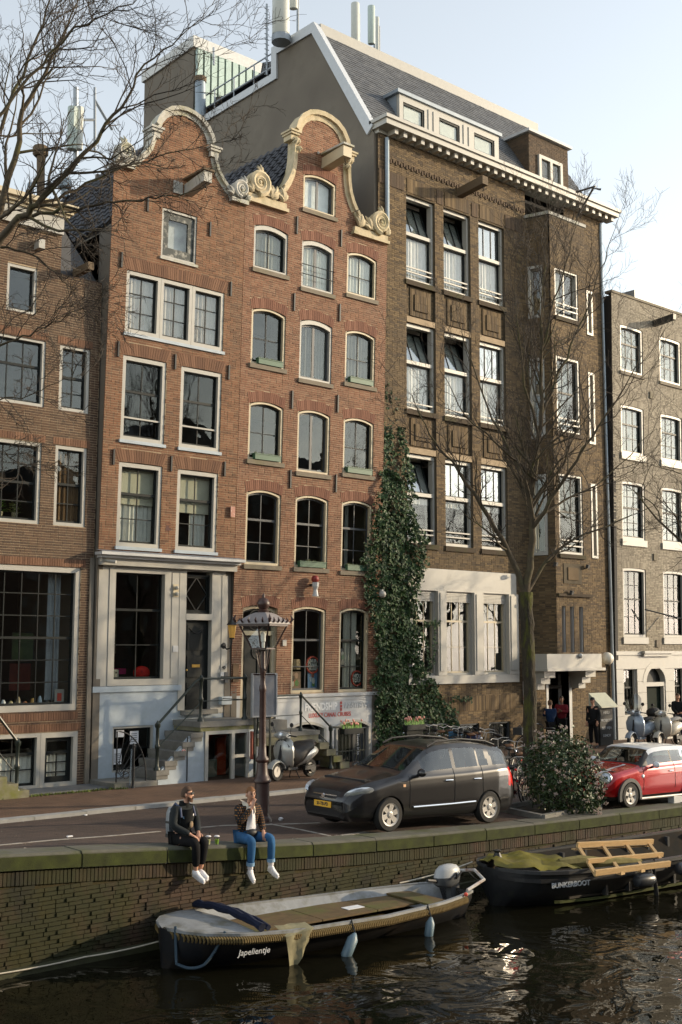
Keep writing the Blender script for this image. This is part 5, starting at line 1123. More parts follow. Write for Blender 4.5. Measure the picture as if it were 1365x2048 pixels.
def photo_poster(label, x0, x1, z0, z1, cols, seed):
    t = thing('poster', label, 'poster', ((x0 + x1) / 2, 27.14, z0)); MB().box(x0, x1, 27.145, 27.149, z0, z1).build('sheet', mat('poster_sheet_%d' % seed, cols[0], .5, var=.1), t); r = random.Random(seed)
    for i, c in enumerate(cols[1:]):
        a = r.uniform(x0, x1 - (x1 - x0) * .45); z = r.uniform(z0, z1 - (z1 - z0) * .45)
        n = 7; P = [(a + (x1 - x0) * .22 + (x1 - x0) * .2 * math.cos(q) * r.uniform(.7, 1.1), 27.142 - .001 * i, z + (z1 - z0) * .22 + (z1 - z0) * .2 * math.sin(q) * r.uniform(.7, 1.1)) for q in [2 * math.pi * k / n for k in range(n)]]
        MB().add(P, [tuple(range(n))]).build('printed_patch', mat('print_%d_%d' % (seed, i), c, .5, var=.2, scale=20), t)
photo_poster('colourful photo poster low in the left half of the middle window', 21.54, 21.98, 2.36, 2.86, [(.35, .22, .15), (.55, .10, .06), (.15, .28, .08), (.6, .35, .25), (.65, .6, .55), (.08, .05, .04)], 41)
photo_poster('photo poster with blue sky low in the right half of the middle window', 22.24, 22.62, 2.36, 2.86, [(.15, .30, .55), (.10, .25, .05), (.45, .55, .70), (.35, .12, .08), (.7, .7, .7)], 42)
photo_poster('dark blue timetable poster in the left half of the right window', 23.38, 23.76, 2.98, 3.55, [(.02, .03, .07), (.45, .50, .42), (.5, .5, .5), (.25, .35, .25), (.5, .45, .4)], 43)
ls = thing('lamp_shade', 'cream lamp shade standing in the middle window', 'lamp', (21.85, 27.3, 2.4)); MB().lathe((21.85, 27.32, 2.92), [(.2, 0), (.18, .3)], 12).build('shade', mat('cream_shade', (.65, .48, .30), .8), ls); MB().lathe((21.85, 27.32, 2.3), [(.03, 0), (.02, .62)], 8).build('stem', M_IRON, ls)
# red chair, cushion and box in the shop window of house 1
RD = mat('crimson_cloth', (.50, .012, .03), .8, var=.15); PK = mat('magenta_cloth', (.40, .015, .12), .8)
ch = thing('armchair', 'crimson armchair seen through the shop window', 'chair', (15.9, 28.2, 2.0)); MB().box(15.45, 16.15, 28.35, 28.5, 2.9, 3.75).build('backrest', RD, ch); MB().box(15.45, 16.3, 27.7, 28.35, 2.85, 3.0).build('seat', PK, ch); MB().box(15.5, 15.58, 27.8, 28.4, 1.76, 2.85).build('leg', M_IRON, ch); MB().box(16.1, 16.18, 27.8, 28.4, 1.76, 2.85).build('leg', M_IRON, ch)
cu = thing('cushion', 'round bright red cushion on the shop window sill', 'cushion', (16.65, 27.4, 2.75)); b = MB(); b.ball((16.62, 27.42, 2.88), .26, 14, sz=.75, sy=.5); b.build('cover', mat('bright_red_cloth', (.75, .015, .01), .7, bump=.5, bscale=8), cu, smooth=True); b = MB(); b.ball((16.55, 27.28, 2.92), .03, 6); b.build('button', RD, cu)
tb = thing('small_radio', 'small white box with black dots on the shop window sill', 'radio', (15.65, 27.4, 2.75)); MB().box(15.53, 15.88, 27.36, 27.5, 2.76, 2.98).build('case', M_WHITE, tb)
for k in range(3): MB().lathe((15.6 + .1 * k, 27.358, 2.9), [(.025, 0), (.025, .006)], 8, axis=(0, -1, 0)).build('knob', M_IRON, tb)
tag(MB().box(15.5, 16.9, 27.3, 27.6, 2.70, 2.755).build('window_shelf', M_ROOM), 'dark shelf behind the shop window', 'shelf')
pf = thing('framed_picture', 'cream framed picture on the wall inside the shop', 'picture', (16.9, 30.0, 3.6)); b = MB(); b.box(16.5, 17.3, 30.0, 30.05, 3.4, 3.5); b.box(16.5, 17.3, 30.0, 30.05, 4.2, 4.3); b.box(16.5, 16.6, 30.0, 30.05, 3.5, 4.2); b.box(17.2, 17.3, 30.0, 30.05, 3.5, 4.2); b.build('frame', M_CREAM, pf); MB().box(16.6, 17.2, 30.03, 30.04, 3.5, 4.2).build('print', mat('dim_print', (.2, .18, .14), .7), pf)
# papers in the basement window of house 1
for (x0, x1, z0, z1, lb) in ((15.68, 15.92, 1.22, 1.40, 'blank white card at the top of the basement window'), (16.1, 16.36, 1.02, 1.36, 'printed white leaflet in the basement window'), (15.6, 15.86, .52, .92, 'white opening-hours sheet low in the basement window')):
    t = thing('paper_notice', lb, 'notice', (x0, 27.07, z0)); MB().box(x0, x1, 27.078, 27.08, z0, z1).build('sheet', mat('white_paper', (.75, .76, .78), .7), t)
    if x0 != 15.68:
        b = MB()
        for k in range(5): b.box(x0 + .04, x1 - .05, 27.074, 27.0765, z0 + .06 + k * .05, z0 + .075 + k * .05)
        b.build('printed_lines', M_DKGREY, t, kind='stuff')
# objects on the left shop sill (house 0)
rs = random.Random(9)
tag(MB().box(11.5, 14.4, 27.2, 27.45, 2.06, 2.12).build('window_shelf', M_ROOM), 'dark shelf behind the tall left shop window', 'shelf')
SILL = [('blue', (.02, .22, .55)), ('white', (.7, .7, .68)), ('straw-coloured', (.5, .42, .2)), ('beige', (.45, .35, .2)), ('orange', (.6, .2, .05)), ('amber', (.5, .3, .08)), ('grey-blue', (.3, .4, .5)), ('dark', (.05, .05, .05))]
for k, (nm, c) in enumerate(SILL):
    x = 12.42 + k * .195; h = rs.uniform(.1, .24)
    b = MB(); t = thing('trinket', 'small %s ornament on the sill of the tall left shop window' % nm, 'ornament', (x, 27.3, 2.12))
    if k == 0: MB().box(x - .1, x + .1, 27.28, 27.34, 2.12, 2.55).build('card', mat('trinket_%d' % k, c, .5), t)
    else: b.lathe((x, 27.3, 2.12), [(.045, 0), (.06, h * .3), (.05, h * .7), (.025, h)], 8); b.build('vase', mat('trinket_%d' % k, c, .4), t)
t = thing('picture_card', 'white framed card with red print at the right end of the left shop sill', 'card', (14.15, 27.3, 2.12)); MB().box(14.0, 14.26, 27.3, 27.32, 2.12, 2.5).build('card', M_WHITE, t); MB().box(14.07, 14.19, 27.295, 27.299, 2.2, 2.4).build('print', ML_R, t)
for nm, x, z, c in (('green and black', 13.7, 3.6, (.08, .12, .05)), ('dull red', 13.65, 2.8, (.15, .03, .02))):
    t = thing('picture', '%s picture hanging inside the tall left shop window' % nm, 'picture', (x, 28.6, z)); MB().box(x - .3, x + .3, 28.6, 28.63, z - .35, z + .35).build('print', mat('pic_' + nm.replace(' ', '_'), c, .7, var=.5, scale=3), t)
    b = MB(); b.tube([(x - .31, 28.59, z - .36), (x + .31, 28.59, z - .36), (x + .31, 28.59, z + .36), (x - .31, 28.59, z + .36)], .015, 4, closed=True); b.build('frame', M_IRON, t)
for x, lb in ((12.35, 'green leafy pot plant behind the left second-floor window'), (12.75, 'small pale-flowered pot plant behind the left second-floor window')):
    t = thing('pot_plant', lb, 'plant', (x, 27.3, 6.8)); MB().lathe((x, 27.32, 6.8), [(.06, 0), (.09, .16)], 10).build('pot', M_CREAM, t); b = MB()
    for i in range(60):
        a = rs.uniform(0, 6.28); e = rs.uniform(.1, .3); z = rs.uniform(6.95, 7.25); p = Vector((x + math.cos(a) * e * .6, 27.32 + math.sin(a) * e * .25, z)); d = Vector((math.cos(a), math.sin(a) * .4, .4)) * .09; s_ = Vector((-math.sin(a), math.cos(a), 0)) * .035; b.add([p, p + d * .5 + s_, p + d, p + d * .5 - s_], [(0, 1, 2, 3)])
    b.build('leaves', mat('bright_leaf', (.10, .22, .02), .6) if x < 12.5 else mat('pale_leaf', (.35, .38, .15), .6), t, kind='stuff')

# ------------------------------------------------------------------ street lamp
M_MAR = mat('maroon_cast_iron', (.040, .017, .013), .45, var=.25, scale=9, stain=(.07, .04, .03), stain_amt=.5, stain_scale=8, bump=.2)
lp = onroad(524, 1643); LB = Vector((lp.x, lp.y, lp.z))
LZ = lambda py: ondist(540, py, LB.x * math.cos(YAW) + LB.y * math.sin(YAW)).z - LB.z
lamp = thing('street_lamp', 'maroon cast-iron street lamp with crowned glass lantern behind the seated men', 'street lamp', LB)
zA, zB, zC, zT = LZ(1560), LZ(1520), LZ(1300), LZ(1250)
MB().lathe(LB, [(.21, -.1), (.21, .05), (.17, .10), (.155, .14), (.15, zA * .93), (.185, zA * .95), (.19, zA), (.15, zA + .06), (.12, zA + .14), (.105, zB - .05), (.14, zB - .02), (.14, zB + .03), (.09, zB + .09), (.075, zB + .35), (.062, zC * .75), (.075, zC * .76), (.075, zC * .78), (.055, zC * .8), (.05, zC * .86), (.07, zC * .87), (.05, zC * .89), (.045, zC - .02), (.09, zC)], 14).build('post', M_MAR, lamp, smooth=True, ang=50)
hL, hb_, ht = zT - zC, .17, .36
def ringsq(h, z): return [LB + Vector((math.cos(a) * h * 1.414, math.sin(a) * h * 1.414, z)) for a in [math.pi / 4 + k * math.pi / 2 + .35 for k in range(4)]]
lo, hi = ringsq(hb_, zC + .03), ringsq(ht, zT)
b = MB()
for k in range(4): b.bar(lo[k], hi[k], .028); b.bar(lo[k], lo[(k + 1) % 4], .03); b.bar(hi[k], hi[(k + 1) % 4], .05)
lan = b.build('lantern_frame', M_MAR, lamp)
for k in range(4):
    a, c, d, e = lo[k], lo[(k + 1) % 4], hi[(k + 1) % 4], hi[k]; MB().add([a, c, d, e], [(0, 1, 2, 3)]).build('pane', glassmat('lamp_glass', (.9, .92, .92), 1.6), lan)
cap = MB(); cap.loft([ringsq(ht + .05, zT + .02), ringsq(ht + .04, zT + .06), ringsq(ht * .55, zT + .22), ringsq(.12, zT + .26)], closed=True); cap.build('lantern_roof', mat('lamp_roof_white', (.22, .2, .2), .5), lamp)
MB().lathe(LB, [(.11, zT + .262), (.12, zT + .30), (.08, zT + .33), (.13, zT + .40), (.14, zT + .46), (.09, zT + .54), (.03, zT + .57), (.03, zT + .62), (.0, zT + .67)], 10).build('crown_finial', M_MAR, lamp, smooth=True)
rim = ringsq(ht + .05, zT + .05)
for k in range(4):
    for t in (0, .2, .4, .6, .8):
        p = rim[k].lerp(rim[(k + 1) % 4], t); big = 1.5 if t == 0 else 1.0; o_ = (p - LB); o_.z = 0; o_.normalize(); bb = MB(); bb.tube([p, p + o_ * .03 * big + Vector((0, 0, .05 * big)), p + o_ * .0 * big + Vector((0, 0, .11 * big))], [.02, .024 * big, .004], 5); bb.build('crest_leaf', M_MAR, lan)
for a in (0.35, 0.35 + math.pi / 2, .35 + math.pi, .35 + 1.5 * math.pi):
    d = Vector((math.cos(a), math.sin(a), 0)); bb = MB(); bb.tube([LB + Vector((0, 0, zC - .45)) + d * .05, LB + Vector((0, 0, zC - .28)) + d * .12, LB + Vector((0, 0, zC)) + d * .18], .013, 5); bb.build('lantern_stay', M_MAR, lamp)
bb = MB(); rt = Vector((math.sin(YAW), -math.cos(YAW), 0)); bb.tube([LB + rt * -.2 + Vector((0, 0, zC - .5)), LB + rt * .25 + Vector((0, 0, zC - .5))], .014, 5); bb.build('ladder_bar', M_MAR, lamp)
b = MB(); b.lathe(LB + Vector((0, 0, zC + .04)), [(.03, 0), (.03, .12), (.05, .14), (.05, .3), (.02, .34)], 8); b.build('bulb', mat('bulb_glass', (.8, .8, .75), .2), lamp)
# grey notice board behind the lamp
nbd = thing('notice_board', 'grey framed notice board behind the street lamp by the stoop', 'board', (19.7, 25.9, 1.2))
a, c = ony(507, 1350, 25.5), ony(552, 1352, 25.5); zb = ony(505, 1432, 25.5).z
MB().box(a.x, c.x, 25.5, 25.54, zb, a.z).build('panel', mat('slate_blue_panel', (.16, .17, .19), .6, var=.15), nbd)
b = MB(); b.box(a.x - .04, a.x, 25.47, 25.55, zb - .04, a.z + .04); b.box(c.x, c.x + .04, 25.47, 25.55, zb - .04, a.z + .04); b.box(a.x, c.x, 25.47, 25.55, a.z, a.z + .04); b.box(a.x, c.x, 25.47, 25.55, zb - .04, zb); b.build('frame', mat('board_frame_grey', (.30, .31, .32), .5), nbd)
b = MB(); b.box(a.x + .1, a.x + .15, 25.56, 25.6, 0.05, zb); b.build('leg', M_GRAIL, nbd); b = MB(); b.box(c.x - .15, c.x - .1, 25.56, 25.6, 0.05, zb); b.build('leg', M_GRAIL, nbd)
# tulip boxes on the area railing
for (x0, x1, lb) in ((22.35, 23.1, 'box of pink and green tulips on the area railing by the ticket door'), (24.9, 25.7, 'box of pale tulips in front of the ivy foot')):
    t = thing('tulip_box', lb, 'flower box', (x0, SY, 1.2)); MB().box(x0, x1, SY - .12, SY + .1, 1.06, 1.22).build('trough', M_DARK, t)
    if x0 > 24: MB().box(x0 + .05, x1 - .05, SY - .05, SY + .05, .07, 1.06).build('stand', M_DARK, t)
    b = MB(); fl_ = MB()
    for i in range(70):
        x = random.uniform(x0, x1); y = SY + random.uniform(-.1, .08); h = random.uniform(.12, .26); b.add([(x - .012, y, 1.2), (x + .012, y, 1.2), (x + random.uniform(-.04, .04), y + .02, 1.2 + h)], [(0, 1, 2)])
        if i % 4 == 0: fl_.ball((x, y, 1.2 + h), .028, 6, sz=1.5)
    b.build('leaves', mat('tulip_leaf', (.12, .28, .02), .6), t, kind='stuff'); fl_.build('blooms', mat('tulip_bloom', (.75, .35, .28), .6), t, kind='stuff')

# litter and small scraps on the road
sc = MB().cbox(Vector(onroad(562, 1641)) + Vector((0, 0, .03)), .09, .06, .05, .4, .4).build('paper_scrap', mat('white_paper', (.75, .76, .78), .7)); tag(sc, 'crumpled white scrap on the road right of the lamp', 'litter')
for i, (px, py, lb) in enumerate(((140, 1674, 'white wrapper on the road line at the left'), (172, 1631, 'small white scrap by the kerb at the left'), (588, 1680, 'small white fleck near the coping right of the blue jeans'))):
    p = onroad(px, py); o = MB().cbox(p + Vector((0, 0, .012)), .10 if i == 0 else .05, .05, .02, .3 * i).build('paper_scrap', MATS['white_paper']); tag(o, lb, 'litter')
rl_ = random.Random(77); b = MB()
for i in range(420):
    x = rl_.uniform(7, 26); y = rl_.choice((rl_.uniform(16.6, 22.4), rl_.gauss(22.35, .12), rl_.gauss(16.65, .12))); y = min(max(y, 16.56), 22.5); s_ = rl_.uniform(.012, .035); a = rl_.uniform(0, 6.28); z = surf(x, y) + .012
    b.add([(x + math.cos(a) * s_, y + math.sin(a) * s_, z), (x - math.sin(a) * s_ * .5, y + math.cos(a) * s_ * .5, z + .008), (x - math.cos(a) * s_, y - math.sin(a) * s_, z), (x + math.sin(a) * s_ * .5, y - math.cos(a) * s_ * .5, z + .004)], [(0, 1, 2, 3)])
tag(b.build('leaf_litter', brickmat('litter_flecks', [(.05, .035, .02), (.12, .08, .04), (.2, .15, .08), (.4, .38, .34)])), 'dead leaves and small flecks scattered over the road', None, None, 'stuff')
# ================================================================== CARS
M_CARG = mat('dark_grey_car_paint', (.013, .013, .015), .30, .2, var=.08, coat=.45)
M_CARR = mat('red_car_paint', (.42, .006, .008), .25, .15, var=.05, coat=.8)
M_CARW = mat('white_car_paint', (.72, .74, .76), .25, var=.03, coat=.6)
M_TYRE = mat('tyre_rubber', (.010, .010, .010), .8, var=.2); M_ALLOY = mat('alloy', (.46, .44, .41), .4, .25, var=.08); M_CHROME = mat('chrome', (.75, .75, .75), .12, 1.0, var=.02)
M_BLKP = mat('black_plastic', (.012, .012, .013), .55, var=.1); M_CGL = glassmat('car_glass', (.5, .55, .55), 1.6, base=.02, wav=.01)
M_HL = mat('headlight', (.62, .66, .70), .12, .5, var=.25, scale=14); M_TAIL = mat('tail_light', (.55, .02, .012), .2, var=.1)
M_SEAT = mat('car_interior', (.02, .02, .022), .9)
def car(root, L, top, belt, plan, axles, R, paint, classify, zb=.20, wr_f=.74, arch_m=None, nspoke=6, arch_w=.035):
    """lofted body in local coordinates: front at x = 0, rear at x = L, y across, z up. classify() splits the skin into parts"""
    ip = lambda tab, x: float(np.interp(x, [t[0] for t in tab], [t[1] for t in tab]))
    def sm(tab, x, d=.05): return sum(ip(tab, x + q) for q in (-d, -d / 2, 0, d / 2, d)) / 5
    xs = np.arange(0, L + .001, .045); rows = []
    for x in xs:
        zt, zs, w = sm(top, x, .04), sm(belt, x), ip(plan, x); zs = min(zs, zt - .05); cab = max(0, min(1, (zt - zs - .05) / .35)); end = min(1, min(x, L - x) / .10); zbb = zb + .08 * (1 - end)
        wr = w * (.90 - (.90 - wr_f) * cab)
        key = [(0, zbb), (w - .12, zbb), (w - .04, zbb + .10), (w, zbb + .28), (w + .005, zs - .20), (w - .015, zs - .05), (w - .045, zs), (wr + .035, zt - .075 - .05 * cab), (wr - .03, zt - .035), (wr * .62, zt - .008), (0, zt)]
        sub = [4, 2, 3, 5, 3, 2, 6, 3, 4, 5]; pts = []
        for (a, c), n in zip(zip(key[:-1], key[1:]), sub):
            for k in range(n): t = k / n; pts.append((a[0] + (c[0] - a[0]) * t, a[1] + (c[1] - a[1]) * t))
        pts.append(key[-1])
        full = [(x, -y, z) for y, z in pts] + [(x, y, z) for y, z in pts[-2:0:-1]]
        rows.append(full)
    jb = sum(sub[:6]); jt = jb + 6; half = len(pts) - 1; n = len(rows[0]); A = np.array(rows)
    # snap wheel arches to circles
    for ax in axles:
        for i in range(len(xs)):
            for j in range(n):
                x, y, z = A[i, j]
                if abs(y) > .45:
                    d = math.hypot(x - ax, z - R * .92); RR = R * 1.16
                    if abs(d - RR) < .05 and d > 1e-6: A[i, j, 0] = ax + (x - ax) / d * RR; A[i, j, 2] = R * .92 + (z - R * .92) / d * RR
    groups = {}
    for i in range(len(xs) - 1):
        for j in range(n):
            q = [(i, j), (i + 1, j), (i + 1, (j + 1) % n), (i, (j + 1) % n)]; P = [A[a][b] for a, b in q]; c = sum(P) / 4; jj = j if j < half else n - 1 - j
            if abs(c[1]) > .40 and any(math.hypot(c[0] - ax, c[2] - R * .92) < R * 1.155 for ax in axles) and jj > 3: continue
            k = classify(c[0], abs(c[1]), c[2], 'side' if jb <= jj < jt else ('top' if jj >= jt else 'low'), (jj - jb) / 6.0); groups.setdefault(k, MB()).add(P, [(0, 1, 2, 3)])
    caps = [tuple(p) for p in A[0]], [tuple(p) for p in A[-1]]
    groups['body'].add(caps[0], [tuple(range(n))[::-1]]); groups['body'].add(caps[1], [tuple(range(n))])
    def weld(o, d=.0004):
        bm = bmesh.new(); bm.from_mesh(o.data); bmesh.ops.remove_doubles(bm, verts=bm.verts, dist=d); bmesh.ops.recalc_face_normals(bm, faces=bm.faces); bm.to_mesh(o.data); bm.free()
        o.data.polygons.foreach_set('use_smooth', [True] * len(o.data.polygons)); o.data.set_sharp_from_angle(angle=math.radians(38))
    return A, xs, groups, weld, half
def car_parts(root, groups, weld, table):
    out = {}
    for k, b in groups.items():
        nm, m, par = table[k]; o = b.build(nm, m, root, local=True); weld(o); out[k] = o
    return out
def wheel(root, x, y, R, side, nsp, m_rim=M_ALLOY, label=None):
    w = MB(); s = side; c = (x, y, R)
    w.lathe(c, [(R * .66, -.10), (R * .93, -.10), (R, -.07), (R, .07), (R * .93, .10), (R * .66, .10)], 28, axis=(0, s, 0), cap=False); W = w.build('wheel', M_TYRE, root, smooth=True, local=True)
    b = MB(); b.lathe(c, [(R * .56, .02), (R * .56, .085), (R * .67, .104), (R * .67, .06)], 28, axis=(0, s, 0), cap=False); b.build('rim', m_rim, W, smooth=True, local=True)
    b = MB()
    for k in range(nsp):
        a = 2 * math.pi * k / nsp + .3; d = Vector((math.cos(a), 0, math.sin(a))); t = Vector((-math.sin(a), 0, math.cos(a))); cc = Vector(c); o = Vector((0, s, 0))
        wi, wo = R * .13, R * .17
        b.add([cc + d * R * .12 + t * wi + o * .085, cc + d * R * .12 - t * wi + o * .085, cc + d * R * .6 - t * wo + o * .092, cc + d * R * .6 + t * wo + o * .092] + [cc + d * R * .12 + t * wi + o * .05, cc + d * R * .12 - t * wi + o * .05, cc + d * R * .6 - t * wo + o * .05, cc + d * R * .6 + t * wo + o * .05], [(0, 1, 2, 3), (0, 4, 5, 1), (1, 5, 6, 2), (3, 2, 6, 7), (0, 3, 7, 4)])
    b.lathe(c, [(R * .2, .04), (R * .2, .095), (R * .12, .105)], 12, axis=(0, s, 0)); b.build('spokes', m_rim, W, local=True)
    MB().lathe(c, [(R * .55, .0), (R * .55, .03)], 20, axis=(0, s, 0)).build('brake_disc', M_BLKP, W, local=True)
    return W
def seam(root, A, xs, x, j0, j1, half, sgn=-1, name='door_seam', slant=0.0):
    """dark gap line up the side of the body at length x"""
    P = []
    for j in range(j0, j1 + 1):
        xx = x + slant * (j - j0); i = int(np.clip(np.searchsorted(xs, xx), 1, len(xs) - 1)); t = (xx - xs[i - 1]) / (xs[i] - xs[i - 1]); p = A[i - 1][j] * (1 - t) + A[i][j] * t; P.append((p[0], p[1] + sgn * .002, p[2]))
    b = MB(); b.tube(P, .006, 4); return b.build(name, M_BLKP, root, local=True)
def car_thing(name, label, pf, pr, wb, axle0, halfw, scale_fit=True):
    """place so that the near-side (local -y ... towards the canal) wheels stand on world points pf (front) and pr (rear)"""
    pf, pr = Vector(pf), Vector(pr); d = (pr - pf); s = 1.0
    th = math.atan2(d.y, d.x); pit = math.atan2(d.z, math.hypot(d.x, d.y))
    R_ = Matrix.Rotation(th, 3, 'Z') @ Matrix.Rotation(-pit, 3, 'Y'); mid = (pf + pr) / 2
    loc = mid - R_ @ Vector((axle0 + wb / 2, -halfw, 0))
    t = thing(name, label, 'car', loc); t.rotation_euler = R_.to_euler(); return t

# ------------------------------------------------------------------ grey people carrier
yc = 16.62
pf, pr = ony(773, 1663, yc), ony(974, 1645, yc - .10); wbk = (pr - pf).length; KS = 2.70
kia = car_thing('parked_car', 'dark grey people carrier parked between street lamp and tree', pf, pr, 2.70, .92, .80)
k_ = wbk / 2.70 * .99; kia.scale = (k_, k_, k_); kia.location = (pf + pr) / 2 - (kia.rotation_euler.to_matrix() @ Vector((.92 + 1.35, -.80, 0))) * k_
topK = [(0, .60), (.04, .66), (.10, .78), (.25, .87), (.6, .965), (1.0, 1.03), (1.22, 1.07), (1.30, 1.10), (2.05, 1.545), (2.3, 1.60), (2.7, 1.635), (3.2, 1.63), (3.7, 1.59), (4.12, 1.52), (4.28, 1.46), (4.42, 1.17), (4.50, .95), (4.545, .72)]
beltK = [(0, .55), (.3, .78), (1.2, .98), (1.6, 1.015), (3.0, 1.06), (4.2, 1.12), (4.4, 1.0), (4.545, .6)]
planK = [(0, .58), (.05, .68), (.12, .74), (.3, .82), (.6, .87), (1.2, .895), (3.2, .90), (3.9, .885), (4.3, .83), (4.45, .77), (4.545, .68)]
def clsK(x, y, z, band, t):
    if band == 'side' and 1.78 < x < 4.18 and .10 < t < .86:
        top_lim = 1.0
        if x < 2.62: return 'win_front'
        if x < 2.70: return 'body'
        if x < 3.34: return 'win_rear'
        if x < 3.36: return 'body'
        if x < 3.62 - .10 * (t - .5): return 'win_rear2'
        if x < 3.76 - .10 * (t - .5): return 'body'
        if t > .12: return 'win_quarter'
    if band == 'top' and 1.33 < x < 2.02 and y < .70: return 'windscreen'
    if band == 'top' and 4.24 < x < 4.40 and y < .60: return 'rear_window'
    if 4.22 < x < 4.50 and .74 < z < 1.10 and y > .62: return 'tail'
    if x < .10 and y < .40 and .56 < z < .74: return 'grille'
    if x < .06 and y < .55 and .26 < z < .40: return 'grille'
    return 'body'
A, xs, gr, weld, half = car(kia, 4.545, topK, beltK, planK, (.92, 3.62), .32, M_CARG, clsK)
car_parts(kia, gr, weld, {'body': ('body', M_CARG, 0), 'win_front': ('side_window', M_CGL, 0), 'win_rear': ('side_window', M_CGL, 0), 'win_rear2': ('side_window', M_CGL, 0), 'win_quarter': ('quarter_window', M_CGL, 0), 'windscreen': ('windscreen', M_CGL, 0), 'rear_window': ('rear_window', M_CGL, 0), 'tail': ('tail_light', M_TAIL, 0), 'grille': ('grille', M_BLKP, 0)})
MB().box(.5, 4.3, -.62, .62, .25, .95).build('cabin_floor', M_SEAT, kia, local=True)
for x in (2.05, 3.0):
    for y in (-.38, .38): b = MB(); b.box(x, x + .16, y - .25, y + .25, .9, 1.25); b.box(x + .02, x + .12, y - .12, y + .12, 1.25, 1.42); b.build('seat', M_SEAT, kia, local=True)
for x in (.92, 3.62):
    for s in (-1, 1): wheel(kia, x, s * .80, .32, s, 6)
for s in (-1, 1):
    j0, j1 = 8, 20
    if s < 0:
        for x in (1.42, 2.62, 3.42): seam(kia, A, xs, x, j0, j1, half)
    b = MB(); n_ = 14; c_ = Vector((.27, s * .70, .735)); u_ = Vector((.27, s * .155, .055)); w_ = Vector((-.02, s * .02, .088)); o_ = u_.cross(w_).normalized() * (-s if u_.cross(w_).y * s < 0 else s) * .0 + Vector((-.045, s * .085, .03)); b.add([c_ + (u_ * math.cos(a) * (1 if math.cos(a) > 0 else .85) + w_ * math.sin(a)) * r + o_ * k for r, k in ((1, -.2), (.95, .5), (.6, .85), (0, 1)) for a in [2 * math.pi * i / n_ for i in range(n_)]], [(i * n_ + j, i * n_ + (j + 1) % n_, (i + 1) * n_ + (j + 1) % n_, (i + 1) * n_ + j) for i in range(3) for j in range(n_)]); b.build('headlight', M_HL, kia, smooth=True, local=True)
    m = MB(); m.ball((1.62, s * 1.0, 1.08), .10, 10, sz=.8, sx=.7, sy=1.15); m.bar((1.66, s * .86, 1.02), (1.66, s * .96, 1.05), .06); m.build('wing_mirror', M_CARG, kia, smooth=True, local=True)
    b = MB(); b.tube([(2.05, s * .66, 1.545), (2.3, s * .655, 1.64), (3.0, s * .645, 1.68), (3.7, s * .64, 1.63), (4.0, s * .63, 1.545)], .022, 6); b.build('roof_rail', M_BLKP, kia, smooth=True, local=True)
    for x in (2.45, 3.25): b = MB(); b.tube([(x - .1, s * .905, .90), (x, s * .925, .905), (x + .1, s * .91, .90)], .018, 6); b.build('door_handle', M_CHROME, kia, smooth=True, local=True)
    b = MB(); b.tube([(1.5, s * .905, .43), (2.5, s * .91, .44), (3.2, s * .905, .455)], .02, 6); b.build('side_trim', M_CHROME, kia, local=True)
    b = MB(); b.lathe((.06, s * .55, .33), [(.07, 0), (.06, .02)], 12, axis=(-1, s * .5, 0)); b.build('fog_light', M_HL, kia, local=True)
    MB().box(1.24, 1.30, s * .895 - .006, s * .895 + .006, .82, .87).build('indicator', mat('indicator_amber', (.8, .5, .3), .3), kia, local=True)
for z in (.60, .66): b = MB(); b.tube([(.045, -.36, z), (-.005, 0, z), (.045, .36, z)], .014, 5); b.build('grille_bar', M_CHROME, kia, local=True)
b = MB(); b.lathe((-.01, 0, .64), [(.05, 0), (.04, .012)], 16, axis=(-1, 0, 0), sx=1.0); b.build('badge', M_CHROME, kia, local=True)
MB().box(-.022, -.012, -.26, .26, .43, .54).build('number_plate', mat('yellow_plate', (.70, .38, .02), .5), kia, local=True)
me = text_mesh('51-TB-PD', .085, bold=.003, depth=.002)
for v in me.vertices: x, y, z = v.co; v.co = Vector((-.024 - z, -x, .485 + y))
link_mesh('plate_characters', me, M_BLKP, kia)
b = MB(); b.tube([(1.34, -.62, 1.125), (1.42, -.1, 1.165)], .008, 4); b.build('wiper', M_BLKP, kia, local=True); b = MB(); b.tube([(1.30, .1, 1.115), (1.40, .6, 1.16)], .008, 4); b.build('wiper', M_BLKP, kia, local=True)

# ------------------------------------------------------------------ red two-door car with white roof
p1 = ony(1256, 1617, 16.55); g_ = 16.42; p2 = Vector((p1.x + 2.467, g_, surf(p1.x + 2.467, g_)))
p1.z = surf(p1.x, p1.y)
mini = car_thing('parked_car', 'small red car with white roof and bonnet stripes at the right edge', p1, p2, 2.467, .70, .735)
topM = [(0, .56), (.04, .66), (.14, .77), (.3, .83), (.7, .905), (1.0, .945), (1.12, .965), (1.18, 1.0), (1.62, 1.345), (1.8, 1.385), (2.2, 1.41), (2.8, 1.40), (3.25, 1.365), (3.38, 1.33), (3.50, 1.05), (3.60, .90), (3.70, .66)]
beltM = [(0, .52), (.3, .76), (1.1, .90), (1.4, .925), (3.2, .965), (3.5, .9), (3.7, .6)]
planM = [(0, .56), (.06, .66), (.2, .76), (.45, .80), (1.0, .83), (2.8, .835), (3.3, .80), (3.55, .74), (3.70, .64)]
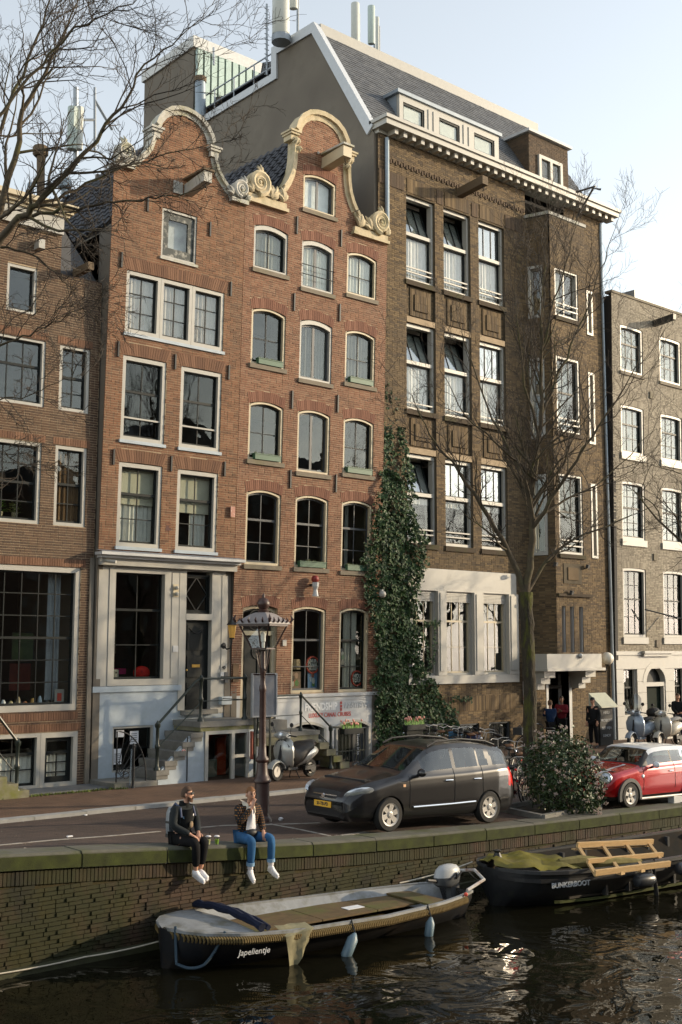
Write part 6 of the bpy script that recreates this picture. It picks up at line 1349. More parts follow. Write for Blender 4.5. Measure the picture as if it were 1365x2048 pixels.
def clsM(x, y, z, band, t):
    if band == 'side' and 1.42 < x < 3.28:
        if .08 < t < .88:
            if 2.36 < x < 2.40: return 'pillar'
            return 'win_front' if x < 2.38 else 'win_rear'
        if t >= .88: return 'roof'
    if band == 'top' and 1.22 < x < 1.60 and y < .60: return 'windscreen'
    if band == 'top' and 3.36 < x < 3.52: return 'rear_window'
    if band == 'top' and 1.57 < x < 3.45: return 'roof'
    if band == 'side' and 1.22 < x < 3.45 and t > .05: return 'pillar'
    if band == 'top' and 1.18 < x <= 1.60: return 'pillar'
    if band == 'top' and .10 < x < 1.14 and .24 < y < .40: return 'stripe'
    if x < .07 and y < .36 and .50 < z < .62: return 'grille'
    if x < .07 and y < .56 and .26 < z < .38: return 'grille'
    if z < .27: return 'sill'
    return 'body'
A2, xs2, gr2, weld2, half2 = car(mini, 3.70, topM, beltM, planM, (.70, 3.167), .30, M_CARR, clsM, zb=.18, wr_f=.78)
car_parts(mini, gr2, weld2, {'body': ('body', M_CARR, 0), 'win_front': ('side_window', M_CGL, 0), 'win_rear': ('side_window', M_CGL, 0), 'windscreen': ('windscreen', M_CGL, 0), 'rear_window': ('rear_window', M_CGL, 0), 'roof': ('roof', M_CARW, 0), 'pillar': ('pillars', M_BLKP, 0), 'stripe': ('bonnet_stripe', M_CARW, 0), 'grille': ('grille', M_BLKP, 0), 'sill': ('sill', M_BLKP, 0)})
MB().box(.4, 3.4, -.58, .58, .24, .85).build('cabin_floor', M_SEAT, mini, local=True)
for y in (-.34, .34): b = MB(); b.box(1.95, 2.1, y - .22, y + .22, .8, 1.08); b.box(1.98, 2.06, y - .11, y + .11, 1.08, 1.24); b.build('seat', M_SEAT, mini, local=True)
for x in (.70, 3.167):
    for s in (-1, 1):
        wheel(mini, x, s * .735, .30, s, 5)
        b = MB(); R = []
        for i in range(17):
            a = math.pi * (-.08 + 1.16 * i / 16); c_, s_ = math.cos(a), math.sin(a); R.append([(x + c_ * r, s * yy, .276 + s_ * r) for r, yy in ((.335, .78), (.335, .845), (.42, .842), (.42, .78))])
        b.loft(R, closed=True); b.build('arch_trim', mat('arch_grey_plastic', (.05, .05, .052), .6), mini, smooth=True, local=True)
for s in (-1, 1):
    c = Vector((.115, s * .565, .70)); ax = Vector((-.9, s * .35, .28)).normalized()
    b = MB(); b.lathe(c, [(.155, -.06), (.155, .0), (.145, .02), (.13, .012)], 20, axis=ax); h = b.build('headlight', M_CHROME, mini, smooth=True, local=True)
    b = MB(); b.lathe(c, [(.13, 0), (.12, .025), (.07, .045), (.0, .05)], 20, axis=ax); b.build('lens', M_HL, h, smooth=True, local=True)
    m = MB(); m.ball((1.52, s * .96, .98), .095, 10, sz=.85, sx=.7, sy=1.1); m.build('wing_mirror', M_CARW, mini, smooth=True, local=True); m = MB(); m.bar((1.52, s * .80, .90), (1.52, s * .90, .95), .05); m.build('mirror_stalk', M_BLKP, mini, local=True)
    b = MB(); b.tube([(2.18, s * .845, .80), (2.26, s * .865, .805), (2.34, s * .845, .80)], .018, 6); b.build('door_handle', M_CHROME, mini, smooth=True, local=True)
    b = MB(); b.tube([(1.08, s * .835, .205), (2.8, s * .84, .205)], .03, 6); b.build('sill_trim', M_ALLOY, mini, local=True)
    b = MB(); b.lathe((.045, s * .50, .36), [(.07, 0), (.075, .012), (.06, .02)], 14, axis=(-1, s * .4, 0)); b.build('fog_light', M_HL, mini, local=True)
    b = MB(); b.ball((1.17, s * .835, .72), .045, 8, sx=1.3, sy=.3); b.build('side_repeater', M_HL, mini, local=True)
for x in (1.20, 2.42): seam(mini, A2, xs2, x, 8, 20, half2)
for z in (.52, .56, .60): b = MB(); b.tube([(.05, -.34, z), (-.005, 0, z), (.05, .34, z)], .012, 5); b.build('grille_bar', M_CHROME, mini, local=True)
b = MB(); b.tube([(.06, -.38, .50), (.0, 0, .48), (.06, .38, .50), (.06, .40, .58), (.0, 0, .645), (.06, -.40, .58)], .016, 5, closed=True); b.build('grille_surround', M_CHROME, mini, local=True)
blk = MB().box(p1.x + 1.6, p1.x + 1.95, 16.33, 16.5, surf(p1.x + 1.7, 16.4), surf(p1.x + 1.7, 16.4) + .2).build('concrete_block', M_LGREY); tag(blk, 'grey concrete block on the coping beside the red car', 'block')
# ================================================================== BICYCLES, SCOOTERS
def bike_proto(name, label, m_frame, m_seat=M_BLKP, basket=False, loc=(0, 0, -50)):
    """city bicycle in local coordinates: rolls along x, rear wheel at x = 0"""
    t = thing(name, label, 'bicycle', loc); R = .34; WB = 1.10
    for x in (0, WB):
        b = MB(); b.tube([(x + R * math.cos(a), 0, R + R * math.sin(a)) for a in [2 * math.pi * i / 24 for i in range(24)]], .019, 6, closed=True); w = b.build('wheel', M_TYRE, t, smooth=True, local=True)
        b = MB(); b.tube([(x + (R - .03) * math.cos(a), 0, R + (R - .03) * math.sin(a)) for a in [2 * math.pi * i / 24 for i in range(24)]], .011, 5, closed=True); b.build('rim', M_ALLOY, w, smooth=True, local=True)
        b = MB()
        for i in range(14): a = 2 * math.pi * i / 14; b.tube([(x, .03 * (-1) ** i, R), (x + (R - .03) * math.cos(a), 0, R + (R - .03) * math.sin(a))], .0025, 3, cap=False)
        b.tube([(x, -.05, R), (x, .05, R)], .025, 6); b.build('spokes', M_ALLOY, w, local=True, kind='stuff')
        b = MB(); rr = R + .045; R2 = []
        for i in range(13): a = math.pi * (.05 + .75 * i / 12) if x == 0 else math.pi * (.15 + .6 * i / 12); R2.append([(x + rr * math.cos(a), y, R + rr * math.sin(a)) for y in (-.03, .03)] + [(x + (rr - .008) * math.cos(a), y, R + (rr - .008) * math.sin(a)) for y in (.03, -.03)])
        b.loft(R2, closed=True); b.build('mudguard', M_BLKP, t, local=True)
    BB = (.46, 0, .30); ST = (.33, 0, .78); HD = (.93, 0, .86); HB = (.97, 0, .70)
    b = MB(); b.tube([BB, ST], .017, 6); b.tube([BB, HB], .019, 6); b.tube([(.36, 0, .66), (.7, 0, .58), HB], .016, 6); b.tube([HD, HB], .02, 6)
    for y in (-.05, .05): b.tube([BB, (0, y, R)], .011, 5); b.tube([(.34, 0, .70), (0, y, R)], .010, 5); b.tube([(HB[0], y * .8, HB[2] - .02), (1.03, y, .52), (WB, y, R)], .012, 5)
    b.build('frame', m_frame, t, smooth=True, local=True)
    b = MB(); b.tube([HD, (.90, 0, 1.05)], .013, 6); b.tube([(.66, -.30, 1.03), (.80, -.28, 1.08), (.93, -.16, 1.10), (.92, 0, 1.06), (.93, .16, 1.10), (.80, .28, 1.08), (.66, .30, 1.03)], .012, 6); b.build('handlebar', M_ALLOY, t, smooth=True, local=True)
    for y in (-.30, .30): b = MB(); b.tube([(.78, y * .95, 1.07), (.64, y, 1.025)], .019, 6); b.build('grip', M_BLKP, t, local=True)
    b = MB(); b.tube([ST, (.30, 0, .90)], .012, 6); b.ball((.24, 0, .94), .13, 10, sz=.38, sy=.85); b.ball((.38, 0, .945), .09, 8, sz=.35, sy=.5, sx=1.3); b.build('saddle', m_seat, t, smooth=True, local=True)
    b = MB()
    for y in (-.07, -.025, .025, .07): b.tube([(-.28, y, .72), (.22, y, .73)], .007, 4)
    for x in (-.27, -.02, .2): b.tube([(x, -.08, .72), (x, .08, .72)], .007, 4)
    for y in (-.08, .08): b.tube([(-.05, y, .72), (0, y * .8, R)], .006, 4)
    b.build('carrier', M_IRON, t, local=True)
    b = MB(); b.lathe((.46, .05, .30), [(.09, 0), (.09, .012)], 14, axis=(0, 1, 0)); b.bar((.46, .07, .30), (.58, .07, .19), .016); b.bar((.46, -.07, .30), (.34, -.07, .41), .016); b.box(.54, .63, .07, .16, .18, .20); b.box(.29, .38, -.16, -.07, .40, .42); b.build('crank', M_IRON, t, local=True)
    b = MB(); b.prism([(.0, .055, R + .06), (.46, .055, .40), (.46, .055, .21), (.0, .055, R - .06)], (0, .012, 0)); b.build('chain_guard', M_BLKP, t, local=True)
    b = MB(); b.ball((1.06, 0, .80), .05, 8); b.build('front_lamp', M_CHROME, t, smooth=True, local=True)
    b = MB(); b.ball((-.34, 0, .60), .03, 6); b.build('rear_lamp', M_TAIL, t, local=True)
    if basket:
        b = MB(); b.box(.98, 1.28, -.18, .18, .80, .82)
        for i in range(9):
            y = -.18 + .045 * i; b.box(1.275, 1.285, y - .004, y + .004, .82, 1.05); b.box(.975, .985, y - .004, y + .004, .82, 1.05)
        for z in (.9, 1.05): b.tube([(.98, -.18, z), (1.28, -.18, z), (1.28, .18, z), (.98, .18, z)], .006, 4, closed=True)
        b.build('basket', M_IRON, t, local=True)
    return t
M_BF = mat('bike_black', (.012, .012, .013), .35, var=.1); M_BG = mat('bike_grey', (.22, .22, .21), .4, .3); M_BRD = mat('bike_dark_red', (.13, .012, .014), .4); M_BBL = mat('bike_blue', (.02, .06, .16), .4); M_TAN = mat('tan_saddle', (.20, .10, .05), .6)
def lean(o, rotz, tilt, loc): o.location = loc; o.rotation_euler = (Matrix.Rotation(rotz, 3, 'Z') @ Matrix.Rotation(tilt, 3, 'X')).to_euler()
BG = 'bicycles parked between the car and the building'
pk = bike_proto('bicycle', 'black bicycle parked against the building by the basement windows', M_BF); pk['group'] = BG
pg = bike_proto('bicycle', 'grey bicycle with wire front basket in the rack behind the car', M_BG, M_TAN, True); pg['group'] = BG
prd = bike_proto('bicycle', 'dark red bicycle leaning by the tree behind the grey car', M_BRD); prd['group'] = BG
used = {}
def put_bike(px, py, rz, tilt, proto, label, z=None):
    p = onroad(px, py)
    if p.y > KY + .2: p = onz(px, py, .07)
    o = proto if proto.name not in used else dup(proto); used[proto.name] = 1; o['label'] = label; lean(o, rz, tilt, p); return o
put_bike(880, 1523, 1.5, .08, pk, 'black bicycle facing the wall above the car bonnet end, leftmost of the rack')
put_bike(915, 1524, 1.45, -.06, pg, 'grey bicycle with front basket, second in the rack behind the car roof')
put_bike(943, 1528, 1.62, .1, pk, 'black bicycle behind the middle of the car roof')
put_bike(972, 1531, 1.5, -.05, pg, 'grey basket bicycle behind the rear end of the car roof')
put_bike(1003, 1537, 1.4, .12, pk, 'black bicycle just right of the car roof, front wheel to the wall')
put_bike(1012, 1570, .5, .06, pk, 'black bicycle standing crosswise right of the car')
put_bike(1035, 1562, 1.2, -.1, pg, 'grey basket bicycle tangled left of the tree trunk')
put_bike(1090, 1542, .25, .05, pk, 'black bicycle with its front wheel showing right of the tree trunk')
put_bike(1005, 1618, .10, .08, prd, 'dark red bicycle standing beside the tree pit, rear wheel by the car')
put_bike(1055, 1612, .2, -.1, prd, 'second dark red bicycle half hidden behind the flowering bush')
put_bike(1118, 1518, 1.9, .06, pk, 'black bicycle in front of the doorway people')
for i_, (px_, py_, rz_) in enumerate(((858, 1522, 1.7), (898, 1526, 1.35), (928, 1530, 1.6), (960, 1534, 1.4), (990, 1545, 1.1), (1045, 1585, .4))): put_bike(px_, py_, rz_, .1 * (-1) ** i_, pg if i_ % 2 else pk, ('grey basket' if i_ % 2 else 'black') + ' bicycle wedged in the rack, ' + ('far left', 'left of centre', 'centre', 'right of centre', 'right end', 'nearest the tree trunk')[i_])
put_bike(835, 1520, 1.55, .05, pk, 'black bicycle beside the ivy foot behind the car windscreen')
def crate_bag(px, py, z, m, lb):
    p = onz(px, py, z); t = thing('pannier_bag', lb, 'bag', p); b = MB(); b.cbox(p + Vector((0, 0, .12)), .36, .3, .22, .3); b.build('bag', m, t); b = MB(); b.tube([p + Vector((-.1, 0, .22)), p + Vector((0, 0, .3)), p + Vector((.1, 0, .22))], .012, 5); b.build('strap', M_BLKP, t)
crate_bag(912, 1478, .78, mat('blue_bag', (.05, .22, .42), .6), 'light blue bag on a bicycle carrier above the car roof'); crate_bag(948, 1480, .76, mat('navy_bag', (.015, .02, .07), .7), 'navy bag on a bicycle carrier above the car roof'); crate_bag(1040, 1470, .9, M_BLKP, 'black box on the rear carrier left of the tree trunk')

def scooter(t, body, m_seat, cover=False, topbox=False, shield=False):
    """local: front wheel at x = 0, rear wheel at x = 1.25"""
    R = .22
    for x in (0, 1.25):
        b = MB(); b.lathe((x, 0, R), [(R * .6, -.045), (R * .95, -.05), (R, -.02), (R, .02), (R * .95, .05), (R * .6, .045)], 20, axis=(0, 1, 0), cap=False); w = b.build('wheel', M_TYRE, t, smooth=True, local=True)
        b = MB(); b.lathe((x, 0, R), [(R * .62, -.03), (R * .62, .03)], 14, axis=(0, 1, 0)); b.build('rim', M_ALLOY, w, local=True)
    b = MB(); R_ = []                                   # leg shield
    for z, w, x in ((.28, .14, .30), (.36, .22, .24), (.55, .30, .16), (.75, .31, .14), (.92, .24, .17), (1.0, .12, .22)):
        R_.append([(x + .10 * (abs(q) ** 2), q * w, z) for q in (-1, -.6, -.2, .2, .6, 1)] + [(x + .05 + .10 * (abs(q) ** 2), q * w, z) for q in (1, .6, .2, -.2, -.6, -1)])
    b.loft(R_, closed=True); b.build('leg_shield', body, t, smooth=True, local=True, ang=50)
    b = MB(); R_ = []
    for i in range(9): a = math.pi * (.1 + .85 * i / 8); R_.append([(math.cos(a) * .27 * -1, y, R + math.sin(a) * (.30 - abs(y) * .5)) for y in (-.09, -.05, 0, .05, .09)] + [(math.cos(a) * .25 * -1, y, R + math.sin(a) * (.27 - abs(y) * .5)) for y in (.09, .05, 0, -.05, -.09)])
    b.loft(R_, closed=True); b.build('front_mudguard', body, t, smooth=True, local=True, ang=60)
    b = MB(); R_ = []                                   # rear body
    for x, w, z0, z1 in ((.55, .10, .30, .50), (.68, .20, .28, .70), (.95, .24, .32, .78), (1.2, .23, .42, .78), (1.4, .17, .52, .74), (1.52, .06, .60, .68)):
        R_.append([(x, math.cos(a) * w, (z0 + z1) / 2 + math.sin(a) * (z1 - z0) / 2) for a in [2 * math.pi * k / 12 for k in range(12)]])
    b.loft(R_, closed=True); b.build('rear_body', body, t, smooth=True, local=True, ang=60)
    MB().box(.26, .62, -.16, .16, .24, .30).build('footboard', body if not cover else M_BLKP, t, local=True)
    b = MB(); R_ = []
    for x, w, z in ((.66, .12, .76), (.78, .16, .82), (1.05, .17, .84), (1.3, .16, .86), (1.42, .10, .82)): R_.append([(x, math.cos(a) * w, z + math.sin(a) * .055) for a in [2 * math.pi * k / 10 for k in range(10)]])
    b.loft(R_, closed=True); b.build('seat', m_seat, t, smooth=True, local=True)
    b = MB(); b.tube([(.0, 0, R), (.10, 0, .5), (.24, 0, 1.02)], .035, 6); b.build('steering_column', M_BLKP, t, local=True)
    b = MB(); R_ = []
    for y, h in ((-.2, .05), (-.12, .085), (0, .11), (.12, .085), (.2, .05)): R_.append([(.22 + .10 * math.cos(a), y, 1.06 + h * math.sin(a)) for a in [2 * math.pi * k / 8 for k in range(8)]])
    b.loft(R_, closed=True); b.build('handlebar_cowl', body, t, smooth=True, local=True)
    b = MB(); b.lathe((.13, 0, 1.08), [(.075, -.02), (.075, .03), (.04, .05)], 14, axis=(-1, 0, .1)); b.build('headlight', M_HL, t, smooth=True, local=True)
    for s in (-1, 1):
        b = MB(); b.tube([(.24, s * .18, 1.07), (.32, s * .36, 1.04)], .018, 6); b.build('grip', M_BLKP, t, local=True)
        b = MB(); b.tube([(.24, s * .22, 1.1), (.20, s * .30, 1.28)], .007, 4); b.lathe((.20, s * .31, 1.32), [(.055, 0), (.05, .02)], 12, axis=(-.3, 0, 0) if False else (-1, 0, 0)); b.build('mirror', M_BLKP, t, local=True)
    b = MB(); b.ball((1.5, 0, .64), .05, 8, sy=1.6); b.build('tail_light', M_TAIL, t, local=True)
    b = MB(); b.lathe((1.05, .17, .24), [(.05, 0), (.055, .4), (.03, .46)], 10, axis=(1, 0, .25)); b.build('exhaust', M_IRON, t, local=True)
    b = MB(); b.lathe((1.22, -.12, .22), [(.10, -.03), (.10, .05)], 10, axis=(0, 1, 0)); b.box(.9, 1.25, -.16, -.05, .2, .3); b.build('engine', M_IRON, t, local=True)
    for s in (-1, 1): b = MB(); b.tube([(.62, s * .07, .25), (.68, s * .16, .02)], .013, 5); b.build('stand_leg', M_IRON, t, local=True)
    if cover:                                            # rider's leg blanket
        b = MB(); R_ = []
        for x, w, z0, z1 in ((.20, .22, .50, .98), (.32, .30, .30, .94), (.50, .33, .27, .80), (.70, .32, .34, .86), (.90, .29, .50, .90), (1.15, .24, .62, .90), (1.28, .16, .72, .88)):
            R_.append([(x + .02 * math.sin(k * 3.1), math.cos(a) * w * (1 + .08 * math.sin(k * 2.3 + x * 9)), (z0 + z1) / 2 + math.sin(a) * (z1 - z0) / 2 * (1 + .06 * math.cos(k * 1.9 + x * 7))) for k, a in enumerate([2 * math.pi * k / 18 for k in range(18)])])
        b.loft(R_, closed=True); b.build('leg_cover', clothmat('black_rain_cover', (.035, .032, .030), rough=.55), t, smooth=True, local=True, ang=70)
    if topbox: b = MB(); b.ball((1.48, 0, 1.0), .24, 14, sz=.75, sx=.9); b.build('top_box', M_BLKP, t, smooth=True, local=True); MB().box(1.25, 1.55, -.1, .1, .80, .84).build('rack', M_IRON, t, local=True)
    if shield: b = MB(); b.loft([[(.08 - .10 * (z - 1.05) * -1 + .08 * q * q, q * w, z) for q in (-1, -.5, 0, .5, 1)] for z, w in ((1.08, .20), (1.25, .28), (1.5, .26), (1.62, .16))], closed=False); b.build('windshield', glassmat('smoke_shield', (.45, .45, .45), 2.0), t, smooth=True, local=True)
sA_, sB_ = onz(553, 1562, .07), onz(634, 1551, .07)
v1 = thing('scooter', 'silver and black scooter with leg cover parked in front of the grey plinth', 'scooter', sA_); d = sB_ - sA_; v1.rotation_euler = (0, 0, math.atan2(d.y, d.x)); v1.scale = (d.length / 1.25,) * 3 if .8 < d.length / 1.25 < 1.2 else (1.1,) * 3
scooter(v1, mat('silver_scooter', (.42, .43, .41), .28, .3, var=.06, coat=.4), M_BLKP, cover=True)
pS = onz(1225, 1502, .0)
v2 = thing('scooter', 'pale blue scooter with smoked windshield behind the red car', 'scooter', (34.9, 24.5, .07)); v2.rotation_euler = (0, 0, .12); v2.scale = (1.15,) * 3
scooter(v2, mat('pale_blue_scooter', (.32, .38, .45), .3, .2, coat=.4), M_BLKP, shield=True, topbox=True)
v3 = thing('scooter', 'cream scooter under a grey seat cover, right of the windshield scooter', 'scooter', (36.0, 24.1, .07)); v3.rotation_euler = (0, 0, .1); v3.scale = (1.1,) * 3
scooter(v3, mat('cream_scooter', (.5, .47, .40), .3, coat=.4), clothmat('grey_seat_cover', (.25, .25, .25)), cover=False)
# ================================================================== BOATS
def boat_frame(bow, stern):
    bow, stern = Vector(bow), Vector(stern); ax = (stern - bow); L = Vector((ax.x, ax.y, 0)).length; u = Vector((ax.x, ax.y, 0)).normalized(); n = Vector((u.y, -u.x, 0))     # n: towards the canal / camera
    return L, lambda s, o, z: tuple(Vector((bow.x, bow.y, 0)) + u * s + n * o + Vector((0, 0, z)))
def hull(t, xf, L, beam, sheer, zk, m_out, m_in, flare=.8, wall=.05):
    ip = lambda tab, x: float(np.interp(x, [q[0] for q in tab], [q[1] for q in tab])); R, R2 = [], []
    ss = list(np.concatenate([np.linspace(0, 1, 12), np.linspace(1.2, L, 22)]))
    for s in ss:
        w, zg = ip(beam, s), ip(sheer, s); tk = min(1, .25 + s / 1.4)
        R.append([(s, q * w, z) for q, z in ((-1, zg), (-.99, zg - .12), (-.93 * flare - .02, (zg + zk) / 2), (-.6 * flare * tk, zk + .02), (0, zk), (.6 * flare * tk, zk + .02), (.93 * flare + .02, (zg + zk) / 2), (.99, zg - .12), (1, zg))])
        wi = max(.02, w - wall); R2.append([(s, q * wi, z) for q, z in ((-1, zg - .004), (-.86 * flare, (zg + zk) / 2 + .03), (-.45 * flare * tk, zk + .08), (.45 * flare * tk, zk + .08), (.86 * flare, (zg + zk) / 2 + .03), (1, zg - .004))])
    o = MB(xf).loft(R, closed=False); n = 9; k = len(o.v); o.f.append(tuple(range(k - n, k))); o.f.append(tuple(range(n))[::-1]); H = o.build('hull', m_out, t, smooth=True, ang=50)
    i = MB(xf).loft(R2, closed=False); i.f.append(tuple(range(len(i.v) - 6, len(i.v)))); i.build('hull_lining', m_in, t, smooth=True, ang=50)
    return H, lambda s: ip(beam, s), lambda s: ip(sheer, s)
def gunwale(t, xf, L, bw, sh, w, h, m, name='gunwale', off=0.0, dz=.0, s0=.02):
    for q in (-1, 1):
        R = []
        for s in np.concatenate([np.linspace(s0, 1.2, 12), np.linspace(1.4, L, 20)]):
            o = q * (bw(s) + off); R.append([(s, o - w / 2, sh(s) + dz - h / 2), (s, o + w / 2, sh(s) + dz - h / 2), (s, o + w / 2, sh(s) + dz + h / 2), (s, o - w / 2, sh(s) + dz + h / 2)])
        MB(xf).loft(R, closed=True).build(name, m, t)
# ------------------------------------------------------------------ open sloop
sl_ = thing('sloop', 'open dark-hulled sloop with white gunwale and tan rope fender under the seated men', 'boat', (12.5, 14.7, WZ))
L1, x1 = boat_frame((9.5, 14.95, 0), (15.35, 14.62, 0))
M_HULL = mat('navy_black_hull', (.008, .009, .012), .5, var=.3, stain=(.05, .035, .02), stain_amt=.5, stain_scale=1.6)
M_WORN = mat('worn_white_paint', (.25, .26, .265), .6, var=.2, stain=(.11, .10, .06), stain_amt=.8, stain_scale=2.6)
M_PLY = mat('wet_plywood', (.12, .078, .033), .8, var=.35, stain=(.09, .10, .02), stain_amt=.85, stain_scale=1.6, bump=.2)
H_, bw1, sh1 = hull(sl_, x1, L1, [(0, .06), (.12, .38), (.35, .68), (.8, .90), (1.6, 1.0), (3.5, .96), (4.8, .80), (5.5, .62), (L1, .46)], [(0, -.56), (.8, -.60), (1.6, -.65), (3.5, -.70), (5, -.70), (L1, -.68)], WZ - .15, M_HULL, M_WORN)
gunwale(sl_, x1, L1, bw1, sh1, .07, .04, M_WORN)
b = MB(x1); R = []
for s in list(np.linspace(.0, 1.05, 9)): R.append([(s, -bw1(s) * .97, sh1(s) + .025), (s, 0, sh1(s) + .07 * min(1, s * 3)), (s, bw1(s) * .97, sh1(s) + .025)])
b.loft(R, closed=False); b.build('foredeck', M_WORN, sl_, smooth=True)
M_NAVY = clothmat('navy_canvas', (.012, .016, .035)); b = MB(x1); P = []
for i in range(13): q = -1 + 2 * i / 12; P.append((1.12 + .25 * (1 - q * q) * -.2, q * (bw1(1.15) + .02), sh1(1.1) + .09 + .10 * (1 - q * q) + .01 * math.sin(i * 2)))
b.tube(P, [.05 + .02 * math.sin(i * 1.7) ** 2 for i in range(13)], 7); b.tube([(p[0] + .12, p[1] * .99, p[2] - .02) for p in P], .045, 7); b.build('rolled_spray_hood', M_NAVY, sl_, smooth=True)
for q in (-1, 1):                                        # rope fender along the rubbing strake, with its lay as ridges
    rp = MB(x1)
    for k in range(150):
        s = .04 + (L1 - .3) * k / 150; o = q * (bw1(s) + .035); z = sh1(s) - .075; ds = .022
        rp.tube([(s, o - q * .02, z + .05), (s + ds * .5, o + q * .022, z + .02), (s + ds, o + q * .022, z - .025), (s + ds * 1.6, o - q * .01, z - .055)], .017, 5)
    rp.build('rope_fender', mat('tan_rope', (.17, .12, .045), .9, var=.3, scale=20), sl_, smooth=True, kind='stuff')
# floor: separate boards, thwarts, boxes
for i in range(5):
    o0 = -.66 + .24 * i
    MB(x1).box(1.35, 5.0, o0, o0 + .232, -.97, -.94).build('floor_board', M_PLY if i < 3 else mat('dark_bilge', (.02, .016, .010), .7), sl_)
for a, c in ((1.5, 2.85), (2.87, 4.0), (4.02, 4.95)): MB(x1).box(a, c, -.80, .12, -.84, -.81).build('deck_panel', M_PLY, sl_)
MB(x1).box(4.85, 5.3, -.66, .66, -.80, -.77).build('stern_bench', M_PLY, sl_); MB(x1).box(1.3, 1.5, -.8, .8, -.78, -.75).build('thwart', M_PLY, sl_)
MB(x1).box(3.6, 3.95, -.35, -.15, -.808, -.80).build('paper_on_deck', mat('white_paper', (.75, .76, .78), .7), sl_)
# tarpaulin corner over the near side
b = MB(x1); n, mrow = 7, 6; V = []
for i in range(mrow + 1):
    for j in range(n + 1):
        t = i / mrow; q = j / n; s = 1.45 + .55 * q + .20 * t * (0.5 - q); z = sh1(s) + .06 - t * (.62 if 1 else 0) * (1 - .75 * q) - .08 * t; o = bw1(s) + (.01 if t == 0 else .075) + .03 * math.sin(q * 9 + t * 3)
        if t == 0: o -= .2
        V.append((s, o, z))
b.add(V, [(i * (n + 1) + j, i * (n + 1) + j + 1, (i + 1) * (n + 1) + j + 1, (i + 1) * (n + 1) + j) for i in range(mrow) for j in range(n)])
tp = b.build('tarpaulin', clothmat('olive_tarp', (.23, .21, .13), bscale=9), None, smooth=True); tag(tp, 'grubby olive tarpaulin corner hanging over the near side of the sloop', 'tarpaulin')
# hanging fenders
M_FEN = mat('blue_grey_fender', (.11, .17, .21), .45, var=.15)
def fender(name, label, xf, s, bw, sh, m, r, ln, tilt, grp):
    p = Vector(xf(s, bw(s) + .03, sh(s))); q = Vector(xf(s, bw(s) + r + .04, sh(s) - .14)); t = thing(name, label, 'fender', q, grp)
    ax = (Vector(xf(s - tilt, bw(s) + r + .12, -.8)) - Vector(xf(s, bw(s) + r + .04, 0))).normalized()
    b = MB(); b.lathe(q, [(.02, 0), (r * .5, .03), (r, .10), (r, ln - .10), (r * .5, ln - .03), (.025, ln)], 12, axis=ax); b.build('bumper', m, t, smooth=True)
    b = MB(); b.tube([p + Vector((0, 0, .05)), p.lerp(q, .5), q], .012, 5); b.build('lanyard', M_IRON, t)
fender('boat_fender', 'blue-grey fender hanging mid-sloop into the water', x1, 2.75, bw1, sh1, M_FEN, .085, .46, .55, 'fenders along the sloop'); fender('boat_fender', 'blue-grey fender hanging nearer the sloop stern', x1, 4.45, bw1, sh1, M_FEN, .075, .38, .25, 'fenders along the sloop')
lettering('boat_name', 'Japelientje', .12, ML_W, sl_, Vector(x1(1.0, bw1(1.0) + .012, -.86)), u=Vector(x1(1.5, bw1(1.5), 0)) - Vector(x1(.55, bw1(.55), 0)), shear=.25)
# outboard motor
om = thing('outboard_motor', 'white and grey outboard motor on the sloop stern', 'outboard motor', x1(L1, 0, -.5)); b = MB(x1); R = []
for z, a, w in ((-.64, .20, .12), (-.60, .27, .15), (-.48, .29, .155), (-.36, .26, .145), (-.30, .19, .11), (-.275, .09, .05)): R.append([(L1 - .15 + a * math.cos(t) + .12 * (z + .4), w * math.sin(t), z) for t in [2 * math.pi * k / 14 for k in range(14)]])
b.loft(R[2:], closed=True); b.build('cowl', mat('motor_white', (.40, .41, .41), .4, var=.06), om, smooth=True, ang=60)
b = MB(x1); b.loft([[(p[0], p[1] * 1.01, p[2]) for p in r] for r in R[:3]], closed=True); b.build('cowl_base', mat('motor_grey', (.07, .075, .08), .5), om, smooth=True)
b = MB(x1); b.box(L1 - .12, L1 + .08, -.06, .06, -1.2, -.62); b.ball((L1 + .02, 0, -1.2), .12, 8, sx=1.6); b.build('leg', MATS['motor_grey'], om); b = MB(x1); b.tube([(L1 - .3, 0, -.56), (L1 - .7, .08, -.48)], .03, 6); b.build('tiller', M_BLKP, om)
b = MB(); c = Vector(x1(L1 - .1, 0, -.38)); uu = (Vector(x1(1, 0, 0)) - Vector(x1(0, 0, 0))); nn_ = (Vector(x1(0, 1, 0)) - Vector(x1(0, 0, 0))); b.tube([c + uu * -.12 + nn_ * .155 + Vector((0, 0, -.12)), c + uu * .02 + nn_ * .16 + Vector((0, 0, -.03)), c + uu * .02 + nn_ * .16 + Vector((0, 0, -.12)), c + uu * .16 + nn_ * .15 + Vector((0, 0, -.02))], .02, 5); b.build('decal_stripe', M_BLKP, om)
b = MB(x1); b.tube([(L1 - .1, .45, -.66), (L1 + .40, .36, -.55), (L1 + .52, 0, -.45), (L1 + .36, -.38, -.50), (L1 - .1, -.45, -.66)], .03, 7); b.build('stern_hoop', mat('rusty_white_tube', (.5, .48, .45), .5, stain=(.22, .09, .04), stain_amt=.9, stain_scale=5), sl_, smooth=True)
b = MB(x1); b.ball((L1 - .35, bw1(L1 - .35) + .06, -.66), .035, 8); b.build('red_reflector', ML_R, sl_)
